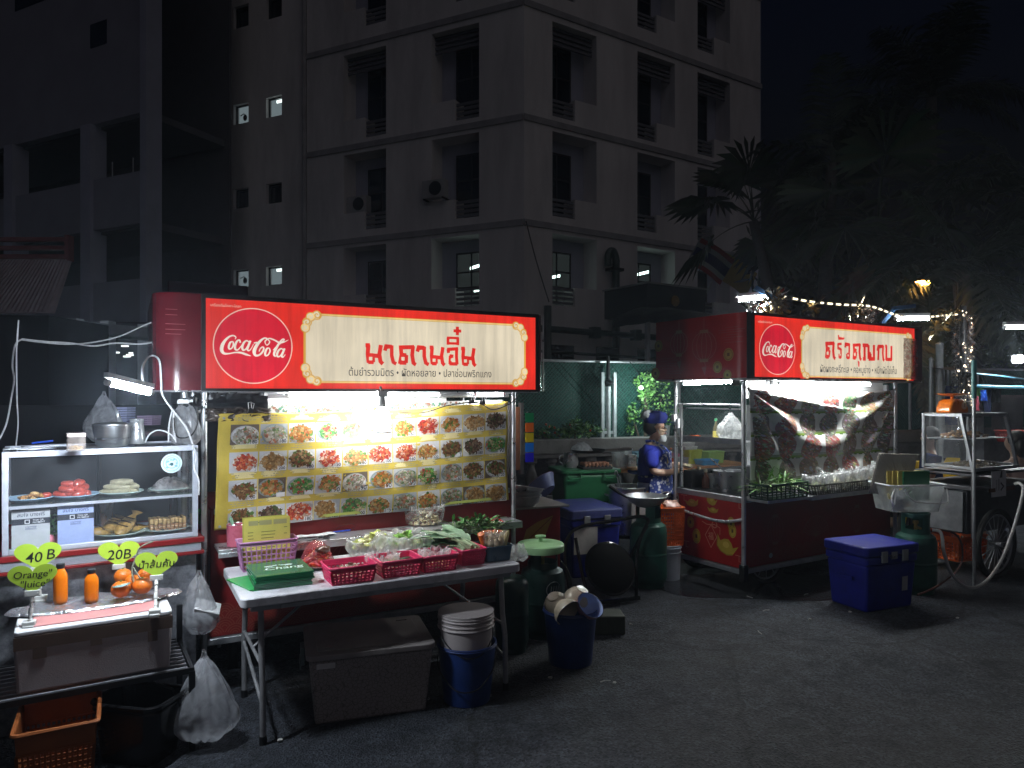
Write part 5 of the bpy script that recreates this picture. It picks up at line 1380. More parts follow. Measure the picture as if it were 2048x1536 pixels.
def bottle(px,py,h,label,r=.030):
 p=G(px,py,FZ);o=thing('juice_bottle',label,'bottle',p,FB.a,'orange juice bottles')
 JU=mat('orange_juice',(.85,.20,.008),.22,0,.06,6,coat=.6,sss=.2)
 g=MB();prof=[(r*.8,0),(r*.97,.006),(r,.02),(r,h*.62),(r*.93,h*.73),(r*.6,h*.84),(r*.5,h*.88),(r*.5,h*.9)]
 g.lathe(prof,n=28);g.build('juice',JU,o)
 g=MB();g.lathe([(r*.58,h*.885),(r*.6,h*.89),(r*.6,h*.985),(r*.55,h),(0,h)],n=24);g.build('cap',BLACKPLASTIC,o)
bottle(121,1206,.185,'taller orange juice bottle with a black cap, left of the other')
bottle(183,1204,.155,'shorter orange juice bottle with a black cap, next to the oranges')
ORG=mat('orange_peel',(.72,.17,.012),.38,0,.12,16,.35,160,coat=.3)
def orange(px,py,Y,r,label,leaf=False):
 p=P(px,py,Y);o=thing('orange',label,'orange',p,rp.uniform(0,6),'oranges on the foil')
 g=MB();n,m=24,16
 g.lathe([(r*math.sin(math.pi*j/m)*(1.03),-r*.92*math.cos(math.pi*j/m)-(.004 if j>m-2 else 0))for j in range(m+1)],n=n);g.build('peel',ORG,o)
 g=MB();g.ell((0,0,r*.9),(.006,.006,.003),6,4);g.build('navel',mat('green_navel',(.1,.2,.04),.6),o)
 if leaf:
  g=MB();g.surf(lambda a,b:((a-.5)*.075,(b-.5)*.042*math.sin(math.pi*min(max(a,.03),.97))-r*.72,r*(.55-.3*abs(b-.5))+.01*a),10,4);g.build('leaf',mat('grey_leaf',(.22,.32,.28),.35),o,thick=.001).rotation_euler=(0,0,-o.rotation_euler.z+FB.a)
orange(242,1178,3.36,.042,'orange with a grey leaf on it, front left of the cluster',True)
orange(285,1171,3.42,.043,'biggest orange at the front right of the cluster')
orange(246,1152,3.50,.040,'orange at the back left of the cluster')
orange(291,1150,3.54,.038,'orange at the back right, half hidden by the biggest orange')
orange(266,1163,3.46,.036,'small orange wedged in the middle of the cluster')
g=MB();g.tube(smooth_pts([P(268,1165,3.42),P(264,1140,3.43),P(272,1115,3.44),P(280,1095,3.44),P(306,1083,3.45)],6),[.004]*25,6);g.tube(smooth_pts([P(267,1135,3.43),P(276,1150,3.42),P(284,1160,3.42)],6),.003,5)
tag(g.build('twig',mat('grey_twig',(.22,.24,.18),.8)),'dry twig rising from the orange cluster','twig')
CLIP=mat('white_clip_plastic',(.62,.62,.6),.35,0,.1,20)
HEART=mat('lime_paper',(1,1,1),.6,0,.05,20,attr=True)
def heart_sign(px,py,wpx,Y,texts,base_px,base_py,base_z,label):
 p=P(px,py,Y);s_=wpx/FPX*Y/2
 rz=math.atan2(-p.x,p.y)*.55+.12
 o=thing('heart_sign',label,'price sign',p,rz,'lime heart signs on the juice box')
 pts=[]
 for i in range(60):
  t=6.283*i/60
  x=16*math.sin(t)**3;y=13*math.cos(t)-5*math.cos(2*t)-2*math.cos(3*t)-math.cos(4*t)
  pts.append((x/16*s_,(y+2.5)/16*s_*.80))
 g=MB();g.prism(pts,0,.0016,'xz',(.50,.72,.06))
 for body,sz,x,y in texts:g.text(body,sz*s_,lambda a,b:(a,-.0012,b),x*s_,y*s_,.006,'CENTER',(.01,.015,.012),shear=.12)
 g.build('heart',HEART,o,smooth=False)
 b=o.matrix_world
 M_=Matrix.Translation(p)@Matrix.Rotation(rz,4,'Z')
 foot=M_.inverted()@G(base_px,base_py,base_z)
 g=MB();zc=-s_*.62
 g.box(-.028,.028,-.009,.009,zc-.012,zc+.012);g.cyl((-.02,-.0095,zc),(-.02,-.012,zc),.003,n=6);g.cyl((.02,-.0095,zc),(.02,-.012,zc),.003,n=6);g.build('clip_jaw',CLIP,o,bevel=.002)
 g=MB();top=Vector((0,0,zc-.012));n=5
 for k in range(n):
  a=top.lerp(foot,k/n);c=top.lerp(foot,(k+.86)/n)
  g.cyl(a,c,.0065 if k%2 else .0085,n=8);
 g.build('jointed_stem',CLIP,o)
 g=MB();g.box(foot.x-.024,foot.x+.024,foot.y-.02,foot.y+.02,foot.z-.004,foot.z+.022);g.box(foot.x-.02,foot.x+.02,foot.y-.03,foot.y-.02,foot.z-.008,foot.z+.006);g.build('foot_clamp',CLIP,o,bevel=.002)
heart_sign(76,1115,80,3.33,[('40',.72,-.18,-.22),('B',.72,.52,-.12)],82,1200,FZ,'lime heart sign reading 40B, topmost at the left')
heart_sign(65,1160,84,3.06,[('Orange"',.46,0,.12),('"Juice"',.46,.08,-.34)],58,1252,.657,'lime heart sign reading Orange Juice, on a jointed white clip')
heart_sign(238,1110,74,3.55,[('20B',.74,0,-.22)],246,1172,FZ,'lime heart sign reading 20B above the oranges')
heart_sign(313,1131,77,3.40,[('น้ำส้มคั้น',.5,0,-.10)],310,1228,.657,'lime heart sign with Thai writing at the right end of the foam box')
def basket(name,label,cat,p,rz,w,d,h,m,taper=.82,nx=8,nz=4,bar_=.0032,rim=.012,group=None,floor=True,solid_top=.22):
 """open plastic basket with real lattice walls"""
 o=thing(name,label,cat,p,rz,group)
 g=MB()
 def pt(x,y,z):
  k=taper+(1-taper)*z/h
  return Vector((x*k,y*k,z))
 hw,hd=w/2,d/2
 cs=[(-hw,-hd),(hw,-hd),(hw,hd),(-hw,hd)]
 for i in range(4):
  a,b=cs[i],cs[(i+1)%4];ln=math.hypot(b[0]-a[0],b[1]-a[1]);n=max(3,int(round(nx*ln/w)))
  zt=h*(1-solid_top)
  for k in range(n+1):
   t=k/n;x,y=a[0]+(b[0]-a[0])*t,a[1]+(b[1]-a[1])*t
   g.cyl(pt(x,y,0),pt(x,y,zt),bar_*(1.5 if k in(0,n)else 1),n=4,cap=False)
  for k in range(nz+1):
   z=zt*k/nz;g.cyl(pt(a[0],a[1],z),pt(b[0],b[1],z),bar_*(1.6 if k==0 else 1),n=4,cap=False)
  p0,p1,p2,p3=pt(a[0],a[1],zt),pt(b[0],b[1],zt),pt(b[0],b[1],h),pt(a[0],a[1],h)
  g.add([p0,p1,p2,p3],[(0,1,2,3)])
 if floor:
  g.add([pt(*c,.003)for c in cs],[(0,1,2,3)])
 g.build('lattice',m,o,smooth=False)
 g=MB();r_=rim*.45
 ring=[Vector((x,y,h))for x,y in rrect(-hw-rim*.4,hw+rim*.4,-hd-rim*.4,hd+rim*.4,min(.02,w*.1),4)]
 g.tube(ring,r_,6,closed=True);g.build('rim',m,o)
 return o
SB_=math.atan2(.123,.226)
basket('orange_crate','orange brown plastic crate with pierced walls on the ground under the rack','crate',G(118,1425,.30)*1.0-Vector((0,0,.30)),R(29),.28,.33,.30,mat('orange_crate_plastic',(.30,.085,.02),.5,0,.25,8),.86,14,9,.0055,.02,solid_top=.30)
bn=thing('black_bin','black plastic tub with a rolled rim under the rack','bin',G(280,1390,.27)-Vector((0,0,.27)),R(-12))
g=MB();poly0=rrect(-.17,.17,-.125,.125,.06,6)
def binpt(k,z):return[(x*k,y*k,z)for x,y in poly0]
pv=binpt(.82,0)+binpt(1.0,.27)+binpt(.97,.27)+binpt(.8,.01);n=len(poly0)
g.add(pv,[(j*n+i,j*n+(i+1)%n,(j+1)*n+(i+1)%n,(j+1)*n+i)for j in range(3)for i in range(n)]+[tuple(3*n+i for i in range(n))]);g.build('tub',mat('black_gloss_plastic',(.010,.010,.011),.2,0,.3,20),bn)
g=MB();g.tube([(x*1.02,y*1.02,.268)for x,y in poly0],.009,6,closed=True);g.tube([(x*1.0,y*1.0,.24)for x,y in poly0],.005,5,closed=True);g.build('rolled_rim',MATS['black_gloss_plastic'],bn)
hang_bag('plastic_bag','bulging milky bag hanging from the corner of the black rack almost to the ground',P(408,1298,3.36),.43,.15,.12,7,neck=.10)
b2=hang_bag('plastic_bag','clear bag with a takeaway box inside, hanging from the glass case cart',P(398,1140,3.80),.34,.10,.07,9,neck=.16)
o=thing('takeaway_box','white takeaway box inside the clear bag by the glass case cart','box',P(412,1222,3.80),.4)
g=MB();g.hexa([(-.055,-.04,-.03),(.055,-.04,-.03),(.055,.04,-.03),(-.055,.04,-.03)],[(-.065,-.05,.02),(.065,-.05,.02),(.065,.05,.02),(-.065,.05,.02)]);g.build('carton',WHITEPLASTIC,o,bevel=.004);o.rotation_euler=(.3,.35,.4)
g=MB();g.box(-.066,.066,-.051,.051,.021,.033);g.build('lid',WHITEPLASTIC,o,bevel=.004)
# ================================================================== folding table and the goods on it
TZ=0.70
OFT=(0.745,0.35,0)
tbl=thing('folding_table','worn white folding table crowded with vegetables in front of the nearest stall','table',F1.W(.745,.35),F1.a)
LAM=mat('worn_white_laminate',(0.66,0.65,0.68),0.35,0,0.15,10,0.05,30,spots=.45)
g=MB(OFT);g.prism(rrect(0,1.49,0,.70,.03),.655,.70);g.build('tabletop',LAM,tbl,bevel=.006)
g=MB(OFT);g.box(.05,1.44,.04,.06,.625,.655);g.box(.05,1.44,.64,.66,.625,.655);g.box(.18,.34,.001,.02,.635,.654);g.build('apron',STEEL_DULL,tbl,smooth=False)
LEGM=mat('grey_leg_paint',(.30,.30,.31),.4,.4,.2,20)
for u in(.10,1.40):
 for v in(.03,.63):
  g=MB(OFT);g.tube([(u,v+(.05 if v<.3 else-.05),.65),(u,v+(.03 if v<.3 else-.03),.42),(u,v,.30),(u,v-.01,.03)],.0145,10);g.build('leg',LEGM,tbl)
  g=MB(OFT);g.cyl((u,v-.01,0),(u,v-.01,.04),.019,n=10);g.build('foot_cap',BLACKPLASTIC,tbl)
 g=MB(OFT);g.tube([(u,.035,.18),(u,.62,.30)],.009,8);g.tube([(u,.06,.36),(u,.60,.36)],.009,8);g.tube([(u,.33,.36),(u+(.35 if u<.7 else-.35),.33,.63)],.008,6);g.build('brace',LEGM,tbl)
def tb(px,py,z=TZ+.001):return G(px,py,z)
def V1(d):return F1.v*d
LILAC=mat('lilac_plastic',(.62,.30,.55),.4,0,.1,10)
p=tb(538,1139)+V1(.06)
basket('lilac_basket','lilac plastic basket holding yellow order sheets at the left of the table','basket',p,F1.a,.30,.13,.155,LILAC,.86,11,5,.004,.012,solid_top=.12)
YS=mat('yellow_paper',(1,1,1),.6,0,.05,20,attr=True)
for k in range(7):
 o=thing('order_sheet','yellow order sheet at the front of the lilac basket' if k==0 else 'yellow order sheet packed behind the front one in the lilac basket','menu sheet',p+V1(-.035+k*.012)+Vector((0,0,.012))+F1.u*(.004*math.sin(k*5)),F1.a,'yellow order sheets')
 g=MB();w,hh=.118,.262-.004*(k%3)
 c=(.78,.70,.16)if k<5 else(.62,.60,.12)
 g.add([(-w,0,0),(w,0,0),(w,.012,hh),(-w,.012,hh)],[(0,1,2,3)],c)
 if k==0:
  q=lambda x,y:(x,.012*y/hh-.0008,y)
  for a,b in((-.10,-.05),(-.045,.02),(.03,.10)):g.flat([(a,hh-.035),(b,hh-.035),(b,hh-.01),(a,hh-.01)],q,(.5,.46,.2))
  rr2=random.Random(8)
  for i in range(20):
   g.ell((rr2.uniform(-.1,.09),-.001+.012,hh-rr2.uniform(.014,.032)),(.006,.0004,.004),6,3,col=rr2.choice([(.3,.2,.08),(.2,.25,.05),(.6,.5,.3)]))
  for i in range(11):
   z=hh-.055-i*.017
   for a,b in((-.104,-.07),(-.035,.04),(.085,.105)):
    if rr2.random()<.8:g.ribbon([(a,z),(b-rr2.uniform(0,.012),z)],.0034,q,(.22,.2,.05))
 g.build('sheet',YS,o,smooth=False,thick=.0008)
MG=mat('green_menu_cover',(1,1,1),.22,0,.08,10,attr=True,coat=.3)
fl=F1.L(tb(512,1183));mu,mv=fl[0]+.14,fl[1]+.155
rm=random.Random(3)
NB=9
for k in range(NB):
 z=TZ+.001+k*.0077;top=k==NB-1
 o=thing('menu_book','topmost green menu book with white lettering on the table' if top else 'green menu book lower down in the stack on the table','menu',F1.W(mu+rm.uniform(-.006,.006),mv+rm.uniform(-.006,.006),z),F1.a+rm.uniform(-.05,.05)-.02,'green menu books on the table')
 g=MB();g.box(-.138,.138,-.15,.15,0,.0068,(.012,.15,.06));g.build('cover',MG,o,smooth=False)
 if top:
  g=MB();q=lambda x,y:(x,y,.0075)
  g.text('Chang',.075,q,.015,-.035,.012,'CENTER',(.62,.68,.64),shear=.18)
  for ex,sg in((-.045,1),(.05,-1)):
   g.flat(arc(ex,.045,.024,0,340,14,.013),q,(.55,.62,.58));g.flat(arc(ex+sg*.027,.05,.011,0,340,10,.010),q,(.55,.62,.58))
   g.ribbon([(ex+sg*.034,.05),(ex+sg*.042,.06),(ex+sg*.036,.07)],[.006,.005,.003],q,(.55,.62,.58))
   for lx in(-.014,-.004,.010):g.ribbon([(ex+lx,.04),(ex+lx,.026)],.006,q,(.55,.62,.58))
  g.ribbon([(x,y)for x,y in arc(0,-.04,.09,20,160,14,.018)],.003,q,(.5,.45,.15))
  g.build('cover_print',PRINT,o,smooth=False)
for k,a in enumerate((.16,.28)):
 o=thing('menu_book',('light green menu folder sliding out at the left of the green stack' if k else 'second light green folder fanned out under the left of the green stack'),'menu',F1.W(mu-.05-.03*k,mv+.02+.02*k,TZ+.0012+.0015*(1-k)+NB*0),F1.a+a,'green menu folders fanned out')
 o.location.z=TZ+.0715*0+.0004*k+.001
 g=MB();g.box(-.13,.02,-.15,.13,0,.004+.003*k,(.05,.42,.12));g.build('cover',MG,o,smooth=False)
HOT=mat('hot_pink_plastic',(.80,.05,.16),.35,0,.18,12,spots=.25)
c=tb(645,1138)+V1(.07)
o=thing('melamine_plate','pink rimmed plate under the red chilli bag on the table','plate',c,F1.a)
g=MB();g.shell([(0,.003),(.08,.003),(.115,.018),(.115,.021),(.08,.007),(0,.007)],n=32);g.build('dish',mat('pinkish_melamine',(.6,.35,.35),.3),o)
lumps(F1,'dried_chillies','red dried chillies inside the bag on the plate','chillies',F1.L(c)[0]-.01,F1.L(c)[1],TZ+.012,[(.55,.02,.02),(.6,.05,.02),(.5,.01,.02),(.65,.18,.03)],90,.075,.085,.09,.022,41,kind='stuff',flatten=.35)
film_over(F1,'chilli_bag','red glossy plastic bag of chillies leaning on the lilac basket',F1.L(c)[0]-.01,F1.L(c)[1]+.02,TZ+.013,.10,.11,.125,8,film('red_bag_film',(.8,.12,.14),.35,.12,.8,22))
o=thing('sauce_sachet','clear sachet of dark sauce lying on the red chilli bag','sachet',c+Vector((.03,-.03,.10)),F1.a);g=MB();g.ell((0,0,0),(.045,.035,.02),16,8,lump=.3);g.build('sachet',mat('dark_sauce',(.10,.045,.03),.15,0,.4,20,coat=.6),o)
def pinkbasket(px,py,w,d,h,label,rz=0):
 p=tb(px,py)+V1(d*.42)
 basket('pink_basket',label,'basket',p,F1.a+rz,w,d,h,HOT,.84,10,4,.0055,.013,group='pink baskets along the table',solid_top=.26)
 return F1.L(p)
b1=pinkbasket(706,1166,.235,.19,.085,'pink basket of brown shellfish, leftmost of the pink baskets')
b2=pinkbasket(803,1152,.22,.19,.085,'pink basket of cucumbers, second pink basket from the left')
b3=pinkbasket(880,1142,.20,.19,.085,'pink basket with a bag of pale roots, third pink basket from the left')
b4=pinkbasket(946,1129,.145,.20,.085,'narrow pink basket full of kale stems next to the dark tub')
lumps(F1,'shellfish','heap of brown shellfish in the leftmost pink basket','shellfish',b1[0],b1[1],TZ+.02,[(.22,.12,.08),(.3,.18,.11),(.14,.08,.05),(.42,.3,.2)],130,.095,.075,.055,.013,51,kind='stuff')
CUC=mat('cucumber_skin',(.03,.075,.03),.35,0,.5,40,.2,stretch=(1,4,4))
pile('cucumber','dark green cucumber lying in the second pink basket','cucumber','cucumbers in a pink basket',lambda g:g.tube([(x,.006*math.cos(x*15),0)for x in(-.085,-.08,-.06,0,.06,.08,.085)],[.004,.013,.019,.021,.019,.013,.004],12),CUC,[(F1.W(b2[0]+.01+.02*k,b2[1]+(-.045+.032*k),TZ+.034+.014*(k%2)),(0,.05,F1.a+.25+.1*k),.9+.05*(k%3))for k in range(4)])
lumps(F1,'aubergine_pieces','mixed green and yellow vegetables at the back of the second pink basket','vegetables',b2[0]-.01,b2[1]+.05,TZ+.02,[(.14,.28,.06),(.5,.35,.06),(.55,.5,.35)],40,.08,.03,.05,.014,52,kind='stuff')
lumps(F1,'carrots','orange carrot pieces in the third pink basket','carrots',b3[0],b3[1]-.01,TZ+.012,[(.6,.22,.05),(.55,.3,.14),(.6,.45,.3)],70,.075,.07,.03,.014,53,kind='stuff')
def open_bag(name,label,fr,u,v,z,rx,ry,h,seed,m=None,mouth=.62,lean=0.0,ruffle=.02):
 """clear plastic bag slumped open: skirt, bulging wall and ruffled mouth"""
 g=MB()
 def f(a,b):
  t=6.283*a;d=Vector((math.cos(t),math.sin(t),0))
  if b<.7:
   q=math.sin(math.pi*(.18+.62*b/.7));q=.72+.30*q if b>.02 else .55
   zz=h*(b/.7)**.9
  else:
   s_=(b-.7)/.3;q=1.0-(1-mouth)*s_;zz=h*(1+.10*math.sin(s_*3.1))-h*.18*s_**2
  nn=noise.noise(Vector((d.x*2.5,d.y*2.5,b*2.5+seed)))
  rf=ruffle*math.sin(t*11+seed*3+2*nn)*b
  return(d.x*(rx*q*(1+.14*nn)+rf)+lean*b,d.y*(ry*q*(1+.14*nn)+rf),max(.001,zz+.022*b*noise.noise(Vector((d.x*3,d.y*3,seed+5)))+rf*.5))
 g.surf(f,90,26)
 return tag(g.build(name,m or BAG,loc=fr.W(u,v,z),rz=fr.a,sharp=50),label,'plastic bag')
def leaves(name,label,cat,loc,spec,m=None,rz=0):
 """bundle of big curved leaves with stalks; spec rows: base, tip direction, length, width, colour"""
 o=thing(name,label,cat,loc,rz)
 g=MB();st=MB()
 for base,d,L_,w,c,curl in spec:
  base=Vector(base);d=Vector(d).normalized();sd=d.cross(Vector((0,0,1)));sd=sd.normalized()if sd.length>.01 else Vector((1,0,0));up=sd.cross(d)
  seed=base.x*31+L_*17
  def f(a,b):
   s_=.35+.65*a;ww=w*math.sin(math.pi*min(1,.08+.9*a))**.7
   x=(b-.5)*2
   return base+d*L_*s_+sd*ww*x+up*(-curl*L_*s_*s_+.18*w*x*x+.12*w*math.sin(a*11+x*4+seed))
  g.surf(f,10,5,c)
  st.tube([base,base+d*L_*.2+up*(-curl*L_*.04),base+d*L_*.5+up*(-curl*L_*.25)],[.006,.005,.003],6,col=(.42,.52,.30))
 g.build('leaf_blades',m or LEAF,o,sharp=70);st.build('stalks',LEAF,o)
 return o
u,v,_=F1.L(tb(752,1118))
lumps(F1,'cabbage','yellow green cabbage leaves in the leftmost open bag on the table','cabbage',u,v+.06,TZ+.06,[(.68,.72,.22),(.75,.75,.36),(.55,.62,.14),(.8,.8,.5)],60,.10,.08,.075,.03,61,m=LEAF,kind='stuff',flatten=.35)
open_bag('plastic_bag','clear open bag of yellow cabbage, leftmost of the bags on the table',F1,u,v+.07,TZ+.002,.145,.115,.10,3,mouth=.8)
u,v,_=F1.L(tb(820,1105,TZ+.05))
lumps(F1,'limes','green limes and leaves showing in the mouth of the biggest bag','limes',u,v+.10,TZ+.08,[(.22,.46,.07),(.3,.55,.12),(.55,.66,.32)],46,.085,.075,.075,.022,62,m=LEAF,kind='stuff',flatten=.6)
open_bag('plastic_bag','biggest crumpled clear bag in the middle of the table, holding limes',F1,u,v+.10,TZ+.002,.165,.14,.135,5,mouth=.66)
u,v,_=F1.L(G(852,1050,.79))
lumps(F1,'noodles','heap of pale yellow noodles on the steel shelf','noodles',u,v+.02,.795,[(.82,.70,.42),(.85,.78,.55),(.75,.62,.32)],260,.105,.075,.105,.011,63,kind='stuff',flatten=.3)
open_bag('plastic_bag','clear bag of pale noodles standing on the steel shelf',F1,u,v+.02,.792,.125,.095,.115,6,film('noodle_bag_film',(.95,.95,.92),.25,.15,.8,34),mouth=.8)
open_bag('plastic_bag','small clear bag lying over the third pink basket',F1,b3[0],b3[1]+.0,TZ+.055,.085,.07,.045,8,mouth=.75)
open_bag('plastic_bag','flattened clear bag draped over the back of the second pink basket',F1,b2[0]-.06,b2[1]+.05,TZ+.05,.09,.05,.04,9,mouth=.7)
GK=[(.17,.30,.17),(.22,.36,.21),(.12,.23,.12),(.28,.40,.25)]
rk=random.Random(14);spec=[]
for k in range(34):
 base=Vector((b4[0]+rk.uniform(-.05,.05),b4[1]-.07+rk.uniform(-.01,.02),TZ+.055+rk.uniform(0,.05)))
 d=Vector((-.45+rk.uniform(-.5,.35),.85+rk.uniform(-.15,.3),.30+rk.uniform(-.1,.3)))
 spec.append((tuple(base-Vector((b4[0],b4[1],TZ))),d,rk.uniform(.24,.36),rk.uniform(.025,.045),rk.choice(GK),rk.uniform(.2,.6)))
leaves('kale_bunch','big bunch of dull green kale leaning out of the narrow pink basket','kale',F1.W(b4[0],b4[1],TZ),spec,rz=F1.a)
u,v,_=F1.L(G(895,1085,TZ+.05))
spec=[((rk.uniform(-.1,.1),rk.uniform(-.04,.04),.02+rk.uniform(0,.05)),(rk.uniform(-1,.6),rk.uniform(-.4,.3),rk.uniform(.0,.4)),rk.uniform(.14,.24),rk.uniform(.03,.05),rk.choice(GK),.4)for k in range(12)]
leaves('kale_leaves','loose kale leaves lying behind the third pink basket','kale',F1.W(u,v+.04,TZ),spec,rz=F1.a)
u,v,_=F1.L(G(955,1062,.79))
spec=[((rk.uniform(-.17,.15),rk.uniform(-.05,.05),.0+rk.uniform(0,.05)),(rk.uniform(-1,1),rk.uniform(-.8,.2),rk.uniform(.1,.9)),rk.uniform(.06,.13),rk.uniform(.008,.016),rk.choice([(.07,.22,.05),(.10,.28,.07),(.05,.16,.04)]),.35)for k in range(110)]
leaves('basil_bunch','fresh green basil sprigs spread along the right of the steel shelf','herbs',F1.W(u,v,.79),spec,rz=F1.a)
p=tb(998,1122)+V1(.075)
o=thing('dark_tub','small dark blue plastic tub of carrots and garlic at the right end of the table','tub',p,F1.a)
g=MB();pl=rrect(-.085,.085,-.09,.09,.02);n=len(pl)
vv=[(x*.88,y*.88,0)for x,y in pl]+[(x,y,.085)for x,y in pl]+[(x*.96,y*.96,.085)for x,y in pl]+[(x*.85,y*.85,.004)for x,y in pl]
g.add(vv,[(j*n+i,j*n+(i+1)%n,(j+1)*n+(i+1)%n,(j+1)*n+i)for j in range(3)for i in range(n)]+[tuple(3*n+i for i in range(n))]);g.build('tub',mat('dark_blue_plastic',(.05,.10,.15),.3,0,.2,12),o)
g=MB();g.tube([(x*1.02,y*1.02,.085)for x,y in pl],.004,6,closed=True);g.build('rim',MATS['dark_blue_plastic'],o)
L4=F1.L(p)
pile('carrot','bright orange carrot sticking up at the back of the dark tub','carrot','carrots in the dark tub',lambda g:g.tube([(0,0,-.05),(0,0,-.02),(0,0,.05),(0,0,.056)],[.006,.012,.02,.008],10),mat('carrot_skin',(.65,.13,.015),.4,0,.2,30,.2),[(F1.W(L4[0]+x,L4[1]+y,TZ+.10),(a,b,0),1)for x,y,a,b in((-.055,.03,.1,-.2),(-.025,.05,-.1,-.1),(.0,.055,0,0),(.03,.05,.1,.1),(.055,.035,0,.2),(-.06,.0,.2,-.3))])
pile('garlic_bulb','pale brown garlic bulb bagged in the dark tub','garlic','garlic in the dark tub',lambda g:g.lathe([(.0,-.02),(.018,-.016),(.024,0),(.016,.018),(.005,.03),(.004,.04),(0,.04)],n=12),mat('garlic_skin',(.55,.40,.24),.5,0,.25,30),[(F1.W(L4[0]+x,L4[1]+y,TZ+z),(a,0,0),1.0)for x,y,z,a in((-.03,-.03,.10,.2),(.0,-.045,.095,.3),(.03,-.03,.10,-.1),(-.01,0,.12,0),(.02,.01,.125,.2),(-.045,0,.105,.4))])
pile('baby_corn','pale yellow baby corn standing at the right of the dark tub','baby corn','baby corn in the dark tub',lambda g:g.tube([(0,0,-.05),(0,0,0),(0,0,.045),(0,0,.06)],[.011,.013,.010,.003],8),mat('corn_skin',(.62,.48,.22),.45,0,.2,40),[(F1.W(L4[0]+x,L4[1]+y,TZ+.10),(a,b,0),1)for x,y,a,b in((.06,-.04,.0,.2),(.075,-.015,-.1,.3),(.06,0,.1,.1))])
open_bag('plastic_bag','little clear bag tied round the garlic in the dark tub',F1,L4[0]-.0,L4[1]-.02,TZ+.075,.07,.05,.075,11,film('thin_film',(.8,.82,.8),.12,.12,.8,40),mouth=.35)
hang_bag('plastic_bag','crumpled clear bag hanging off the right end of the table',tb(1034,1085,TZ+.03),.11,.07,.05,13,BAG,handles=False,neck=.5)
p=G(472,1092,.7905);o=thing('pink_cup','pink tumbler with green straws at the left end of the steel shelf','cup',p,F1.a)
g=MB();g.shell([(.046,0),(.050,.004),(.051,.125),(.048,.125),(.045,.006),(0,.005)],n=30);g.build('cup',mat('pink_enamel',(.68,.16,.24),.3,0,.06,10,coat=.3),o)
g=MB();g.tube([(x,y,.126)for x,y in arc(0,0,.0495,0,345,24)],.0022,5,closed=True);g.build('steel_rim',STEEL,o)
for a in((-.03,0,.17),(-.022,.01,.16),(-.036,-.008,.165)):
 g=MB();g.cyl((.012,.0,.01),a,.0045,n=8);g.build('straw',mat('mint_straw',(.35,.62,.45),.4),o)
o=thing('crumpled_paper','white paper slip lying on the steel shelf behind the chilli bag','paper',G(625,1073,.7915),F1.a)
g=MB();g.surf(lambda a,b:(-.14+.28*a,-.035+.07*b,.008+.012*noise.noise(Vector((a*4,b*3,2)))),14,6);g.build('sheet',WHITEPLASTIC,o,thick=.001)
o=thing('ballpoint_pen','blue ballpoint pen on a string on the steel shelf','pen',G(685,1062,.80),F1.a+.1);g=MB();g.cyl((-.06,0,0),(.05,.0,0),.005,n=8);g.build('barrel',mat('blue_plastic',(.02,.08,.5),.3),o);g=MB();g.tube(smooth_pts([(.05,0,0),(.085,0,.02),(.06,0,.04),(0,0,.035),(-.04,0,.02)],5),.0012,4);g.build('string',DARKCABLE,o)
o=thing('scissors','black handled scissors resting on the red chilli bag and the shelf','scissors',G(640,1077,.80),F1.a+.5)
g=MB();g.box(-.10,0,-.003,.003,0,.003);g.tube([(x,y,.002)for x,y in arc(.03,.015,.02,0,340,12)],.004,5,closed=True);g.tube([(x,y,.002)for x,y in arc(.03,-.018,.02,0,340,12)],.004,5,closed=True);g.build('blades',BLACKPLASTIC,o)
o=thing('white_plate','white square plate with red chillies at the far right of the steel shelf','plate',G(985,1047,.7915),F1.a);g=MB();g.prism(rrect(-.09,.09,-.045,.06,.01),0,.012);g.build('dish',WHITEPLASTIC,o,bevel=.003)
pile('red_chilli','thin red chilli on the white plate at the end of the shelf','chilli','chillies on the white plate',lambda g:g.tube([(-.03,0,0),(0,0,.004),(.03,.004,.012)],[.004,.005,.001],6),mat('chilli_skin',(.6,.04,.02),.3,0,.1,20,coat=.4),[(o.location+F1.u*(.02*k-.03)+F1.v*rp.uniform(-.02,.02)+Vector((0,0,.018)),(0,-.3,F1.a+rp.uniform(0,3)),1)for k in range(5)])
# ================================================================== things under the table
bx=Frame(-1.0,3.50,18)
o=thing('storage_box','big grey lidded storage box with a cracked surface pattern under the table','storage box',bx.W(.31,.24),bx.a)
OB=(.31,.24,0)
def crackle():
 m,N,L=_new('crackled_grey_plastic');out=N.new('ShaderNodeOutputMaterial');b=N.new('ShaderNodeBsdfPrincipled');L.new(b.outputs[0],out.inputs[0])
 tc=N.new('ShaderNodeTexCoord');v=N.new('ShaderNodeTexVoronoi');v.feature='DISTANCE_TO_EDGE';v.inputs['Scale'].default_value=52;L.new(tc.outputs['Object'],v.inputs['Vector'])
 cr=N.new('ShaderNodeValToRGB');cr.color_ramp.elements[0].color=(.14,.12,.115,1);cr.color_ramp.elements[0].position=.02;cr.color_ramp.elements[1].color=(.30,.265,.25,1);cr.color_ramp.elements[1].position=.07
 L.new(v.outputs['Distance'],cr.inputs[0]);L.new(cr.outputs[0],b.inputs['Base Color']);b.inputs['Roughness'].default_value=.6;return m
g=MB(OB);g.hexa([(.03,.03,0),(.59,.03,0),(.59,.45,0),(.03,.45,0)],[(.0,.0,.335),(.62,.0,.335),(.62,.48,.335),(.0,.48,.335)]);g.build('box_body',crackle(),o,bevel=.015)
GP=mat('grey_plastic_lid',(.27,.24,.23),.5,0,.15,12,spots=.25)
g=MB(OB);g.prism(rrect(-.015,.635,-.015,.495,.04),.3355,.362);g.prism(rrect(.04,.58,.035,.44,.03),.3622,.369);g.build('lid',GP,o,bevel=.005)
g=MB(OB)
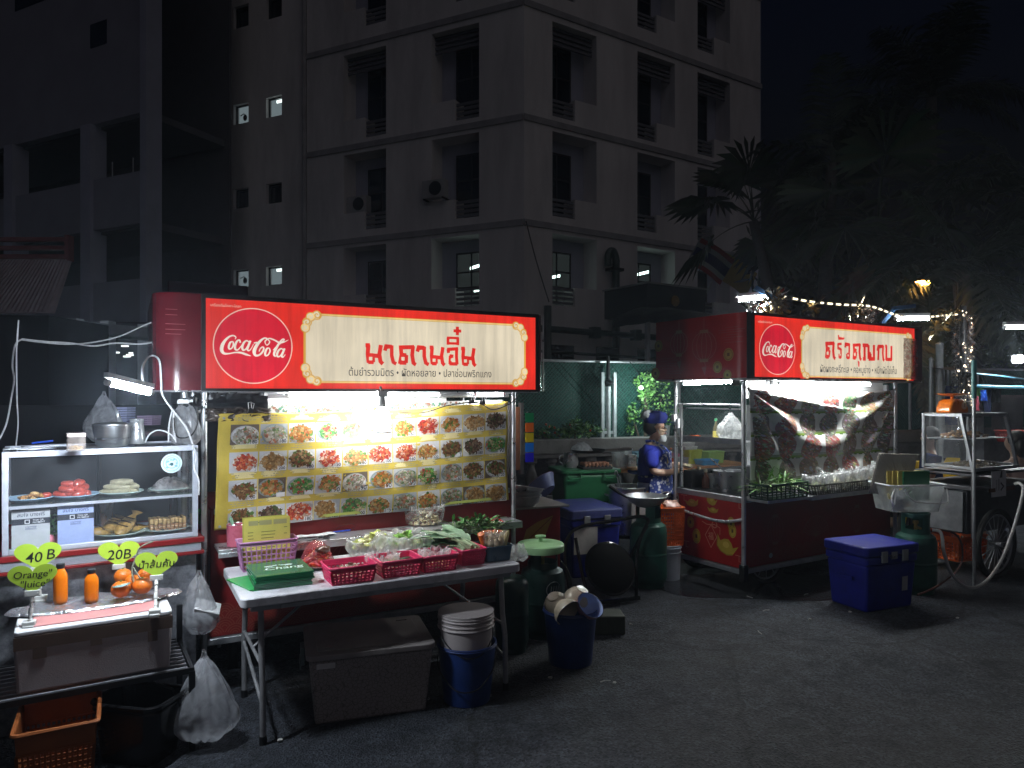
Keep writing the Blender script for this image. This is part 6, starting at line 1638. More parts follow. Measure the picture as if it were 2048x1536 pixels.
for x,y in((.1,.08),(.52,.08),(.1,.4),(.52,.4)):g.prism(rrect(x-.03,x+.03,y-.008,y+.008,.006),.3692,.374)
g.each('lid_ridge',GP,o)
g=MB(OB);g.box(-.035,-.016,.16,.26,.26,.35);g.box(-.04,-.034,.16,.26,.24,.29);g.build('latch',mat('dark_latch',(.08,.11,.12),.4),o,bevel=.004)
g=MB(OB);g.add([(.035,-.0005,.29),(.125,-.0005,.29),(.125,-.003,.318),(.035,-.003,.318)],[(0,1,2,3)]);g.build('label',mat('pale_label',(.6,.58,.57),.5),o,smooth=False)
def bucket(name,label,p,r,h,m,rings=((.93,.012),(.80,.009)),taper=.80,handle=True,cat='bucket',group=None,rz=0,lidm=None,n=36):
 o=thing(name,label,cat,p,rz,group)
 g=MB();g.shell([(0,.003),(r*taper,.003),(r,h),(r*.97,h),(r*taper*.97,.008),(0,.008)],n=n);g.build('pail',m,o)
 g=MB()
 for k,w in rings:
  rr_=r*(taper+(1-taper)*k);g.tube([(x,y,h*k)for x,y in arc(0,0,rr_+.002,0,350,n)],w*.5,6,closed=True)
 g.tube([(x,y,h)for x,y in arc(0,0,r,0,350,n)],.005,6,closed=True);g.build('rim_ring',m,o)
 if handle:
  g=MB();g.tube(smooth_pts([(-r*.99,0,h*.82),(-r*.9,-r*.5,h*.6),(-r*.3,-r*1.02,h*.35),(r*.4,-r*1.0,h*.36),(r*.9,-r*.5,h*.6),(r*.99,0,h*.82)],5),.0035,5);g.build('handle',BLACKMETAL,o)
 if lidm:
  g=MB();g.lathe([(0,h+.001),(r*.96,h+.001),(r*1.02,h+.006),(r*1.02,h+.016),(r*.9,h+.018),(0,h+.018)],n=n);g.build('lid',lidm,o)
 return o
bb=Vector((-.245,3.86,0))
BLUEP=mat('blue_plastic_pail',(.012,.035,.15),.4,0,.25,8,spots=.35)
bucket('blue_bucket','blue bucket under the right half of the table with a white pail nested in it',bb,.158,.31,BLUEP,rings=((.97,.012),))
bucket('white_pail','greyish white pail with a closed lid set inside the blue bucket',bb+Vector((-.005,-.0,.18)),.148,.285,mat('offwhite_pail',(.42,.37,.36),.4,0,.08,8),rings=((.95,.011),(.86,.011),(.79,.018)),taper=.88,lidm=MATS['offwhite_pail'],rz=.2)
bk=G(1143,1333);bk.y+=.08
bucket('blue_bucket','blue bucket on the road filled with used noodle bowls',bk,.165,.33,BLUEP,rings=((.97,.014),),handle=False)
BOWLC=mat('cream_melamine',(.52,.47,.38),.3,0,.12,14,coat=.2);BOWLB=mat('blue_inside_melamine',(.42,.55,.92),.25,0,.06,10,coat=.2);BOWLP=mat('pink_inside_melamine',(.72,.38,.42),.3,0,.06,10)
def bowl(px,py,Y,rot,m_out,m_in,label,r=.088):
 o=thing('noodle_bowl',label,'bowl',P(px,py,Y),0,'used bowls in the blue bucket');o.rotation_euler=rot
 prof=[(.034,0),(.038,0),(.038,.010),(.060,.024),(.080,.055),(r,.085)]
 g=MB();g.shell([(0,.004)]+prof,n=32);g.build('outside',m_out,o)
 g=MB();g.shell([(r,.0852),(.085,.0852),(.077,.056),(.056,.028),(.034,.015),(0,.013)],n=32);g.build('inside',m_in,o)
 g=MB();g.tube([(x,y,.0855)for x,y in arc(0,0,r-.001,0,350,30)],.002,5,closed=True);g.build('rim_line',mat('navy_rim',(.02,.03,.12),.3),o)
by=bk.y
bowl(1165,1178,by+.02,(R(200),R(18),.4),BOWLC,BOWLB,'cream bowl upside down on top of the others in the bucket')
bowl(1168,1226,by-.05,(R(38),R(22),.2),BOWLP,BOWLB,'blue lined bowl lying open below the topmost bowl in the bucket')
bowl(1106,1192,by+.03,(R(205),R(-22),0),BOWLC,BOWLC,'grey cream bowl tipped over at the left back of the bucket')
bowl(1118,1208,by-.09,(R(120),R(-24),.5),BOWLC,BOWLC,'bowl showing its round foot ring at the front left of the bucket')
GASG=mat('dark_green_gas_paint',(.022,.095,.07),.38,.1,.25,8,.05,30,spots=.3)
GASD=mat('blackish_green_gas_paint',(.012,.035,.032),.32,.1,.25,8)
def gas(name,label,p,r,h,m,collar=True,rz=0.0):
 """upright gas cylinder: foot ring, welded body, shoulder, valve, pierced collar"""
 o=thing(name,label,'gas cylinder',p,rz,'gas cylinders')
 g=MB();b=h
 g.lathe([(r*.6,.03),(r*.9,.035),(r*.98,.065),(r,.08),(r,.10),(r,b*.3),(r,b*.47),(r,b*.488),(r*1.012,b*.495),(r*1.012,b*.515),(r,b*.522),(r,b*.54),(r,b*.7),(r,b*.82),(r*.995,b*.86),(r*.93,b*.94),(r*.72,b*.985),(r*.4,b),(0,b)],n=36);g.build('body',m,o)
 g=MB();g.shell([(r*.86,0),(r*.86,.06),(r*.83,.06),(r*.83,0)],n=30);g.build('foot_ring',m,o)
 if collar:
  cr=r*.68;z0,z1=b*.97,b+.16
  g=MB();n=48
  for i in range(n):
   t0,t1=6.283*i/n,6.283*(i+1)/n;deg=(360*(i+.5)/n)%120
   for a,c_ in((z0,z0+.05),(z0+.05,z1-.03),(z1-.03,z1)):
    if a==z0+.05 and 25<deg<95:continue
    for q in(cr,cr*.96):
     g.add([(math.cos(t0)*q,math.sin(t0)*q,a),(math.cos(t1)*q,math.sin(t1)*q,a),(math.cos(t1)*q,math.sin(t1)*q,c_),(math.cos(t0)*q,math.sin(t0)*q,c_)],[(0,1,2,3)])
  g.tube([(x,y,z1)for x,y in arc(0,0,cr*.98,0,352,40)],.006,6,closed=True);g.build('collar',m,o)
  g=MB();g.cyl((0,0,b-.01),(0,0,b+.07),.014,n=10);g.cyl((0,0,b+.045),(-r*.5,-r*.3,b+.045),.011,n=8);g.cyl((0,0,b+.07),(0,0,b+.095),.022,n=12);g.build('valve',mat('brass',(.5,.36,.14),.35,1,.2,20),o)
 return o
gas('gas_cylinder','blackish green gas cylinder with a white stencilled mark, under a light green lid',G(1085,1268),.152,.47,GASD)
gas('gas_cylinder','small blackish green gas cylinder in the shade right beside the table end',G(1024,1300),.108,.48,GASD,collar=False)
g=MB();q=bpy.data.objects['gas_cylinder'];
for a0 in range(2):g.tube([(math.cos(R(-62+x))*.1535,math.sin(R(-62+x))*.1535,.34+z)for x,z in[(20*math.cos(t),.055*math.sin(t))for t in[6.283*i/22 for i in range(22)]]],.0025,4,closed=True)
for k in range(4):g.tube([(math.cos(R(-72+7*k))*.1535,math.sin(R(-72+7*k))*.1535,.31),(math.cos(R(-69+7*k))*.1535,math.sin(R(-69+7*k))*.1535,.365)],.0025,4)
g.build('stencil_mark',mat('grey_stencil',(.3,.33,.33),.6),q)
p=G(1080,1108,.60);p=P(1081,1100,4.80)
o=thing('mint_cover','pale green plastic lid with a knob sitting on the dark gas cylinder','lid',p,0)
g=MB();g.lathe([(.157,-.005),(.160,0),(.160,.040),(.152,.048),(.08,.056),(0,.058)],n=44);g.build('cover',mat('mint_plastic',(.34,.58,.30),.4,0,.08,12),o)
g=MB();g.lathe([(.016,.056),(.012,.075),(.014,.085),(.036,.088),(.036,.098),(0,.1)],n=20);g.build('knob',MATS['mint_plastic'],o)
g=MB();g.prism([(-.14,-.1),(.16,-.08),(.15,.1),(-.15,.09)],0,.13);tag(g.build('dark_crate',mat('dark_green_crate',(.05,.06,.045),.6,0,.3,10),loc=G(1205,1270)+Vector((0,.08,0)),bevel=.01),'low dark green box on the ground behind the bucket of bowls','box')
cab=Frame(*F1.W(2.0,1.12).xy,22)
o=thing('side_cabinet','red side cabinet with a gold leaf print carrying a stack of steel pans','cabinet',cab.W(.2,.2),cab.a)
g=MB((.2,.2,0));g.box(0,.43,0,.45,.1,.80);g.build('cabinet_body',REDPAINT,o,bevel=.004)
g=MB((.2,.2,0));g.box(-.01,.50,-.02,.47,.801,.815);g.build('worktop',mat('grey_worktop',(.25,.22,.2),.5,0,.3,12),o,bevel=.003)
g=MB((.2,.2,0));lf=[(.12,.56),(.2,.545),(.3,.58),(.37,.74),(.24,.70),(.15,.65)];g.flat(lf,lambda x,y:(x,-.0015,y),(.30,.17,.03));g.ribbon([(.1,.53),(.2,.6),(.36,.73)],.006,lambda x,y:(x,-.003,y),(.18,.03,.02));g.build('leaf_print',PRINT,o,smooth=False)
def pan(px,py,Y,r,h,label,m=STEEL_DULL,tilt=(0,0,0)):
 o=thing('steel_pan',label,'pan',P(px,py,Y),0,'steel pans stacked on the red cabinet');o.rotation_euler=tilt
 g=MB();g.shell([(0,0),(r*.55,0),(r*.85,h*.45),(r,h),(r*1.06,h),(r*1.06,h+.003),(r*.98,h+.003),(r*.8,h*.5),(r*.52,.004),(0,.004)],n=36);g.build('pan_body',m,o)
pan(1052,1012,5.35,.115,.08,'widest steel pan at the bottom of the stack on the red cabinet')
pan(1052,998,5.35,.118,.06,'middle steel pan in the stack on the red cabinet')
pan(1055,990,5.35,.115,.06,'topmost tilted steel pan on the red cabinet',STEEL,(R(-6),R(8),0))
o=thing('purple_basin','tilted plastic basin, purple inside and blue outside, behind the steel pans','basin',P(1092,985,6.0),0);o.rotation_euler=(R(-25),R(-38),0)
g=MB();g.shell([(0,0),(.09,0),(.15,.10)],n=32);g.build('outside',mat('blue_grey_plastic',(.08,.10,.22),.4),o);g=MB();g.shell([(.155,.101),(.146,.101),(.088,.006),(0,.006)],n=32);g.build('inside',mat('purple_plastic',(.28,.05,.22),.4),o)
# ================================================================== clutter between the two stalls
cb=Frame(.526,6.33,18)
COOLB=mat('deep_blue_plastic',(.010,.015,.22),.5,0,.3,7,.05,40,spec=.25,spots=.35)
COOLT=mat('worn_blue_lid',(.045,.055,.20),.55,0,.3,9,spots=.3)
def cooler(name,label,fr,w,d,h,paper=True):
 o=thing(name,label,'cool box',fr.W(w/2,d/2),fr.a,'blue cool boxes')
 off=(w/2,d/2,0)
 g=MB(off);zb=h*.84
 g.hexa([(.03,.03,0),(w-.03,.03,0),(w-.03,d-.03,0),(.03,d-.03,0)],[(.008,.008,zb-.06),(w-.008,.008,zb-.06),(w-.008,d-.008,zb-.06),(.008,d-.008,zb-.06)])
 g.build('tub',COOLB,o,bevel=.02,seg=3)
 g=MB(off);g.prism(rrect(-.004,w+.004,-.004,d+.004,.03),zb-.058,zb);g.build('band',COOLB,o,bevel=.01)
 g=MB(off);g.prism(rrect(-.014,w+.014,-.014,d+.014,.035),zb+.008,h);g.build('lid',COOLT,o,bevel=.014,seg=3)
 g=MB(off)
 for x in(w*.3,w*.7):g.box(x-.03,x+.03,-.026,-.0145,zb-.04,zb+.045)
 g.each('latch',STEEL_DULL,o,bevel=.004)
 g=MB(off);g.box(w+.004,w+.02,d*.3,d*.7,zb*.55,zb*.62);g.box(-.02,-.004,d*.3,d*.7,zb*.55,zb*.62);g.each('handle',COOLB,o,bevel=.004)
 return o
c1=cooler('cool_box','big blue cool box with taped papers, in the shade between the stalls',cb,.50,.66,.62)
g=MB((.25,.33,0));g.add([(.03,.006,.22),(.26,.006,.22),(.26,.001,.50),(.03,.001,.50)],[(0,1,2,3)]);g.build('taped_paper',mat('dirty_paper',(.42,.40,.38),.7,0,.25,9,spots=.3),c1,smooth=False)
gb=G(1170,1110);gb=P(1168,790,7.5);gb.z=0
GREENB=mat('green_bin_plastic',(.02,.16,.06),.45,0,.2,7)
o=thing('green_bin','big green plastic bin with rim handles behind the blue cool box','bin',gb,R(14))
g=MB();a,b,d_=.24,.31,.24
g.hexa([(-a,-.19,0),(a,-.19,0),(a,.19,0),(-a,.19,0)],[(-b,-d_,.84),(b,-d_,.84),(b,d_,.84),(-b,d_,.84)]);g.build('tub',GREENB,o,bevel=.03,seg=3)
g=MB();g.prism(rrect(-.33,.33,-.26,.26,.05),.845,.885);g.build('rim',GREENB,o,bevel=.01)
for x in(-.2,.2):
 g=MB();g.tube([(x-.07,-.255,.85),(x-.07,-.29,.80),(x+.07,-.29,.80),(x+.07,-.255,.85)],.012,6);g.build('handle',GREENB,o)
BT=.886
o=thing('egg_tray','dark paper tray of brown eggs on the green bin','egg tray',gb+Vector((.10,-.10,BT)),R(14))
g=MB();g.box(-.16,.16,-.10,.10,0,.02)
for i in range(8):
 for j in range(5):g.lathe([(.014,.02),(.008,.036),(0,.036)],(-.14+i*.04,-.08+j*.04,0),6)
g.build('tray',mat('dark_pulp',(.06,.055,.055),.9),o)
eg=MB();eg.ell((0,0,0),(.019,.019,.025),12,8);me_=None
Mt=Matrix.Translation(o.location)@Matrix.Rotation(R(14),4,'Z')
for i in range(7):
 for j in range(4):
  q=eg.build('egg',mat('brown_shell',(.42,.20,.12),.5,0,.15,30))if me_ is None else me_.copy()
  if me_ is None:me_=q
  else:COL.objects.link(q)
  q.location=Mt@Vector((-.12+i*.04,-.06+j*.04,.044));tag(q,'brown egg sitting in the dark tray on the green bin','egg','eggs in the tray')
o=thing('steel_jug','wide steel jug at the left of the egg tray','jug',gb+Vector((-.14,.02,BT)),.3)
g=MB();g.shell([(0,0),(.075,0),(.085,.06),(.07,.12),(.078,.15),(.074,.15),(.066,.12),(.08,.06),(.07,.004),(0,.004)],n=28);g.build('body',STEEL,o);g=MB();g.tube(smooth_pts([(-.075,0,.13),(-.12,0,.12),(-.12,0,.06),(-.08,0,.04)],4),.006,6);g.build('handle',STEEL,o)
o=thing('frying_pan','flat black pan with a pale handle resting across the jug','pan',gb+Vector((.05,.05,BT+.155)),R(2))
g=MB();g.shell([(0,0),(.16,0),(.19,.03),(.186,.03),(.157,.004),(0,.004)],n=32);g.build('pan_body',BLACKMETAL,o);g=MB();g.cyl((.18,0,.025),(.42,-.02,.035),.011,n=8);g.cyl((.34,-.015,.032),(.46,-.02,.036),.018,n=8);g.build('handle',mat('pale_grip',(.5,.48,.44),.5),o)
film_over(Frame(gb.x,gb.y,0),'crumpled_bag','crumpled grey plastic bag lying in the flat black pan',-.02,.05,BT+.165,.12,.09,.10,12,BAG_DIM)
sp=P(1256,790,7.0);sp.z=0
o=thing('stock_pot','tall steel stock pot with ladle handles standing in front of the cook','pot',sp,0)
g=MB();g.shell([(0,.30),(.185,.30),(.19,.31),(.19,.74),(.205,.745),(.205,.755),(.183,.755),(.183,.32),(0,.315)],n=40);g.build('pot_body',STEEL,o)
g=MB();g.lathe([(0,.70),(.18,.70)],n=32);g.build('broth',mat('dark_broth',(.05,.04,.03),.1,0,.3,8),o)
for x in(-1,1):
 g=MB();g.tube([(x*.19,-.04,.66),(x*.225,-.03,.67),(x*.225,.03,.67),(x*.19,.04,.66)],.007,6);g.build('handle',STEEL,o)
for k,(x,y)in enumerate(((-.07,.02),(-.10,-.03))):
 q=thing('ladle','steel ladle handle sticking up from the stock pot, %s one'%('taller' if k else 'shorter'),'ladle',sp+Vector((x,y,.70)),0);g=MB();g.tube(smooth_pts([(.05,0,-.1),(0,0,.08),(-.01,0,.15+.04*k),(-.03,0,.16+.04*k),(-.035,0,.13+.04*k)],4),.006,6);g.ell((.06,0,-.12),.035,10,6);g.build('ladle_body',STEEL,q)
g=MB();g.box(-.02,.19,-.195,-.192,.32,.66);o2=g.build('wind_shield',mat('dented_sheet',(.55,.5,.48),.5,.4,.2,12),loc=sp+Vector((.02,-.02,.01)),smooth=False);tag(o2,'pale sheet metal shield leaning on the stock pot','wind shield')
o=thing('gas_burner','black iron gas burner under the stock pot','burner',sp,0);g=MB();g.shell([(.17,.26),(.19,.295),(.15,.295),(.13,.26)],n=24)
for a in(0,90,180,270):g.cyl((.16*math.cos(R(a+45)),.16*math.sin(R(a+45)),.27),(.2*math.cos(R(a+45)),.2*math.sin(R(a+45)),0),.012,n=6)
g.build('iron_frame',BLACKMETAL,o)
gc=G(1302,1178)
gc.y+=.12
gas('gas_cylinder','green gas cylinder with a wok resting on its collar, left of the second stall',gc,.158,.56,GASG,rz=.5)
o=thing('wok','steel wok with a black handle set on the green gas cylinder','wok',gc+Vector((-.02,-.02,.675)),R(25))
g=MB();g.shell([(0,0),(.08,.012),(.15,.06),(.185,.105),(.181,.107),(.146,.064),(.078,.017),(0,.006)],n=40);g.build('wok_bowl',STEEL_DULL,o);g=MB();g.tube([(-.16,.05,.09),(-.22,.09,.13),(-.30,.12,.19)],[.008,.013,.015],8);g.build('handle',BLACKPLASTIC,o)
g=MB();g.tube(smooth_pts([(.17,-.04,.1),(.22,-.03,.12),(.22,.03,.12),(.17,.04,.1)],4),.006,6);g.build('loop_handle',STEEL,o)
ob=G(1341,1163);ob.y+=.1
bucket('white_bucket','white bucket on the ground under the orange net crate, by the second stall post',ob,.115,.31,mat('bluish_white_plastic',(.45,.5,.58),.5,0,.12,9),handle=False,taper=.9)
basket('orange_crate','bright orange net crate standing on the white bucket','crate',ob+Vector((0,0,.318)),.2,.22,.2,.33,mat('bright_orange_plastic',(.72,.12,.015),.5,0,.15,10),.9,10,9,.006,.016,solid_top=.12)
g=MB();g.ell((0,0,0),(.08,.07,.05),14,10,lump=.6,seed=3);tag(g.build('meat_bag',mat('pinkish_meat_bag',(.45,.25,.2),.3,0,.4,25),loc=ob+Vector((.02,-.02,.66))),'lumpy pinkish bag on top of the orange net crate','bag')
st_=thing('folding_chair','black tubular folding chair with a round seat before the shaded blue cool box','chair',G(1240,1208)+Vector((0,.1,0)),R(20))
GLB=mat('glossy_black_paint',(.008,.008,.009),.18,0.2,.3,14)
g=MB();rot=Matrix.Rotation(R(62),3,'X')@Matrix.Rotation(R(0),3,'Z')
g.lathe([(0,-.015),(.19,-.015),(.205,0),(.205,.012),(.19,.022),(0,.026)],(-.09,-.03,.27),40,rot=rot.to_4x4());g.build('seat',mat('matt_black',(.006,.006,.006),.8,0,.3,20,spec=.05),st_)
g=MB();ring=[rot@Vector((.206*math.cos(t),.206*math.sin(t),.006))+Vector((-.09,-.03,.27))for t in[6.283*i/44 for i in range(44)]];g.tube(ring,.012,8,closed=True);g.build('seat_rim',GLB,st_)
for k,pts in enumerate((((-.40,.02,.02),(-.42,.1,.34),(-.38,.14,.50),(-.25,.16,.58),(.10,.16,.615),(.30,.16,.63),(.36,.13,.60)),((.36,.13,.60),(.18,.0,.40),(.12,-.08,.02)),((-.32,.12,.50),(-.32,0,.25),(-.30,-.1,.02)),((.34,.12,.56),(.2,.16,.3),(.14,.22,.02)))):
 g=MB();g.tube(smooth_pts(pts,6),.014,8);g.build('frame_tube' if k==0 else 'leg',GLB,st_)
g=MB();g.box(-.30,.14,-.11,-.085,.02,.045);g.build('foot_bar',GLB,st_)
g=MB();g.tube(smooth_pts([P(1120,1120,5.3),P(1135,1140,5.3),P(1142,1165,5.3),P(1140,1185,5.3)],5),.006,5);tag(g.build('gas_hose',DARKCABLE),'thin dark hose hanging beside the dark gas cylinder','hose')
pt=Frame(1.12,8.05,20)
o=thing('prep_table','long brown preparation table behind the cook, crowded with tubs and bottles','table',pt.W(1.0,.3),pt.a)
g=MB((1,.3,0));g.box(0,2.0,0,.6,.76,.80);g.build('tabletop',mat('warm_wood',(.42,.19,.07),.5,0,.3,6,stretch=(1,6,1)),o,bevel=.004)
for x in(.05,1.95):
 for y in(.05,.55):
  g=MB((1,.3,0));g.box(x-.025,x+.025,y-.025,y+.025,0,.76);g.build('leg',mat('brown_leg',(.12,.07,.04),.6),o,smooth=False)
def on_prep(px,dv=.15):
 u,z=pt.hit(px,930,dv);return pt.W(u,dv,.801)
def tubbox(px,dv,w,d,h,m,label,cat='tub',name='plastic_tub',rnd_=.02,flare=.88):
 o=thing(name,label,cat,on_prep(px,dv),pt.a)
 g=MB();pl=rrect(-w/2,w/2,-d/2,d/2,min(rnd_,w*.3));n=len(pl)
 vv=[(x*flare,y*flare,0)for x,y in pl]+[(x,y,h)for x,y in pl]+[(x*.96,y*.96,h)for x,y in pl]+[(x*flare*.95,y*flare*.95,.005)for x,y in pl]
 g.add(vv,[(j*n+i,j*n+(i+1)%n,(j+1)*n+(i+1)%n,(j+1)*n+i)for j in range(3)for i in range(n)]+[tuple(3*n+i for i in range(n))]);g.build('wall',m,o)
 g=MB();g.tube([(x*1.02,y*1.02,h)for x,y in pl],.005,5,closed=True);g.build('rim',m,o)
 return o
CLR=film('frosted_tub',(.7,.72,.74),.55,.3,.1,8)
tubbox(1236,.25,.12,.12,.17,CLR,'frosted square tub at the left of the preparation table, shorter of two')
tubbox(1252,.4,.12,.12,.20,CLR,'frosted square tub behind the other, with milky sides')
o=tubbox(1261,.10,.12,.12,.15,STEEL,'steel mug with a side handle on the preparation table','mug','steel_mug',.055,.97)
g=MB();g.tube(smooth_pts([(.06,0,.12),(.10,0,.11),(.10,0,.05),(.06,0,.03)],4),.007,6);g.build('handle',BLACKPLASTIC,o)
tubbox(1280,.35,.22,.2,.16,mat('sky_blue_tub',(.16,.38,.52),.5,0,.1,8),'sky blue tub with a pink top behind the cook')
tubbox(1335,.30,.26,.2,.13,mat('pink_tub',(.62,.16,.24),.45,0,.08,8),'pink basin on the preparation table right of the cook','basin')
tubbox(1385,.32,.2,.16,.17,mat('lime_tub',(.5,.55,.06),.45,0,.12,8),'lime yellow tub seen between the stall posts',flare=.8)
tubbox(1425,.35,.25,.18,.14,mat('lime_green_tub',(.3,.5,.12),.45,0,.12,8),'lime green tub behind the blue tray')
tubbox(1413,.15,.24,.2,.06,mat('bright_blue_tub',(.03,.28,.62),.4,0,.08,8),'shallow bright blue tray on the preparation table','tray')
o=tubbox(1360,.12,.17,.17,.10,STEEL_DULL,'small steel pot right behind the left post of the second stall','pot','steel_pot',.08,.95)
o=thing('sauce_bottle','clear bottle half full of red sauce beside the pink basin','bottle',on_prep(1342,.12),0)
g=MB();g.lathe([(.03,0),(.033,.01),(.033,.10),(0,.10)],n=20);g.build('sauce',mat('red_sauce',(.35,.05,.02),.2),o)
g=MB();g.shell([(.0335,.10),(.0335,.14),(.02,.17),(.014,.19),(.014,.20)],n=20);g.build('bottle_neck',film('pet',(.7,.55,.5),.35,.08,0,8),o);g=MB();g.cyl((0,0,.2),(0,0,.22),.015,n=12);g.build('cap',mat('orange_cap',(.7,.2,.1),.4),o)
for k in range(2):
 o=thing('takeaway_box','white takeaway box on the lime tub, %s of two'%('upper' if k else 'lower'),'box',on_prep(1378-5*k,.34)+Vector((0,0,.176+.045*k)),.1*k+.3);g=MB();g.hexa([(-.08,-.05,0),(.08,-.05,0),(.08,.05,0),(-.08,.05,0)],[(-.09,-.06,.04),(.09,-.06,.04),(.09,.06,.04),(-.09,.06,.04)]);g.build('carton',WHITEPLASTIC,o,bevel=.004)
o=thing('plastic_cup','tall clear cup stack on the wall coping in front of the cook','cup',FW.W(FW.hit(1333,868,.15)[0],.15,1.051),0)
g=MB();g.shell([(.04,0),(.055,.16),(.053,.16),(.038,.004)],n=20)
for z in(.11,.125,.14):g.tube([(x,y,z)for x,y in arc(0,0,.053,0,345,20)],.003,5,closed=True)
g.build('cup',film('white_cups',(.75,.76,.78),.6,.2,.1,10),o)
g=MB();g.box(-.12,.02,-.01,.01,-.08,.0);
o=thing('wooden_board','warm brown chopping board behind the left arm of the cook','board',on_prep(1278,.02)+Vector((0,-.1,.0)),.2);g=MB();g.prism(rrect(-.14,.14,-.09,.09,.03),0,.025);g.build('board',mat('pale_board_wood',(.5,.26,.12),.5,0,.25,8,stretch=(1,5,1)),o,bevel=.004)
o=thing('blue_strap_bag','dark blue cloth bag hanging at the edge of the preparation table','bag',on_prep(1272,.02)+Vector((0,-.05,-.02)),0);g=MB();g.ell((0,0,0),(.11,.05,.035),18,10,lump=.5,seed=2);g.build('cloth',mat('navy_cloth',(.02,.05,.30),.8,0,.3,20),o)
# ================================================================== second stall
OF2=(1.08,.38,0)
s2=thing('food_stall','second red food stall further right with lantern prints and a dark hanging picture sheet','food stall',F2.W(1.08,.38),F2.a)
REDV=mat('bright_red_vinyl',(.42,.014,.016),.35,0,.15,5)
g=MB(OF2);g.box(-.005,2.16,0.015,.76,.175,.735);g.build('counter_body',mat('shaded_red_vinyl',(.21,.010,.016),.4,0,.2,5),s2,bevel=.006)  # front red darkened in its colour, as if little light reached it
g=MB(OF2);g.box(-.009,-.0052,.02,.755,.18,.73);g.build('side_panel',REDV,s2,smooth=False)
g=MB(OF2);g.box(-.03,2.19,-.015,.80,.737,.785);g.box(-.02,2.18,0,.78,.13,.17);g.build('steel_worktop',STEEL_DULL,s2,bevel=.004)
g=MB(OF2);mp=lambda x,y:(x,.0125,y)
for row in range(3):
 for k in range(21):
  for q in(.05,.036,.022):g.ribbon(arc(.01+k*.104+(row%2)*.052,.185+row*.04,q,15,165,7),.005,mp,(.20,.06,.04))
for cx,cz,rx,rz in((.42,.47,.10,.12),(.98,.44,.0,0),(1.6,.46,.09,.12)):
 if rx:
  for f in(1,.6,.2):g.ribbon(arc(cx,cz,rx*f,0,360,24,rz),.005,mp,(.22,.06,.05))
  for sg in(1,-1):g.flat([(cx-.035,cz+sg*rz-.012),(cx+.035,cz+sg*rz-.012),(cx+.035,cz+sg*rz+.012),(cx-.035,cz+sg*rz+.012)],mp,(.22,.07,.05))
 else:
  g.ribbon(arc(cx,cz-.09,.19,15,165,20),.006,mp,(.22,.07,.05))
  for a in range(18,165,11):g.ribbon([(cx,cz-.09),(cx+.19*math.cos(R(a)),cz-.09+.19*math.sin(R(a)))],.005,mp,(.22,.07,.05))
g.build('front_print',PRINT,s2,smooth=False)
GO=(.55,.40,.05);GOD=(.38,.24,.03);PK=(.7,.30,.22)
ml=lambda k:(lambda x,y:(-.0095-.0006*k,x,y))
hl=lambda px,py:F2.hitu(px,py,-.0095)
def sc(px0,px1,py):return abs(hl(px1,py)[0]-hl(px0,py)[0])
g=MB(OF2)
def coin(px,py,w,h):
 c=hl(px,py);rx=sc(px-w,px+w,py)/2;ry=rx*h/w*1.15
 g.flat(arc(*c,rx,0,350,22,ry),ml(0),GO);g.ribbon(arc(*c,rx*.82,0,360,22,ry*.82),rx*.14,ml(1),GOD)
 g.flat([(c[0]-rx*.25,c[1]-ry*.25),(c[0]+rx*.25,c[1]-ry*.25),(c[0]+rx*.25,c[1]+ry*.25),(c[0]-rx*.25,c[1]+ry*.25)],ml(2),(.10,.05,.01))
def ingot(px,py,w,h,rot=0):
 c=hl(px,py);rx=sc(px-w,px+w,py)/2;ry=rx*h/w
 pts=[(-1,.5),(-.6,.15),(-.35,.45),(0,.6),(.35,.45),(.6,.15),(1,.5),(.75,-.35),(.3,-.6),(-.3,-.6),(-.75,-.35)]
 a=R(rot);q=[(c[0]-(x*math.cos(a)-y*math.sin(a))*rx,c[1]+(x*math.sin(a)+y*math.cos(a))*ry)for x,y in pts]
 g.flat(q,ml(0),GO);g.flat([(c[0]+.3*rx*math.cos(t),c[1]+.1*ry+.25*ry*math.sin(t))for t in[6.28*i/12 for i in range(12)]],ml(1),(.7,.55,.12));g.ribbon(q[7:]+q[:1],rx*.08,ml(1),GOD)
ingot(1384,1005,14,9,12);ingot(1423,1001,11,11,-15);ingot(1426,1020,11,7);ingot(1452,1092,22,20,-20)
coin(1381,1044,7,7.5);coin(1393,1072,8,9.5);coin(1462,1047,7,9);coin(1465,1062,7.5,9.5)
c=hl(1422,1072);rx=sc(1411,1434,1072)/2
dm=[(c[0],c[1]+rx*1.5),(c[0]+rx,c[1]),(c[0],c[1]-rx*1.5),(c[0]-rx,c[1]),(c[0],c[1]+rx*1.5)]
g.ribbon(dm,.007,ml(1),PK)
tv,tf=text2d('福',1.0,.01,'CENTER');g.add([ml(1)(c[0]-x*rx*1.0,c[1]+(y-.36)*rx*1.1)for x,y in tv],tf,PK)
kn=hl(1429,1049);g.ribbon(arc(*kn,.028,0,360,16),.010,ml(1),PK);e=hl(1404,1042);g.ribbon([e,(e[0]*.6+kn[0]*.4,e[1]-.02),kn],.008,ml(1),PK);e=hl(1440,1070);g.ribbon([kn,(e[0],kn[1]-.02),e],.006,ml(1),PK)
for px,py in((1368,990),(1478,1005),(1372,1082),(1478,1112)):
 q=hl(px,py);g.ribbon([(q[0]-.04,q[1]),(q[0]+.04,q[1])],.005,ml(0),PK);g.ribbon([(q[0],q[1]),(q[0],q[1]-.05),(q[0]-.03,q[1]-.05)],.005,ml(0),PK)
g.build('side_print',PRINT,s2,smooth=False)
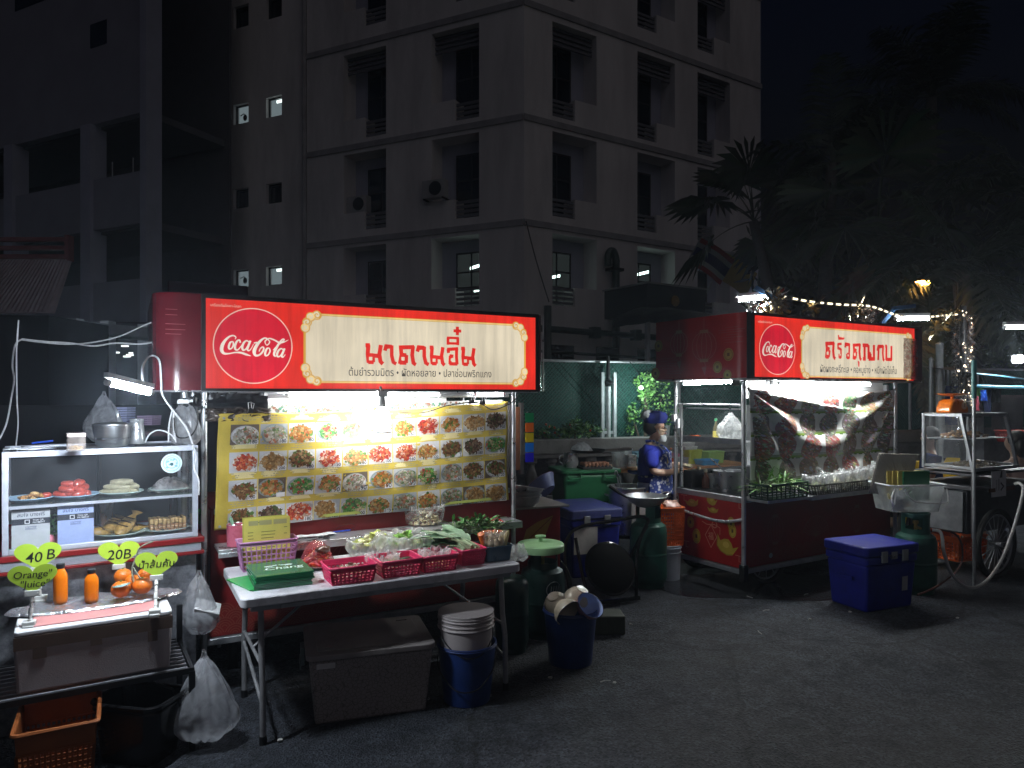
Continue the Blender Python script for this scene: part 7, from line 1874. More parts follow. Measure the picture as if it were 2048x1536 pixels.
for u,v in((-.02,-.02),(-.02,.78),(2.18,-.02),(2.18,.78)):
 g=MB(OF2);g.cyl((u,v,.22),(u,v,1.80),.019,n=14);g.build('post',STEEL,s2)
 g=MB(OF2);g.box(u-.028,u+.028,v-.028,v+.028,.08,.22);g.build('post_foot',BLACKMETAL,s2,bevel=.005)
g=MB(OF2);g.box(-.06,.0,.76,.80,1.40,1.47);g.box(-.05,.015,.72,.755,1.34,1.43);g.each('clamp',WHITEPLASTIC,s2,bevel=.004)
def wheel(parent,off,c,r,axis_y=True,n=10,spokes=12,tw=.022):
 g=MB(off);cx,cy,cz=c
 g.tube([(cx+r*math.cos(t),cy,cz+r*math.sin(t))for t in[6.283*i/40 for i in range(40)]],tw,8,closed=True);w=g.build('wheel',mat('black_rubber',(.014,.014,.014),.7,0,.3,20),parent)
 g=MB(off);g.tube([(cx+r*.88*math.cos(t),cy,cz+r*.88*math.sin(t))for t in[6.283*i/40 for i in range(40)]],.009,6,closed=True)
 g.cyl((cx,cy-.05,cz),(cx,cy+.05,cz),.022,n=10);g.build('rim',STEEL_DULL,w)
 g=MB(off)
 for i in range(spokes):
  t=6.283*i/spokes;g.cyl((cx,cy,cz),(cx+r*.87*math.cos(t),cy,cz+r*.87*math.sin(t)),.004,n=4)
 g.build('spokes',STEEL_DULL,w)
wheel(s2,OF2,(.36,.06,.25),.24);wheel(s2,OF2,(.30,.80,.25),.24);wheel(s2,OF2,(1.85,.06,.25),.24)
g=MB(OF2);g.tube(smooth_pts([(-.04,.78,.66),(-.12,.66,.62),(-.14,.3,.58),(-.13,.08,.58),(-.03,-.01,.60)],6),.013,8);g.build('push_handle',STEEL,s2)
g=MB(OF2);g.cyl((-.02,.02,1.565),(-.02,.74,1.565),.010,n=8);g.cyl((-.02,.02,1.53),(-.02,.74,1.53),.007,n=8);g.box(-.03,-.01,.70,.72,.80,1.56);g.build('window_rail',STEEL,s2)
g=MB(OF2);g.box(-.012,-.008,.03,.70,1.0,1.52);g.build('side_glass',GLASS,s2,smooth=False)
g=MB(OF2);g.box(.0,.30,.03,.76,1.225,1.245);g.box(.0,.006,.03,.74,1.245,1.275);g.build('inner_shelf',STEEL_DULL,s2,smooth=False)
g=MB(OF2);g.box(2.10,2.14,.02,.76,.79,1.75);g.box(.9,2.14,.74,.76,.79,1.55);g.build('back_panel',STEEL_DULL,s2,smooth=False)
g=MB(OF2);g.box(-.10,2.55,-.08,.90,1.775,1.787);g.build('ceiling',mat('white_ceiling_sheet',(.7,.7,.7),.5,0,.1,6),s2,smooth=False)
g=MB(OF2);g.box(.12,2.1,.06,.075,1.62,1.774);g.build('white_board',mat('white_board',(.72,.72,.70),.5,0,.08,6),s2,smooth=False)
ub,vb=-.13,.93
ue=F2.hit(1843,700,-.12)[0]
poly=[(ub,vb),(ub,.0)]+arc(ub+.10,-.02,.10,180,270,8)+[(ue-.02,-.12),(ue,-.10),(ue,vb)]
g=MB(OF2);g.prism(poly,1.79,2.335);g.build('sign_box',REDV,s2,sharp=30)
g=MB(OF2);h2=lambda px,py:F2.hit(px,py,-.13)
x0,x1=h2(1510,700)[0],h2(1829,700)[0]
g.box(x0-.09,ue-.03,-.128,-.1205,2.312,2.337);g.box(x0-.09,ue-.03,-.128,-.1205,1.788,1.802);g.box(x0-.09,x0-.002,-.128,-.1205,1.802,2.312);g.box(x1+.002,x1+.02,-.128,-.1205,1.802,2.312);g.build('sign_trim',TRIM,s2,smooth=False)
g=MB(OF2);g.box(x1+.02,ue,-.127,-.1205,1.80,2.335);g.build('end_panel',DKRED,s2,smooth=False)
g=MB(OF2);g.cyl((ue,-.105,1.79),(ue,-.105,2.335),.008,n=6);g.tube([(p[0],p[1],1.786)for p in poly[:-1]],.007,5);g.build('edge_strip',STEEL,s2)
art=MB(OF2)
cc=h2(1555,699);cr_=(h2(1591,699)[0]-h2(1520,699)[0])/2
pa,pb=h2(1603,700)[0],h2(1824,700)[0]
def name2(mapf):
 zb,zt=h2(1700,718)[1],h2(1700,687)[1]
 for k,a,b in(('k',1650,1670),('r',1673,1685),('w',1689,1702),('k',1705,1722),('n',1725,1751),('g',1754,1768),('b',1770,1785)):
  xa,xb=h2(a,700)[0],h2(b,700)[0];glyph(art,k,xa,zb,(xb-xa)*.95,zt-zb,mapf,SRED)
 q=h2(1681,677);art.ribbon([(q[0]-.035,q[1]+.03),(q[0]-.03,q[1]),(q[0]+.04,q[1]),(q[0]+.05,q[1]+.01)],.018,mapf,SRED)
 q=h2(1717,727);art.ribbon([(q[0]-.015,q[1]+.02),(q[0],q[1]+.01),(q[0],q[1]-.03)],.018,mapf,SRED)
sign_art(art,F2,-.1295,x0,x1,1.802,2.312,(cc[0],cc[1],cr_,(h2(1555,649)[1]-h2(1555,749)[1])/2),(h2(1524,700)[0],cc[1],h2(1588,700)[0]-h2(1524,700)[0],1.0),(pa,pb,h2(1623,753)[1],h2(1623,655)[1]),name2,'ผัดผงกะหรี่ทะเล • คอหมูย่าง • หมึกผัดไข่เค็ม',(h2(1640,745)[0],h2(1793,745)[0],h2(1716,746)[1],1.3),'เครื่องดื่มโคคา-โคลา',(h2(1516,645)[0],h2(1544,645)[0],h2(1530,646)[1]))
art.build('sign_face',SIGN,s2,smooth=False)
q0,q1=h2(1805,700)[0],h2(1833,700)[0]
o=thing('brown_sheet','brown and purple plastic sheet taped over the right end of the second sign','plastic sheet',F2.W(q0,-.134,1.81),F2.a)
g=MB();w=q1-q0
g.surf(lambda a,b:(a*w,-.006-.006*noise.noise(Vector((a*4,b*7,1))),b*.40),10,16,(.16,.045,.03));g.surf(lambda a,b:(w*.52+a*w*.5,-.010-.007*noise.noise(Vector((a*5,b*7,6))),b*.39-.01),8,16,(.07,.03,.075));g.build('sheet',film('taped_brown_film',(.22,.06,.05),.82,.15,.5,26,.5),o)
g=MB(OF2);msl=lambda k:(lambda x,y:(ub-.0015-.0006*k,x,y));hh2=lambda px,py:F2.hitu(px,py,ub-.001)
LN=(.50,.16,.13)
for px,py,w,h in((1358,687,17,23),(1408,692,24,29)):
 c=hh2(px,py);rx=abs(hh2(px+w,py)[0]-hh2(px-w,py)[0])/2;ry=abs(hh2(px,py-h)[1]-hh2(px,py+h)[1])/2
 for f in(1,.62,.2):g.ribbon(arc(*c,rx*f,0,360,28,ry),.006,msl(0),LN)
 for sg in(1,-1):g.flat([(c[0]-rx*.35,c[1]+sg*ry-.014),(c[0]+rx*.35,c[1]+sg*ry-.014),(c[0]+rx*.35,c[1]+sg*ry+.014),(c[0]-rx*.35,c[1]+sg*ry+.014)],msl(1),(.50,.22,.14))
 g.ribbon([(c[0],c[1]+ry),(c[0],min(2.325,c[1]+ry+.12))],.007,msl(0),LN);g.ribbon([(c[0],c[1]-ry),(c[0]-.02,c[1]-ry-.05)],.005,msl(0),LN)
 g.flat([(c[0]-.03,c[1]-ry-.05),(c[0]+.03,c[1]-ry-.06),(c[0]-.01,c[1]-ry-.13)],msl(0),(.40,.10,.09))
for px,py,w in((1317,692,8),(1311,747,8),(1457,709,10),(1435,734,9),(1455,750,8)):
 c=hh2(px,py);rx=abs(hh2(px+w,py)[0]-hh2(px-w,py)[0])/2
 g.flat(arc(*c,rx,0,350,20),msl(1),(.42,.27,.06));g.ribbon(arc(*c,rx*.8,0,360,18),rx*.15,msl(2),(.25,.13,.03));g.flat([(c[0]-rx*.25,c[1]-rx*.25),(c[0]+rx*.25,c[1]-rx*.25),(c[0]+rx*.25,c[1]+rx*.25),(c[0]-rx*.25,c[1]+rx*.25)],msl(2),(.14,.05,.02))
rq=random.Random(3)
for px,py in((1340,725),(1460,662)):
 for k in range(7):
  c=hh2(px+rq.uniform(-10,10),py+k*5-8);l=rq.uniform(.05,.16);g.ribbon([(c[0]-l,c[1]),(c[0]+l,c[1])],.004,msl(0),(.36,.08,.07))
g.build('lantern_print',PRINT,s2,smooth=False)
o=thing('dark_canopy','dark sheet thrown over the roof of the second stall','sheet',F2.W(.6,.9,2.34),F2.a);g=MB();g.surf(lambda a,b:(-.72+1.25*a,-.1+.8*b,.005+.24*math.sin(math.pi*min(1,a*1.1))**.5*(b**.4)+.02*noise.noise(Vector((a*5,b*5,2)))),20,10);g.build('cloth',mat('dark_tarp',(.02,.025,.03),.6,0,.3,8),o)
tube_lamp('tube_lamp','bright tube lamp over the left window of the second stall',F2.W(-.045,.66,1.755),F2.W(-.045,.04,1.765),.014,lamp('stall_tube',(.95,1,1),260))
tube_lamp('tube_lamp','long tube lamp under the second sign above the dark picture sheet',F2.W(.30,-.112,1.752),F2.W(1.62,-.112,1.752),.013,lamp('front_tube',(.95,1,1),215))
g=MB(OF2);g.box(-.09,-.02,.02,.05,1.73,1.785);g.box(.24,.30,-.08,-.03,1.735,1.775);g.each('lamp_holder',BLACKPLASTIC,s2,bevel=.004)
V2=-.045
dTL,dTR,dBL,dBR=F2.hit(1496,778,V2),F2.hit(1789,784,V2),F2.hit(1493,970,V2),F2.hit(1786,968,V2)
W2_,H2_=dTR[0]-dTL[0],dTL[1]-dBL[1]
def sheet2(a,b,k=0.0):
 x=dTL[0]+W2_*a;sag=.035*math.sin(math.pi*a)*b**3
 z=dBL[1]+H2_*b-sag
 du,dz=a*W2_,(1-b)*H2_
 r1=math.hypot(du,dz);t1=math.atan2(dz,du)
 r2=math.hypot(W2_-du,dz);t2=math.atan2(dz,W2_-du)
 d=.055*math.sin(t1*13+.5)*min(1,r1/.35)*math.exp(-r1/.9)*(1 if t1>.12 else .4)
 d+=.050*math.sin(t2*15+1.2)*min(1,r2/.35)*math.exp(-r2/.8)
 m_=math.sin(math.pi*a)**.8
 bulge=m_*(.036*math.exp(-((b-.74)/.17)**2)+.045*math.exp(-((b-.38-.18*abs(a-.5))/.14)**2)+.03*math.exp(-((b-.08)/.12)**2))
 return(x,V2-d-bulge-.0016*k,z)
o=thing('picture_sheet','sagging dark picture sheet with round dish photos tied by its corners to the second stall','menu banner',F2.W(1.08,V2,.9),F2.a)
OF3=(1.08,V2,.9)
g=MB(OF3)
def shcol(a,b):
 t=(b*4.0)%1.0
 return(.16,.26,.04)if t<.10 else(.30,.34,.26)if t<.2 else(.74,.75,.73)
g.surf(lambda a,b:sheet2(a,b),110,80,None,shcol)
g.build('sheet',mat('glossy_print_vinyl',(1,1,1),.22,0,.10,14,attr=True),o,thick=.0016)
g=MB(OF3);rz_=random.Random(9);asp=W2_/H2_
sty=[['red','red','pale','red','green','orange','orange'],['dark','red','dark','dark','dark','brown','brown'],['red','red','red','red','brown','pale','dark'],['dark','dark','brown','brown','red','orange','red']]
for j in range(4):
 for i in range(7):
  cx,cy=(.08+i*.141)*asp,.865-j*.25;ra=.066*asp*.86;pal=PAL[sty[j][i]]
  cl=lambda p:(min(max(p[0],.003),asp-.003),min(max(p[1],.003),.997))
  g.disc(cx,cy,ra,ra*.95,lambda x,y:sheet2(x/asp,y,1),tuple(c*.5+.17 for c in pal[0]),cl,24,6)
  for q in range(150):
   t=rz_.uniform(0,6.28);rr_=math.sqrt(rz_.random())*.92*ra;x,y=cx+rr_*math.cos(t),cy+rr_*math.sin(t);s_=ra*rz_.uniform(.07,.19);a0=rz_.uniform(0,3.1);c=tuple(v*rz_.uniform(.6,1.5)+.06 for v in rz_.choice(pal+PAL['dark'][2:]+PAL['pale'][:2]))
   g.flat([cl((x+s_*math.cos(f+a0),y+s_*.6*math.sin(f)))for f in(0,1.2,2.4,3.7,5)],lambda x,y:sheet2(x/asp,y,1.6+q*.01),c)
 y=.74-j*.25
 x=.05*asp
 while x<.95*asp:
  l=rz_.uniform(.02,.08)
  if y>.02:g.flat([(x,y),(x+l,y),(x+l,y+.013),(x,y+.013)],lambda a,b:sheet2(a/asp,b,1),(.05,.12,.02))
  x+=l+rz_.uniform(.015,.1)
g.build('printed_dishes',mat('glossy_print_ink',(1,1,1),.22,0,.08,14,attr=True),o,smooth=False)
g=MB(OF3)
for c,e in(((0,1),(-.03,.02)),((1,1),(.03,.02))):
 p=Vector(sheet2(*c));g.tube([p,p+Vector((e[0],0,e[1]))],.004,5);g.ell(p,.012,8,6)
g.build('corner_tie',BLACKPLASTIC,o)
def crate2(name,label,u0,u1,v0,v1,h,m,cat='crate',nz=5,nx=9):
 z=.786
 return basket(name,label,cat,F2.W((u0+u1)/2,(v0+v1)/2,z),F2.a,u1-u0,v1-v0,h,m,.95,nx,nz,.0045,.014,solid_top=.12)
DG=mat('dark_green_plastic',(.012,.05,.03),.5,0,.2,12)
ua,ub2=F2.hit(1496,985,-.13)[0],F2.hit(1608,985,-.13)[0]
g=MB(OF2);g.box(-.0,.56,-.25,-.016,.760,.784);g.box(.56,2.16,-.25,-.016,.745,.784);g.build('front_shelf',STEEL_DULL,s2,bevel=.003)
crate2('herb_crate','dark green plastic crate of spring herbs at the left of the second counter',.0,.52,-.245,-.06,.125,DG)
spec=[((rk.uniform(-.24,.2),rk.uniform(-.07,.07),.06+rk.uniform(0,.05)),(rk.uniform(-1,1),rk.uniform(-.6,.3),rk.uniform(.0,.5)),rk.uniform(.12,.22),rk.uniform(.006,.012),rk.choice([(.16,.36,.06),(.22,.45,.08),(.10,.26,.05)]),.3)for k in range(90)]
leaves('spring_onions','loose bright green onion tops spilling from the dark green crate','herbs',F2.W(.24,-.15,.79),spec,rz=F2.a)
crate2('net_tray','long low black net tray full of bagged noodles along the second counter',.60,2.08,-.245,-.06,.085,mat('black_net_plastic',(.012,.012,.012),.5),'tray',5,44)
for k,(px,py,rx,h,lab)in enumerate(((1632,962,.16,.10,'clear bag of greens at the left end of the black tray'),(1668,958,.16,.11,'clear knotted bag second along the black tray'),(1705,956,.17,.12,'plump clear bag in the middle of the black tray'),(1738,955,.15,.13,'tall clear bag third from the right of the black tray'),(1768,950,.15,.16,'crumpled clear bag standing at the right end of the black tray'))):
 u=F2.hit(px,py,-.15)[0]
 open_bag('plastic_bag',lab,F2,u,-.15,.80,rx,.10,h+.04,20+k,BAG,mouth=.55,ruffle=.018)
 lumps(F2,'bagged_noodles','pale noodles inside the %s'%lab.replace('clear ','').replace('the black','black').split(' black')[0][:60],'noodles',u,-.15,.80,[(.55,.52,.4),(.45,.5,.3),(.6,.5,.25)]if k else[(.55,.40,.12),(.3,.42,.12),(.5,.5,.3)],40,rx*.8,.07,h*.8,.022,70+k,kind='stuff',flatten=.4)
o=F2.W(F2.hit(1640,945,-.12)[0],-.12,.92)
g=MB();g.ell((0,0,0),(.065,.05,.075),22,16,lump=.5,seed=6);tag(g.build('ice_bag',film('wrinkled_clear',(.8,.82,.84),.2,.08,.9,26),loc=o),'round glassy clear bag standing up above the left end of the black tray','plastic bag')
def in2(px,py,u=.12):return F2.hitu(px,py,u)
v,z=in2(1432,872);o=thing('sauce_bottle','dark sauce bottle with a yellow label on the inner shelf of the second stall','bottle',F2.W(.12,v,1.246),0);g=MB();g.lathe([(.026,0),(.028,.01),(.028,.10),(.012,.14),(.012,.17),(0,.17)],n=18);g.build('bottle_body',mat('dark_bottle',(.06,.05,.02),.15),o);g=MB();g.cyl((0,0,.02),(0,0,.08),.0288,n=18,cap=False);g.build('label',mat('yellow_label',(.6,.5,.1),.5),o);g=MB();g.cyl((0,0,.17),(0,0,.19),.014,n=12);g.build('cap',mat('green_cap',(.03,.2,.08),.4),o)
hang_bag('plastic_bag','clear bag with red packets standing on the inner shelf of the second stall',F2.W(.14,in2(1458,830)[0],1.52),.27,.12,.07,23,BAG,handles=False,neck=.08)
o=thing('orange_knife','orange handled cleaver lying on the inner shelf of the second stall','knife',F2.W(.05,in2(1400,870)[0],1.255),F2.a+R(90));g=MB();g.cyl((-.07,0,.01),(.05,0,.01),.014,n=8);g.build('handle',mat('orange_handle',(.75,.14,.04),.4),o);g=MB();g.box(.05,.16,-.02,.02,.008,.012);g.build('blade',STEEL,o)
tub_i=[(1388,.15,.03,.14,'green glass bottle on the second stall counter beside the hand of the cook',(.10,.2,.06)),(1398,.18,.03,.16,'dark sauce bottle in the middle of the second stall counter',(.07,.03,.015)),(1411,.15,.035,.15,'tapered sauce bottle nearest the corner post of the second stall',(.14,.05,.03))]
for px,u,r,h,lab,c in tub_i:
 v,z=in2(px,940,u);o=thing('sauce_bottle',lab,'bottle',F2.W(u,v,.786),0);g=MB();g.lathe([(r,0),(r,h*.55),(r*.45,h*.85),(r*.45,h),(0,h)],n=18);g.build('bottle_body',mat('sauce_%d'%px,c,.15),o);g=MB();g.cyl((0,0,h),(0,0,h+.03),r*.5,n=10);g.build('cap',mat('pale_cap',(.55,.48,.35),.4),o)
for px,u,r,h,lab in((1425,.3,.13,.14,'shallow steel pan of broth on the second stall counter'),(1458,.35,.15,.16,'wide steel pan with a spoon in it near the corner post'),(1405,.5,.12,.10,'black pan at the back of the second stall counter')):
 v,z=in2(px,960,u);v=min(max(v,.2),.6);o=thing('steel_pan',lab,'pan',F2.W(u,v,.787),0);g=MB();g.shell([(0,0),(r*.9,0),(r,h),(r*1.05,h+.004),(r*.97,h),(r*.86,.006),(0,.006)],n=30);g.build('pan_body',STEEL,o)
 g=MB();g.lathe([(0,h*.7),(r*.94,h*.7)],n=24);g.build('broth',MATS['dark_broth'],o)
 if 'spoon' in lab:
  q=thing('spoon','long steel spoon standing in the wide pan of the second stall','spoon',o.location+Vector((0,0,h)),.5);g=MB();g.cyl((0,0,-.04),(-.20,.03,.12),.008,n=6);g.ell((.02,0,-.05),(.04,.03,.012),10,6);g.build('spoon_body',STEEL,q)
g=MB(OF2);g.box(.0,.95,.05,.74,.786,.792);g.box(0.02,.9,.62,.72,.79,.95);g.build('cooking_top',BLACKMETAL,s2,smooth=False)
# ================================================================== the cook
def skin_obj(name,verts,edges,m,parent,lvl=2,root=0):
 """verts: (x, y, z, rx, ry)"""
 bm=bmesh.new();lay=bm.verts.layers.skin.verify();vs=[]
 for i,q in enumerate(verts):
  v=bm.verts.new(q[:3]);v[lay].radius=(q[3],q[4]if len(q)>4 else q[3]);v[lay].use_root=(i==root);vs.append(v)
 for a,b in edges:bm.edges.new((vs[a],vs[b]))
 me=bpy.data.meshes.new(name);bm.to_mesh(me);bm.free();me.materials.append(m)
 o=bpy.data.objects.new(name,me);COL.objects.link(o);o.parent=parent
 sk=o.modifiers.new('skin','SKIN');sk.use_smooth_shade=True
 sb=o.modifiers.new('smooth','SUBSURF');sb.levels=lvl;sb.render_levels=lvl
 return o
def chain(n0,n):return[(n0+i,n0+i+1)for i in range(n-1)]
SKIN=mat('skin',(.66,.43,.31),.5,0,.08,20,sss=.08)
HAIR=mat('black_hair',(.012,.010,.009),.45,0,.3,40)
SHIRT=mat('royal_blue_cotton',(.016,.03,.36),.8,0,.15,18,.3,60)
TROUS=mat('black_cotton',(.014,.014,.017),.85,0,.2,20)
wp=P(1306,790,7.0);wp.z=0
ck=thing('person','cook in blue shirt, patterned apron, blue cap and lowered mask beside the second stall','person',wp,R(-6))
body=[(-.01,0,.70,.10,.12),(.0,0,.84,.10,.11),(.0,0,1.0,.10,.13),(-.01,0,1.12,.085,.13),(-.01,0,1.18,.048,.048),(.02,0,1.235,.050,.048),(.045,0,1.285,.078,.068),(.045,0,1.345,.088,.074),(.035,0,1.40,.075,.066),(-.02,-.16,1.105,.034,.034),(-.03,-.20,1.03,.040,.040),(-.02,-.215,.915,.040,.040),(.10,-.20,.905,.036,.034),(.22,-.17,.925,.029,.026),(.265,-.16,.935,.030,.018),(-.02,.16,1.105,.034,.034),(-.02,.20,1.03,.040,.040),(.0,.21,.93,.040,.040),(.11,.19,.935,.036,.034),(.24,.15,.955,.029,.026),(.285,.14,.965,.030,.018),(-.01,-.085,.62,.085,.085),(.0,-.09,.38,.062,.062),(-.01,-.095,.09,.042,.042),(.05,-.10,.035,.04,.03),(.12,-.10,.03,.035,.022),(-.01,.085,.62,.085,.085),(.0,.09,.38,.062,.062),(-.01,.095,.09,.042,.042),(.05,.10,.035,.04,.03),(.12,.10,.03,.035,.022)]
ed=chain(0,9)+[(3,9)]+chain(9,6)+[(3,15)]+chain(15,6)+[(0,21)]+chain(21,5)+[(0,26)]+chain(26,5)
for hv,sy in((14,-1),(20,1)):
 x,y,z=body[hv][:3]
 for k,(dy,ln)in enumerate(((-.024,.062),(-.008,.072),(.008,.070),(.023,.055))):
  i=len(body);body+=[(x+.03,y+dy,z-.004,.0095,.0085),(x+.03+ln*.6,y+dy*1.05,z-.012,.0085,.008),(x+.03+ln*.8,y+dy,z-.03,.0075,.007)]
  ed+=[(hv,i),(i,i+1),(i+1,i+2)]
 i=len(body);body+=[(x+.0,y-sy*.036,z-.006,.010,.010),(x+.038,y-sy*.05,z-.016,.009,.008)];ed+=[(hv,i),(i,i+1)]
i=len(body);body+=[(.135,0,1.318,.016,.014)];ed+=[(6,i)]
for sy in(-1,1):
 i=len(body);body+=[(.03,sy*.083,1.325,.020,.010)];ed+=[(7,i)]
skin_obj('body',body,ed,SKIN,ck)
sh=[(-.01,0,.74,.165,.165),(.0,0,.86,.160,.160),(.0,0,1.0,.165,.175),(-.01,0,1.11,.13,.16),(-.01,0,1.165,.068,.068),(-.02,-.165,1.10,.072,.072),(-.03,-.205,1.02,.069,.069),(-.027,-.215,.935,.070,.070),(-.02,.165,1.10,.072,.072),(-.02,.205,1.02,.069,.069),(-.012,.215,.935,.070,.070)]
skin_obj('shirt',sh,chain(0,5)+[(3,5)]+chain(5,3)+[(3,8)]+chain(8,3),SHIRT,ck)
tr=[(-.01,0,.72,.118,.138),(-.01,-.085,.60,.10,.10),(.0,-.09,.38,.078,.078),(-.01,-.095,.10,.06,.06),(-.01,.085,.60,.10,.10),(.0,.09,.38,.078,.078),(-.01,.095,.10,.06,.06)]
skin_obj('trousers',tr,[(0,1),(1,2),(2,3),(0,4),(4,5),(5,6)],TROUS,ck)
def apron_mat():
 m,N,L=_new('patterned_apron');out=N.new('ShaderNodeOutputMaterial');b=N.new('ShaderNodeBsdfPrincipled');L.new(b.outputs[0],out.inputs[0])
 tc=N.new('ShaderNodeTexCoord');v=N.new('ShaderNodeTexVoronoi');v.inputs['Scale'].default_value=30;L.new(tc.outputs['Object'],v.inputs['Vector'])
 cr=N.new('ShaderNodeValToRGB');cr.color_ramp.elements[0].color=(.62,.64,.70,1);cr.color_ramp.elements[0].position=.34;cr.color_ramp.elements[1].color=(.04,.07,.30,1);cr.color_ramp.elements[1].position=.44
 L.new(v.outputs['Distance'],cr.inputs[0]);L.new(cr.outputs[0],b.inputs['Base Color']);b.inputs['Roughness'].default_value=.8;return m
APR=apron_mat()
def apr(a,b):
 t=R(-105+210*a)if b<.55 else R((-105+210*a)*(1-.45*(b-.55)/.45))
 z=.42+.68*b;rx,ry=(.195+.02*math.sin(a*17)*(1-b))-.012*b,.205
 return(rx*math.cos(t)-.01,ry*math.sin(t),z)
g=MB();g.surf(apr,40,24);g.build('apron',APR,ck,thick=.006)
g=MB()
for sy in(-1,1):g.tube(smooth_pts([(.155,sy*.06,1.06),(.115,sy*.07,1.13),(.0,sy*.075,1.20),(-.07,sy*.04,1.19)],5),.011,6)
g.tube([(.13*math.cos(t)-.01,.17*math.sin(t),.86)for t in[6.283*i/24 for i in range(24)]],.010,5,closed=True);g.each('apron_strap',APR,ck)
g=MB();g.surf(lambda a,b:(-.02+.14*math.cos(R(195+100*a)),.16*math.sin(R(195+100*a))-.012,.60+.20*b),12,6);g.build('printed_tail',mat('pale_blue_print',(.25,.34,.55),.8,0,.2,12),ck,thick=.004)
g=MB();g.cyl((-.055,-.185,.70),(-.056,-.191,.70),.032,n=16);g.build('badge',mat('orange_badge',(.5,.24,.05),.6),ck)
g=MB();g.prism([(.10,.97),(.135,1.0),(.12,1.06),(.09,1.04)],-.151,-.147,'xz');g.build('chest_mark',mat('yellow_mark',(.6,.5,.15),.6),ck)
g=MB();g.ell((.112,-.030,1.333),(.010,.012,.0065),8,6);g.ell((.112,.030,1.333),(.010,.012,.0065),8,6);g.build('eyes',HAIR,ck)
g=MB();g.tube([(.112,-.045,1.352),(.124,-.028,1.358),(.126,-.014,1.354)],.0045,5);g.tube([(.112,.045,1.352),(.124,.028,1.358),(.126,.014,1.354)],.0045,5);g.build('eyebrows',HAIR,ck)
g=MB();g.tube([(.118,-.022,1.272),(.126,0,1.274),(.118,.022,1.272)],.006,6);g.build('mouth',mat('lips',(.35,.12,.10),.5),ck)
g=MB();g.surf(lambda a,b:(.045+(.076+.010*math.sin(math.pi*b))*math.cos(R(-78+156*a)),.082*math.sin(R(-78+156*a)),1.200+.062*b-.01*math.cos(R(-78+156*a))),20,8);g.tube([(.06,-.082,1.27),(.035,-.09,1.325)],.003,4);g.tube([(.06,.082,1.27),(.035,.09,1.325)],.003,4);g.build('face_mask',mat('white_mask',(.72,.74,.78),.8),ck,thick=.003)
g=MB();g.ell((-.012,0,1.338),(.086,.084,.088),20,14,rot=Euler((0,.15,0)).to_matrix());g.build('hair',HAIR,ck)
CAPM=mat('navy_cap_cloth',(.012,.020,.17),.8,0,.15,20)
g=MB();g.lathe([(.094,1.375),(.106,1.40),(.115,1.44),(.10,1.475),(.05,1.49),(0,1.493)],(.02,0,0),28,sx=1.08,sy=.92);g.surf(lambda a,b:(.075+.115*math.sin(math.pi*a)*b+.03,(-.085+.17*a),1.39-.025*b*math.sin(math.pi*a)+.006),14,6);g.build('cap',CAPM,ck,thick=.004)
g=MB();g.ell((-.055,0,1.455),(.072,.09,.05),18,12,lump=.25,seed=4,rot=Euler((0,-.35,0)).to_matrix());g.build('cap_back',mat('grey_white_cloth',(.38,.40,.42),.85,0,.2,16),ck)
o=thing('food_packet','small clear packet of pale food held in the hands of the cook','packet',wp+Vector((.34,-.02,.955)),0);g=MB();g.ell((0,0,0),(.045,.10,.018),16,8,lump=.4);g.build('packet',mat('pale_noodles',(.6,.5,.32),.4,0,.2,40),o)
# ================================================================== third cart with the glass case at the right edge
OF4=(.36,.21,0)
c3=thing('glass_case_cart','battered grey cart with a slanted glass case and big spoked wheels, at the right edge','food cart',F3.W(.36,.21),F3.a)
CW,CD,Z0,Z1=.74,.44,.985,1.465
GREYALU=mat('grey_aluminium',(.42,.44,.47),.4,.6,.2,14)
g=MB(OF4)
fb,ft=0.0,.10
for u in(0,CW):
 bar(g,(u,fb,Z0),(u,ft,Z1-.012),.026);bar(g,(u,CD,Z0),(u,CD,Z1-.012),.026);bar(g,(u,ft+.013,Z1),(u,CD-.013,Z1),.024);bar(g,(u,fb+.013,Z0+.012),(u,CD-.013,Z0+.012),.022)
for v,z in((ft,Z1+.001),(CD,Z1+.001),(fb,Z0-.001),(CD,Z0-.001)):bar(g,(-.013,v,z),(CW+.013,v,z),.026)
g.build('case_frame',GREYALU,c3,bevel=.002)
g=MB(OF4);g.add([(.013,fb+.002,Z0),(CW-.013,fb+.002,Z0),(CW-.013,ft+.002,Z1-.014),(.013,ft+.002,Z1-.014)],[(0,1,2,3)]);g.add([(.0,fb+.015,Z0+.02),(.0,CD-.015,Z0+.02),(.0,CD-.015,Z1-.014),(.0,ft+.015,Z1-.014)],[(0,1,2,3)]);g.build('glass',film('dusty_glass',(.45,.48,.52),.16,.1,.1,7),c3,smooth=False)
g=MB(OF4);g.box(.015,CW-.015,.07,CD-.015,1.245,1.252);g.box(.0,CW,.005,CD,Z0-.02,Z0-.012);g.build('shelf',GREYALU,c3,smooth=False)
g=MB(OF4);g.box(.0,CW,ft,CD,Z1+.0145,Z1+.018);g.build('case_top',mat('grey_top',(.4,.42,.44),.4,.3,.15,8),c3,smooth=False)
DST=mat('dark_battered_steel',(.10,.10,.11),.5,.6,.4,9,.1,30,spots=.4)
g=MB(OF4);g.box(-.02,CW+.35,-.02,CD+.12,.80,.835);g.box(-.02,CW+.35,.0,CD+.1,.925,.945)
for u in(-.01,CW+.33):
 for v in(-.01,CD+.1):bar(g,(u,v,.38),(u,v,.965),.03)
g.build('cart_frame',DST,c3,bevel=.003)
g=MB(OF4);g.box(.02,CW+.3,.06,CD+.05,.40,.795);g.build('cart_box',DST,c3,bevel=.006)
g=MB(OF4);g.box(-.014,.019,.08,CD+.03,.42,.78);g.build('side_sheet',mat('riveted_sheet',(.30,.31,.33),.45,.7,.3,7,.06,20,spots=.3),c3,smooth=False)
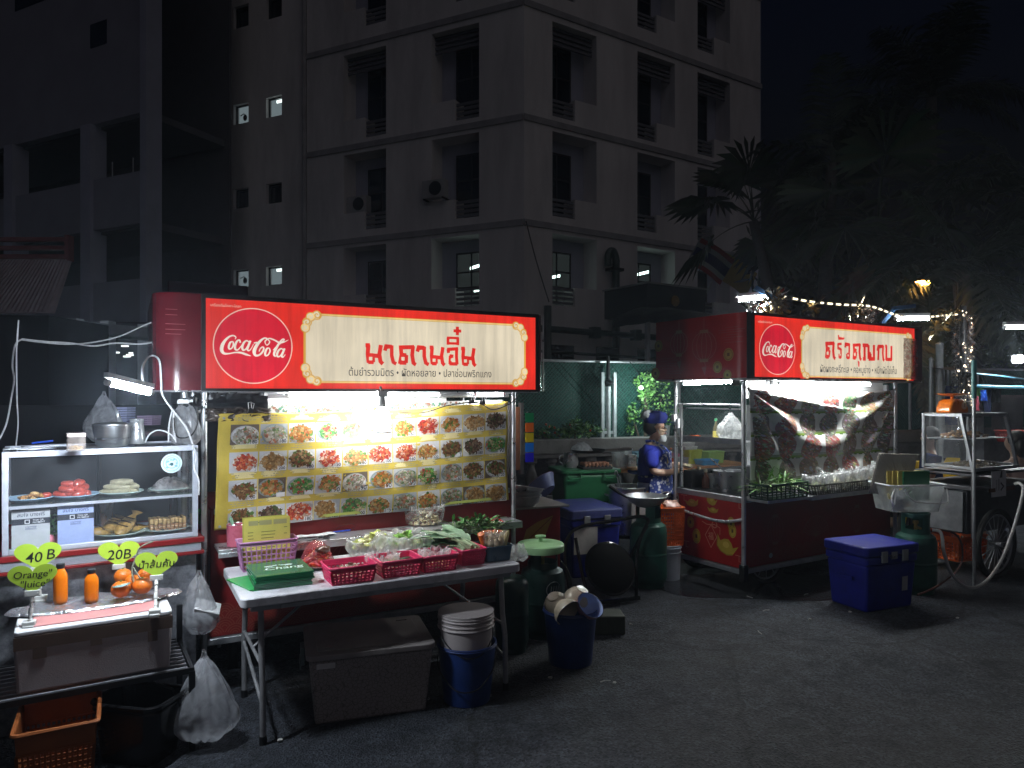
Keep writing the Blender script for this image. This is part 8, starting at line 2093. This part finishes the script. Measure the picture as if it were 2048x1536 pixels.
wheel(c3,OF4,(.28,-.05,.31),.295,spokes=18,tw=.025);wheel(c3,OF4,(.28,CD+.15,.31),.295,spokes=18,tw=.025)
g=MB(OF4);bar(g,(.5,.0,0),(.5,.0,.4),.04);bar(g,(CW+.33,.3,0),(CW+.33,.3,.4),.04);g.each('stand_leg',DST,c3,smooth=False)
lumps(F3,'fried_snacks','golden fried snacks on the upper shelf of the right hand glass case','fried food',.36,.26,1.253,[(.45,.22,.07),(.36,.16,.05),(.5,.3,.12)],70,.32,.12,.04,.028,91,kind='stuff')
lumps(F3,'grilled_meat','dark grilled pieces on the floor of the right hand glass case','grilled food',.40,.2,Z0-.01,[(.16,.11,.05),(.10,.07,.03),(.24,.16,.08)],80,.3,.14,.05,.028,92,kind='stuff')
o=fthing(F3,'white_tray','white foam tray on the upper shelf of the right hand glass case','tray',.14,.26,1.253);g=MB();g.prism(rrect(-.1,.1,-.06,.06,.02),0,.02);g.build('tray',WHITEPLASTIC,o,bevel=.004)
ORS=mat('orange_enamel',(.82,.20,.008),.3,0,.1,8,coat=.4)
o=fthing(F3,'kitchen_scale','bright orange dome shaped kitchen scale on top of the right hand glass case','scale',.16,.27,Z1+.018,-.1);o.scale=(1.25,1.15,1.25)
g=MB();g.prism([(-.105,0),(.105,0),(.10,.04),(.075,.085),(.04,.103),(-.04,.103),(-.075,.085),(-.10,.04)],-.065,.065,'xz');g.build('scale_body',ORS,o,bevel=.015,seg=3)
g=MB();g.cyl((0,0,.10),(0,0,.125),.012,n=10);g.shell([(0,.125),(.06,.125),(.118,.140),(.116,.144),(.06,.13),(0,.13)],n=36);g.build('weighing_dish',ORS,o)
g=MB();g.cyl((.045,-.066,.055),(.045,-.070,.055),.028,n=20);g.build('dial',mat('pale_orange_dial',(.9,.55,.3),.4),o);g=MB();g.box(.044,.047,-.0715,-.0705,.045,.075);g.build('needle',BLACKPLASTIC,o,smooth=False)
o=fthing(F3,'round_tub','stack of pale round tubs beside the orange scale','tub',.38,.30,Z1+.018)
g=MB()
for k in range(4):g.lathe([(.07,k*.016),(.078,k*.016+.002),(.078,k*.016+.014),(.07,k*.016+.0158)],n=28)
g.build('tub',mat('pale_card',(.5,.46,.4),.7),o)
px_=P(1948,790,6.12)
o=thing('umbrella_pole','thin steel umbrella pole with a green upper sleeve standing before the right hand cart','pole',(px_.x,px_.y,0))
g=MB();g.cyl((0,0,0),(0,0,1.62),.013,n=10);g.build('pole',STEEL_DULL,o);g=MB();g.cyl((0,0,1.62),(0,0,1.95),.021,n=10);g.build('sleeve',mat('teal_sleeve',(.03,.14,.14),.5),o)
o=fthing(F3,'cardboard_sheet','white cardboard sheet with a black printed arrow mark strapped to the right hand cart','cardboard',.34,-.035,.70,-.02)
g=MB();g.box(-.11,.12,-.006,0,.03,.26,(.55,.56,.58));q=lambda x,y:(x,-.0075,y);bk_=(.02,.02,.025)
g.flat([(.01,.20),(.04,.26),(.055,.26),(.055,.20)],q,bk_);g.ribbon([(.03,.085),(.075,.12),(.03,.155)],.016,q,bk_);g.ribbon([(.0,.085),(.0,.19)],.010,q,bk_)
for k in range(8):g.flat([(-.045,.09+k*.012),(-.03,.09+k*.012),(-.03,.096+k*.012),(-.045,.096+k*.012)],q,(.1,.1,.1))
g.build('sheet',PRINT,o,smooth=False)
g=MB(OF4);g.box(.2,.62,-.040,-.028,.775,.81);g.build('strap_board',mat('rusty_board',(.12,.06,.04),.7,0,.4,20),c3,smooth=False)
gd=G(1836,1192);gd.y+=.14;gd.x+=.06
gas('gas_cylinder','green gas cylinder under the clear basket, between the second stall and the right hand cart',gd,.158,.50,GASG,rz=.9)
kb=Frame(*(P(1781,790,5.93).xy),5);kz=.665
o=thing('clear_basket','clear plastic basket with hanging handles, set on the right hand gas cylinder','basket',kb.W(.25,.16,kz),kb.a)
CLB=film('clear_basket_film',(.62,.66,.68),.5,.15,.15,6)
g=MB();pl=rrect(-.25,.25,-.165,.165,.04);n=len(pl)
vv=[(x*.84,y*.84,0)for x,y in pl]+[(x,y,.225)for x,y in pl]
g.add(vv,[(i,(i+1)%n,n+(i+1)%n,n+i)for i in range(n)]+[tuple(range(n))]);g.build('wall',CLB,o)
g=MB();g.tube([(x*1.02,y*1.03,.226)for x,y in pl],.008,6,closed=True);g.build('rim',mat('clear_rim',(.6,.63,.64),.3),o)
for sg,hx in((-1,-.24),(1,.10)):
 g=MB();g.tube(smooth_pts([(-.13 if sg>0 else-.22,-.17,.20),(-.10 if sg>0 else-.26,-.19,.13),(-.02 if sg>0 else-.26,-.20,.09),(.2 if sg>0 else-.24,-.20,.08),(.24 if sg>0 else-.23,-.19,.12),(.24 if sg>0 else-.2,-.17,.20)],5),.006,6);g.build('handle',WHITEPLASTIC,o)
o=thing('white_card','white card standing inside the front left of the clear basket','card',kb.W(.10,.035,kz+.01),kb.a);g=MB();g.box(-.06,.045,0,.002,0,.17);g.build('card',WHITEPLASTIC,o,smooth=False)
for k in range(4):
 o=thing('menu_book',('green fronted menu book standing in the clear basket' if k==0 else 'yellow edged menu book standing behind the green one in the clear basket'),'menu',kb.W(.30-.035*k,.10+.02*k,kz+.09),kb.a+.12,None if k==0 else 'menu books in the clear basket')
 g=MB();g.box(-.13,.13,0,.012,0,.245,(.012,.13,.05)if k==0 else(.55,.45,.12));
 if k==0:
  for ex in(-.02,.05):g.box(ex,ex+.03,-.001,0,.03,.055,(.12,.3,.18))
 g.build('cover',PRINT,o,smooth=False)
o=thing('ribbed_cardboard','grey ribbed cardboard sheet sticking up at a slant from the clear basket','cardboard',kb.W(.10,.2,kz+.1),kb.a-.2);o.rotation_euler=(R(4),R(12),kb.a-.15)
g=MB()
g.surf(lambda a,b:(-.16+.32*a,.003*math.sin(a*150),.0+.36*b+.06*a),120,4);g.build('sheet',mat('grey_cardboard',(.33,.31,.26),.85,0,.12,10),o,thick=.003)
c2f=Frame(2.66,5.325,22)
c2=cooler('cool_box','blue cool box standing alone on the road before the second stall',c2f,.54,.40,.50)
for ch in c2.children:
 if ch.name.startswith('lid'):ch.data.materials[0]=COOLB
g=MB((.27,.2,0));g.box(.24,.30,-.018,.004,.40,.455);g.build('hinge_latch',STEEL,c2,bevel=.003)
g=MB((.27,.2,0));g.add([(.38,.012,.14),(.44,.012,.14),(.44,.008,.25),(.38,.008,.25)],[(0,1,2,3)]);g.build('pale_label',mat('worn_label',(.3,.3,.33),.6),c2,smooth=False)
g=MB();g.tube(smooth_pts([P(1864,1060,5.92),P(1882,1066,5.9),P(1888,1105,5.85),P(1905,1150,5.8),P(1935,1174,5.85),P(1968,1166,5.95),P(2000,1125,6.0),P(2026,1060,6.05),P(2046,985,6.05),P(2040,967,6.1),P(2030,968,6.15)],7),.013,8);tag(g.build('white_hose',mat('greyish_white_hose',(.5,.5,.49),.45,0,.15,20)),'thick white hose looping from the right hand gas cylinder over the road to the cart','hose')
g=MB();g.tube(smooth_pts([P(1870,1058,5.95),P(1905,1065,6.0),P(1922,1085,6.0),P(1924,1120,6.0),P(1910,1145,5.9),P(1870,1175,5.7),P(1835,1190,5.6)],6),.008,6);tag(g.build('dark_hose',mat('reddish_hose',(.10,.04,.03),.5)),'thin dark reddish hose trailing beside the right hand gas cylinder','hose')
g=MB();g.cyl(P(1862,1060,5.93),P(1880,1062,5.93),.016,n=8);tag(g.build('gas_regulator',mat('red_regulator',(.45,.05,.02),.4)),'red gas regulator on the right hand gas cylinder','regulator')
ocr=P(1915,1110,6.9);ocr.z=.08
basket('orange_crate','orange plastic crate seen under the right hand cart','crate',ocr,R(25),.42,.3,.22,MATS['bright_orange_plastic'],.9,10,5,.008,.02,solid_top=.2)
# ================================================================== people and seats at the far right
def chair(px,py,Y,rz,label):
 p=P(px,py,Y);zt=p.z;p.z=0
 o=thing('plastic_chair',label,'chair',p,rz,'yellow plastic chairs')
 YC=mat('yellow_plastic',(.72,.50,.015),.35,0,.08,8)
 g=MB();bp2=[(-.19,.45),(.19,.45),(.22,.68),(.16,.80),(-.16,.80),(-.22,.68)]
 g.prism([(x,z)for x,z in bp2],-.012,.012,'xz');g.build('backrest',YC,o,bevel=.01);g=MB();g.prism(rrect(-.05,.05,.70,.735,.015),-.0135,-.0125,'xz');g.build('back_slot',mat('dark_slot',(.10,.05,.01),.6),o,smooth=False)
 g=MB();g.prism(rrect(-.2,.2,.0,.4,.05),.42,.45);g.build('seat',YC,o,bevel=.008)
 for x in(-.17,.17):
  for y in(.02,.38):
   g=MB();g.cyl((x*1.1,y,0),(x,y,.42),.018,n=8);g.build('leg',YC,o)
chair(1822,905,9.2,R(170),'yellow plastic chair seen over the ribbed cardboard, behind the second stall')
chair(1795,915,9.8,R(200),'yellow plastic chair half hidden by the right post of the second stall')
chair(1921,890,9.6,R(150),'yellow plastic chair seen through the right hand glass case')
DKT=mat('dark_tabletop',(.06,.06,.06),.5)
o=thing('dining_table','dark dining table seen between the second stall and the right hand cart','table',P(1800,790,10.4)*1.0-Vector((0,0,1.65)),R(20))
g=MB();g.box(-.5,.6,-.3,.3,.70,.73);g.build('tabletop',DKT,o,smooth=False)
for x in(-.45,.55):
 g=MB();g.cyl((x,0,0),(x,0,.7),.025,n=8);g.build('leg',DKT,o)
o=thing('person','seated diner with grey hair and navy shirt, seen through the right glass case','person',P(1862,790,8.6)-Vector((0,0,1.65)),R(160))
def sitter(o,hair_m,shirt_m,hs=1.0,long=False):
 b=[(0,0,.48,.13,.16),(0,0,.65,.12,.15),(0,0,.85,.12,.17),(0,0,.98,.05,.05),(.02,0,1.04,.05,.05),(.03,0,1.10,.08,.07),(.03,0,1.17,.088,.075),(.025,0,1.22,.07,.065),(0,-.19,.88,.05,.05),(.03,-.23,.68,.042,.042),(.22,-.18,.66,.034,.034),(.32,-.12,.68,.03,.02),(0,.19,.88,.05,.05),(.03,.23,.68,.042,.042),(.22,.18,.66,.034,.034),(.32,.12,.68,.03,.02),(.2,-.1,.48,.08,.08),(.42,-.1,.46,.06,.06),(.42,-.1,.08,.045,.045),(.52,-.1,.04,.04,.03),(.2,.1,.48,.08,.08),(.42,.1,.46,.06,.06),(.42,.1,.08,.045,.045),(.52,.1,.04,.04,.03),(.115,0,1.13,.015,.013)]
 skin_obj('body',b,chain(0,8)+[(2,8)]+chain(8,4)+[(2,12)]+chain(12,4)+[(0,16)]+chain(16,4)+[(0,20)]+chain(20,4)+[(5,24)],SKIN,o,2)
 s_=[(0,0,.46,.15,.18),(0,0,.65,.145,.175),(0,0,.86,.14,.19),(0,0,.955,.07,.07),(0,-.2,.88,.075,.075),(.03,-.235,.70,.065,.065),(0,.2,.88,.075,.075),(.03,.235,.70,.065,.065)]
 skin_obj('shirt',s_,chain(0,4)+[(2,4),(4,5),(2,6),(6,7)],shirt_m,o)
 t_=[(.02,0,.47,.14,.16),(.2,-.1,.48,.10,.10),(.42,-.1,.46,.08,.08),(.42,-.1,.14,.06,.06),(.2,.1,.48,.10,.10),(.42,.1,.46,.08,.08),(.42,.1,.14,.06,.06)]
 skin_obj('trousers',t_,[(0,1),(1,2),(2,3),(0,4),(4,5),(5,6)],TROUS,o)
 g=MB();g.ell((.0,0,1.18),(.095,.088,.095),20,14,lump=.1)
 if long:g.ell((-.05,0,1.10),(.07,.085,.12),16,10)
 g.build('hair',hair_m,o)
 g=MB();g.ell((.105,-.028,1.145),(.008,.011,.006),8,5);g.ell((.105,.028,1.145),(.008,.011,.006),8,5);g.build('eyes',HAIR,o)
sitter(o,mat('grey_hair',(.09,.09,.09),.6,0,.3,40),mat('navy_shirt',(.015,.03,.14),.85,0,.2,20))
o=thing('person','seated diner with black hair and pale pink top at the right edge','person',P(2034,790,7.6)-Vector((0,0,1.65)),R(115))
sitter(o,HAIR,mat('pale_pink_shirt',(.48,.34,.30),.85,0,.12,14),long=True)
o=basket('red_basket','red pierced plastic basket high at the right edge, behind the black haired diner','basket',P(2026,882,8.3),.2,.30,.2,.12,mat('red_plastic',(.62,.03,.02),.4,0,.1,8),.8,8,4,.008,.02)
lumps(Frame(*P(2044,880,8.2).xy,0),'blue_bag_pile','blue plastic bag crumpled beside the red basket','bag',0,0,P(2044,884,8.2).z,[(.03,.1,.5),(.05,.15,.6)],14,.07,.06,.06,.05,5)
# ================================================================== lamps, poles and decorations at the right
o=tube_lamp('tube_lamp','glaring tube lamp held high over the left end of the second stall',P(1472,600,7.3),P(1545,594,7.5),.02,lamp('street_tube',(.92,.98,1),110))
o=tube_lamp('tube_lamp','short tube lamp crossing the bigger one over the second stall',P(1520,598,7.4),P(1538,582,7.4),.012,MATS['street_tube'])
o=tube_lamp('tube_lamp','tube lamp hanging from a blue frame right above the second sign',P(1790,638,8.6),P(1858,637,8.8),.02,MATS['street_tube'])
o=tube_lamp('tube_lamp','tube lamp at the right edge, higher than the round floodlight',P(2008,655,8.6),P(2070,654,8.8),.02,MATS['street_tube'])
o=thing('floodlight','round blazing white floodlight at the right edge under the tube lamp','lamp',P(2040,718,9.2));g=MB();g.ell((0,0,0),(.065,.04,.05),16,10);g.build('lens',lamp('flood',(.95,1,1),450),o);g=MB();g.box(-.08,.08,.045,.08,-.06,.06);g.build('housing',BLACKMETAL,o,bevel=.01)
o=thing('sodium_lamp','orange glowing street lamp among the dark palms','street lamp',P(1846,563,11.4))
g=MB();g.lathe([(0,-.045),(.08,-.055),(.115,-.005),(.12,.0)],(0,0,0),20);g.build('lens',lamp('sodium',(1.0,.48,.10),40),o);g=MB();g.lathe([(.105,.0),(.10,.05),(.05,.09),(0,.1)],n=20);g.tube([(0,0,.08),(.15,.05,.14),(.7,.2,.02)],.025,6);g.build('housing',BLACKMETAL,o);g=MB();g.tube([(.7,.2,.02),(.72,.2,-o.location.z)],.05,8);g.build('mast',BLACKMETAL,o)
BLF=mat('blue_steel_paint',(.03,.10,.22),.45,.2,.15,10)
o=thing('blue_lamp_frame','blue steel frame carrying the tube lamp above the second sign','frame',P(1770,645,8.7));p0=o.location
g=MB();
for a,b in((P(1757,655,8.7),P(1790,615,8.7)),(P(1785,617,8.7),P(1830,612,8.7)),(P(1510,575,7.4),P(1552,600,7.4)),(P(1757,655,8.7),P(1757,790,8.7))):bar(g,a-p0,b-p0,.045)
g.build('frame_bar',BLF,o,smooth=False)
pts=smooth_pts([P(1545,592,7.4),P(1570,594,7.5),P(1620,603,7.7),P(1680,609,7.9),P(1742,613,8.2),P(1800,632,8.6),P(1850,634,9.0),P(1900,630,9.4),P(1922,628,9.6)],10)
o=thing('rope_light','dashed rope of warm lights slung from the second stall to the tinsel pole','string lights',pts[0])
g=MB();g.tube([p-pts[0]for p in pts],.008,5);g.build('cord',DARKCABLE,o)
g=MB();acc=0
tot=[0]
for a,b in zip(pts[:-1],pts[1:]):tot.append(tot[-1]+(b-a).length)
def along(s_):
 for i in range(len(pts)-1):
  if tot[i+1]>=s_:return pts[i].lerp(pts[i+1],(s_-tot[i])/max(1e-6,tot[i+1]-tot[i]))
 return pts[-1]
s_=.05
while s_<tot[-1]-.12:g.cyl(along(s_)-pts[0],along(s_+.075)-pts[0],.011,n=6);s_+=.135
g.each('light_segment',lamp('warm_rope',(1.0,.86,.6),2.2),o)
TIN=mat('gold_silver_tinsel',(1,1,1),.22,.9,.3,60,attr=True)
def tinsel(name,label,p0,p1,rad,n,cols,seed,cat='tinsel',size=.05):
 r=random.Random(seed);o=thing(name,label,cat,p0);d=p1-p0
 g=MB()
 for i in range(n):
  t=r.random();c=d*t;a=r.uniform(0,6.28);rr_=rad*math.sqrt(r.random());b=c+Vector((math.cos(a)*rr_,math.sin(a)*rr_,r.uniform(-.02,.02)))
  u_=Vector((r.uniform(-1,1),r.uniform(-1,1),r.uniform(-1,1))).normalized();w_=u_.orthogonal().normalized();s=size*r.uniform(.5,1.2);k=r.uniform(.5,1.1);c_=tuple(x*k for x in r.choice(cols))
  g.add([b,b+u_*s+w_*s*.25,b+u_*s*1.1-w_*s*.1,b+u_*s*.1-w_*s*.25],[(0,1,2,3)],c_)
 g.build('strands',TIN,o,smooth=False);return o
SIL=[(.8,.8,.85),(.6,.6,.68),(.9,.85,.8)];GLD=[(.8,.6,.25),(.65,.45,.15),(.85,.75,.5)]
tinsel('tinsel_bunch','silver tinsel bunch hanging over the left end of the second stall roof',P(1510,600,7.2),P(1502,640,7.2),.07,160,SIL,1)
tinsel('tinsel_bunch','gold foil tassel hanging at the start of the rope light',P(1552,592,7.4),P(1548,632,7.4),.08,150,GLD+SIL[:1],2,size=.11)
tinsel('tinsel_bunch','small gold tassel under the rope light, left of the middle',P(1630,606,7.7),P(1618,622,7.7),.03,24,GLD,3,size=.10)
tinsel('tinsel_bunch','long gold tassel under the middle of the rope light',P(1722,612,8.1),P(1690,640,8.1),.03,40,GLD,4,size=.12)
tinsel('tinsel_bunch','pinkish tinsel column standing above the second sign',P(1738,618,8.1),P(1738,652,8.1),.07,170,[(.8,.6,.55),(.9,.8,.75),(.5,.45,.5)],5)
tinsel('tinsel_bunch','gold strip dangling from the rope light near the tinsel pole',P(1885,634,9.2),P(1865,670,9.2),.04,40,GLD,6,size=.14)
TP=P(1926,790,9.6)
o=thing('tinsel_pole','pole wound thickly with sparkling silver tinsel and fairy lights','pole',(TP.x,TP.y,0))
g=MB();g.cyl((0,0,0),(0,0,2.85),.045,n=10);g.build('pole',BLACKMETAL,o)
r=random.Random(19);g=MB()
for i in range(1500):
 z=r.uniform(1.35,2.75);a=r.uniform(0,6.28);rr_=.06+.045*r.random();b=Vector((math.cos(a)*rr_,math.sin(a)*rr_,z))
 u_=Vector((math.cos(a),math.sin(a),r.uniform(-1,1))).normalized();w_=u_.orthogonal().normalized();s=r.uniform(.025,.06);k=r.uniform(.4,1.1);c_=tuple(x*k for x in r.choice(SIL if z<2.2 else SIL+[(.8,.55,.5)]))
 g.add([b,b+u_*s+w_*s*.3,b+u_*s,b-w_*s*.3],[(0,1,2,3)],c_)
for i in range(160):
 z=2.72+r.uniform(-.1,.1);x=-r.uniform(0,.42);b=Vector((x,r.uniform(-.05,.05),z));u_=Vector((r.uniform(-1,1),r.uniform(-1,1),r.uniform(-1,1))).normalized();w_=u_.orthogonal();s=.05
 g.add([b,b+u_*s+w_*s*.3,b+u_*s,b-w_*s*.3],[(0,1,2,3)],r.choice(GLD))
for i in range(330):
 z=r.uniform(.95,1.36);b=Vector((.02+r.gauss(0,.03),.0,z));u_=Vector((r.uniform(-1,1),r.uniform(-1,1),r.uniform(-1,1))).normalized();w_=u_.orthogonal();s=.05
 g.add([b,b+u_*s+w_*s*.3,b+u_*s,b-w_*s*.3],[(0,1,2,3)],r.choice(SIL))
g.build('tinsel',TIN,o,smooth=False)
g=MB()
for i in range(46):
 z=r.uniform(1.5,2.78);a=r.uniform(3.5,6.0);g.ell((math.cos(a)*.10,math.sin(a)*.10,z),.0075 if i>4 else .015,6,4)
g.each('fairy_light',lamp('fairy',(1.0,.82,.58),5),o)
for px,w,lab,top in((1862,.028,'thin grey steel post left of the thicker one behind the right hand cart',720),(1879,.05,'thick grey steel post behind the orange scale',690)):
 p=P(px,790,10.2);o=thing('steel_post',lab,'post',(p.x,p.y,0),0,'steel posts by the fence');g=MB();g.cyl((0,0,0),(0,0,P(px,top,10.2).z),w,n=12);g.build('post',POSTW if w>.04 else STEEL_DULL,o);g=MB();g.lathe([(w*1.05,0),(w*1.05,.02),(0,.05)],(0,0,P(px,top,10.2).z),12);g.build('post_cap',STEEL_DULL,o)
o=thing('picket_fence','small white picket fence top showing behind the tinsel pole','fence',P(1925,790,11.0)-Vector((0,0,1.65)),R(10))
for k in range(9):
 x=-.34+k*.075;g=MB();g.prism([(x,1.0),(x+.03,1.0),(x+.03,2.0),(x+.015,2.07),(x,2.0)],0,.02,'xz');g.build('picket',POSTW,o,smooth=False)
g=MB();g.box(-.4,.4,.021,.04,1.75,1.80);g.box(-.4,.4,.021,.04,.0,1.4);g.build('rail',POSTW,o,smooth=False)
def cloth(name,label,px0,px1,py0,py1,Y,c,seed,cat='cloth'):
 a,b=P(px0,py0,Y),P(px1,py1,Y);w,h=(b.x-a.x),(a.z-b.z)
 o=thing(name,label,cat,(a.x,Y,b.z));g=MB();g.surf(lambda s,t:(s*w,.03*math.sin(s*13+seed)*(1.2-t)+.03*noise.noise(Vector((s*3,t*3,seed))),h*t),24,12);g.build('fabric',mat('cloth_'+name+str(seed),c,.8,0,.15,10),o,thick=.003)
cloth('blue_tarp','dark blue tarpaulin hanging behind the orange scale',1892,1917,772,850,10.6,(.02,.05,.26),1)
cloth('blue_tarp','smaller bluish tarpaulin right of the tinsel pole',1928,1942,775,800,10.6,(.08,.13,.38),2)
cloth('green_cloth','green and blue towel hanging under the blue awning edge',1952,1968,770,800,9.6,(.10,.40,.12),3)
cloth('blue_towel','bright blue towel hanging next to the green one',1960,1972,780,802,9.55,(.03,.14,.60),4)
cloth('pink_cloth','narrow pink cloth hanging behind the umbrella pole',1950,1956,792,822,9.5,(.6,.15,.22),5)
cloth('jeans','dark blue jeans hanging among the clothes at the right',1968,1982,778,830,9.8,(.02,.03,.09),6,'clothes')
cloth('dark_shirt','black shirt hanging among the clothes at the far right',1983,2003,775,806,9.9,(.02,.02,.022),7,'clothes')
cloth('grey_curtain','dim grey cloth curtain behind the right hand glass case',1985,2048,790,870,11.2,(.16,.15,.16),8,'curtain')
cloth('grey_sheet','pale grey sheet low behind the orange scale and the pole',1920,1965,800,835,10.9,(.30,.29,.31),9)
o=thing('blue_awning','pale blue awning edge stretched to the right edge above the clothes','awning',P(1950,772,9.2));p0=o.location
g=MB();g.tube([Vector((0,0,0)),P(2000,774,9.3)-p0,P(2075,775,9.4)-p0],.022,6);g.tube([P(1950,747,9.2)-p0,P(2000,752,9.4)-p0,P(2075,762,9.8)-p0],.012,5);g.build('awning_tube',mat('sky_blue_pipe',(.16,.45,.62),.35,0,.1,10),o)
g=MB();g.surf(lambda a,b:tuple((P(1950+125*a,747+15*a,9.25+.4*a)-p0).lerp(P(1950+125*a,772+3*a,9.2+.2*a)-p0+Vector((0,1.2,.3)),b)),12,4);g.build('awning_sheet',mat('dark_awning',(.05,.06,.07),.7,0,.2,6),o,thick=.004)
LIT=mat('pale_litter',(.45,.44,.42),.7,0,.2,30)
rl=random.Random(31)
for k,(px,py,kind)in enumerate(((1101,1357,0),(1210,1364,1),(1229,1367,0),(1500,1195,1),(1532,1222,1),(1620,1240,0),(1612,1190,1),(1262,1250,0),(1915,1237,0),(1700,1225,0),(980,1392,0),(560,1482,0),(1520,1266,1))):
 p=G(px,py,.004);g=MB()
 if kind:g.tube([(-.03,0,.004),(0,.006,.006),(.035,0,.004)],.003,5);nm='straw'
 else:g.ell((0,0,.006),(.014,.010,.006),8,5,lump=.5,seed=k);nm='paper_scrap'
 o=g.build(nm,LIT,loc=p,rz=rl.uniform(0,3));tag(o,'pale straw end lying on the dark road' if kind else 'small pale scrap lying on the dark road','litter','straw ends on the road' if kind else 'scraps on the road')
o=thing('green_bowl','stack of bright green plastic bowls between the glass case cart and the nearest stall','bowl',P(408,1046,4.55),0)
g=MB()
for k in range(2):g.shell([(.04,k*.03),(.085,.05+k*.03),(.082,.05+k*.03),(.036,.004+k*.03)],n=24)
g.build('bowls',mat('bright_green_plastic',(.02,.42,.08),.4,0,.1,10),o)
o=thing('red_sachet','crumpled red plastic packet below the green bowls','packet',P(398,1066,4.5),0);g=MB();g.ell((0,0,0),(.05,.04,.025),14,8,lump=.6,seed=8);g.build('packet',mat('red_packet',(.6,.03,.04),.25),o)
o=thing('side_rack','small steel rack behind the stall posts carrying the green bowls','rack',P(405,1075,4.6),F1.a);zt=o.location.z
g=MB();g.box(-.14,.12,-.1,.14,-.02,-.005);g.build('rack_top',STEEL_DULL,o,smooth=False)
for x in(-.12,.1):
 g=MB();g.cyl((x,0,-zt),(x,0,-.02),.012,n=8);g.build('leg',STEEL_DULL,o)
 # ================================================================== haze added for lamp bloom and a bluish cast
m,N,L=_new('bloom_haze');_o=N.new('ShaderNodeOutputMaterial');_v=N.new('ShaderNodeVolumePrincipled')
_v.inputs['Color'].default_value=(.72,.84,1.0,1);_v.inputs['Density'].default_value=.0027;_v.inputs['Anisotropy'].default_value=.75
L.new(_v.outputs[0],_o.inputs['Volume'])
g=MB();g.box(-45,45,-12,60,-1,27);hz_=g.build('haze',m,smooth=False);tag(hz_,'thin bluish haze added to make the lamps bloom','haze',kind='stuff')
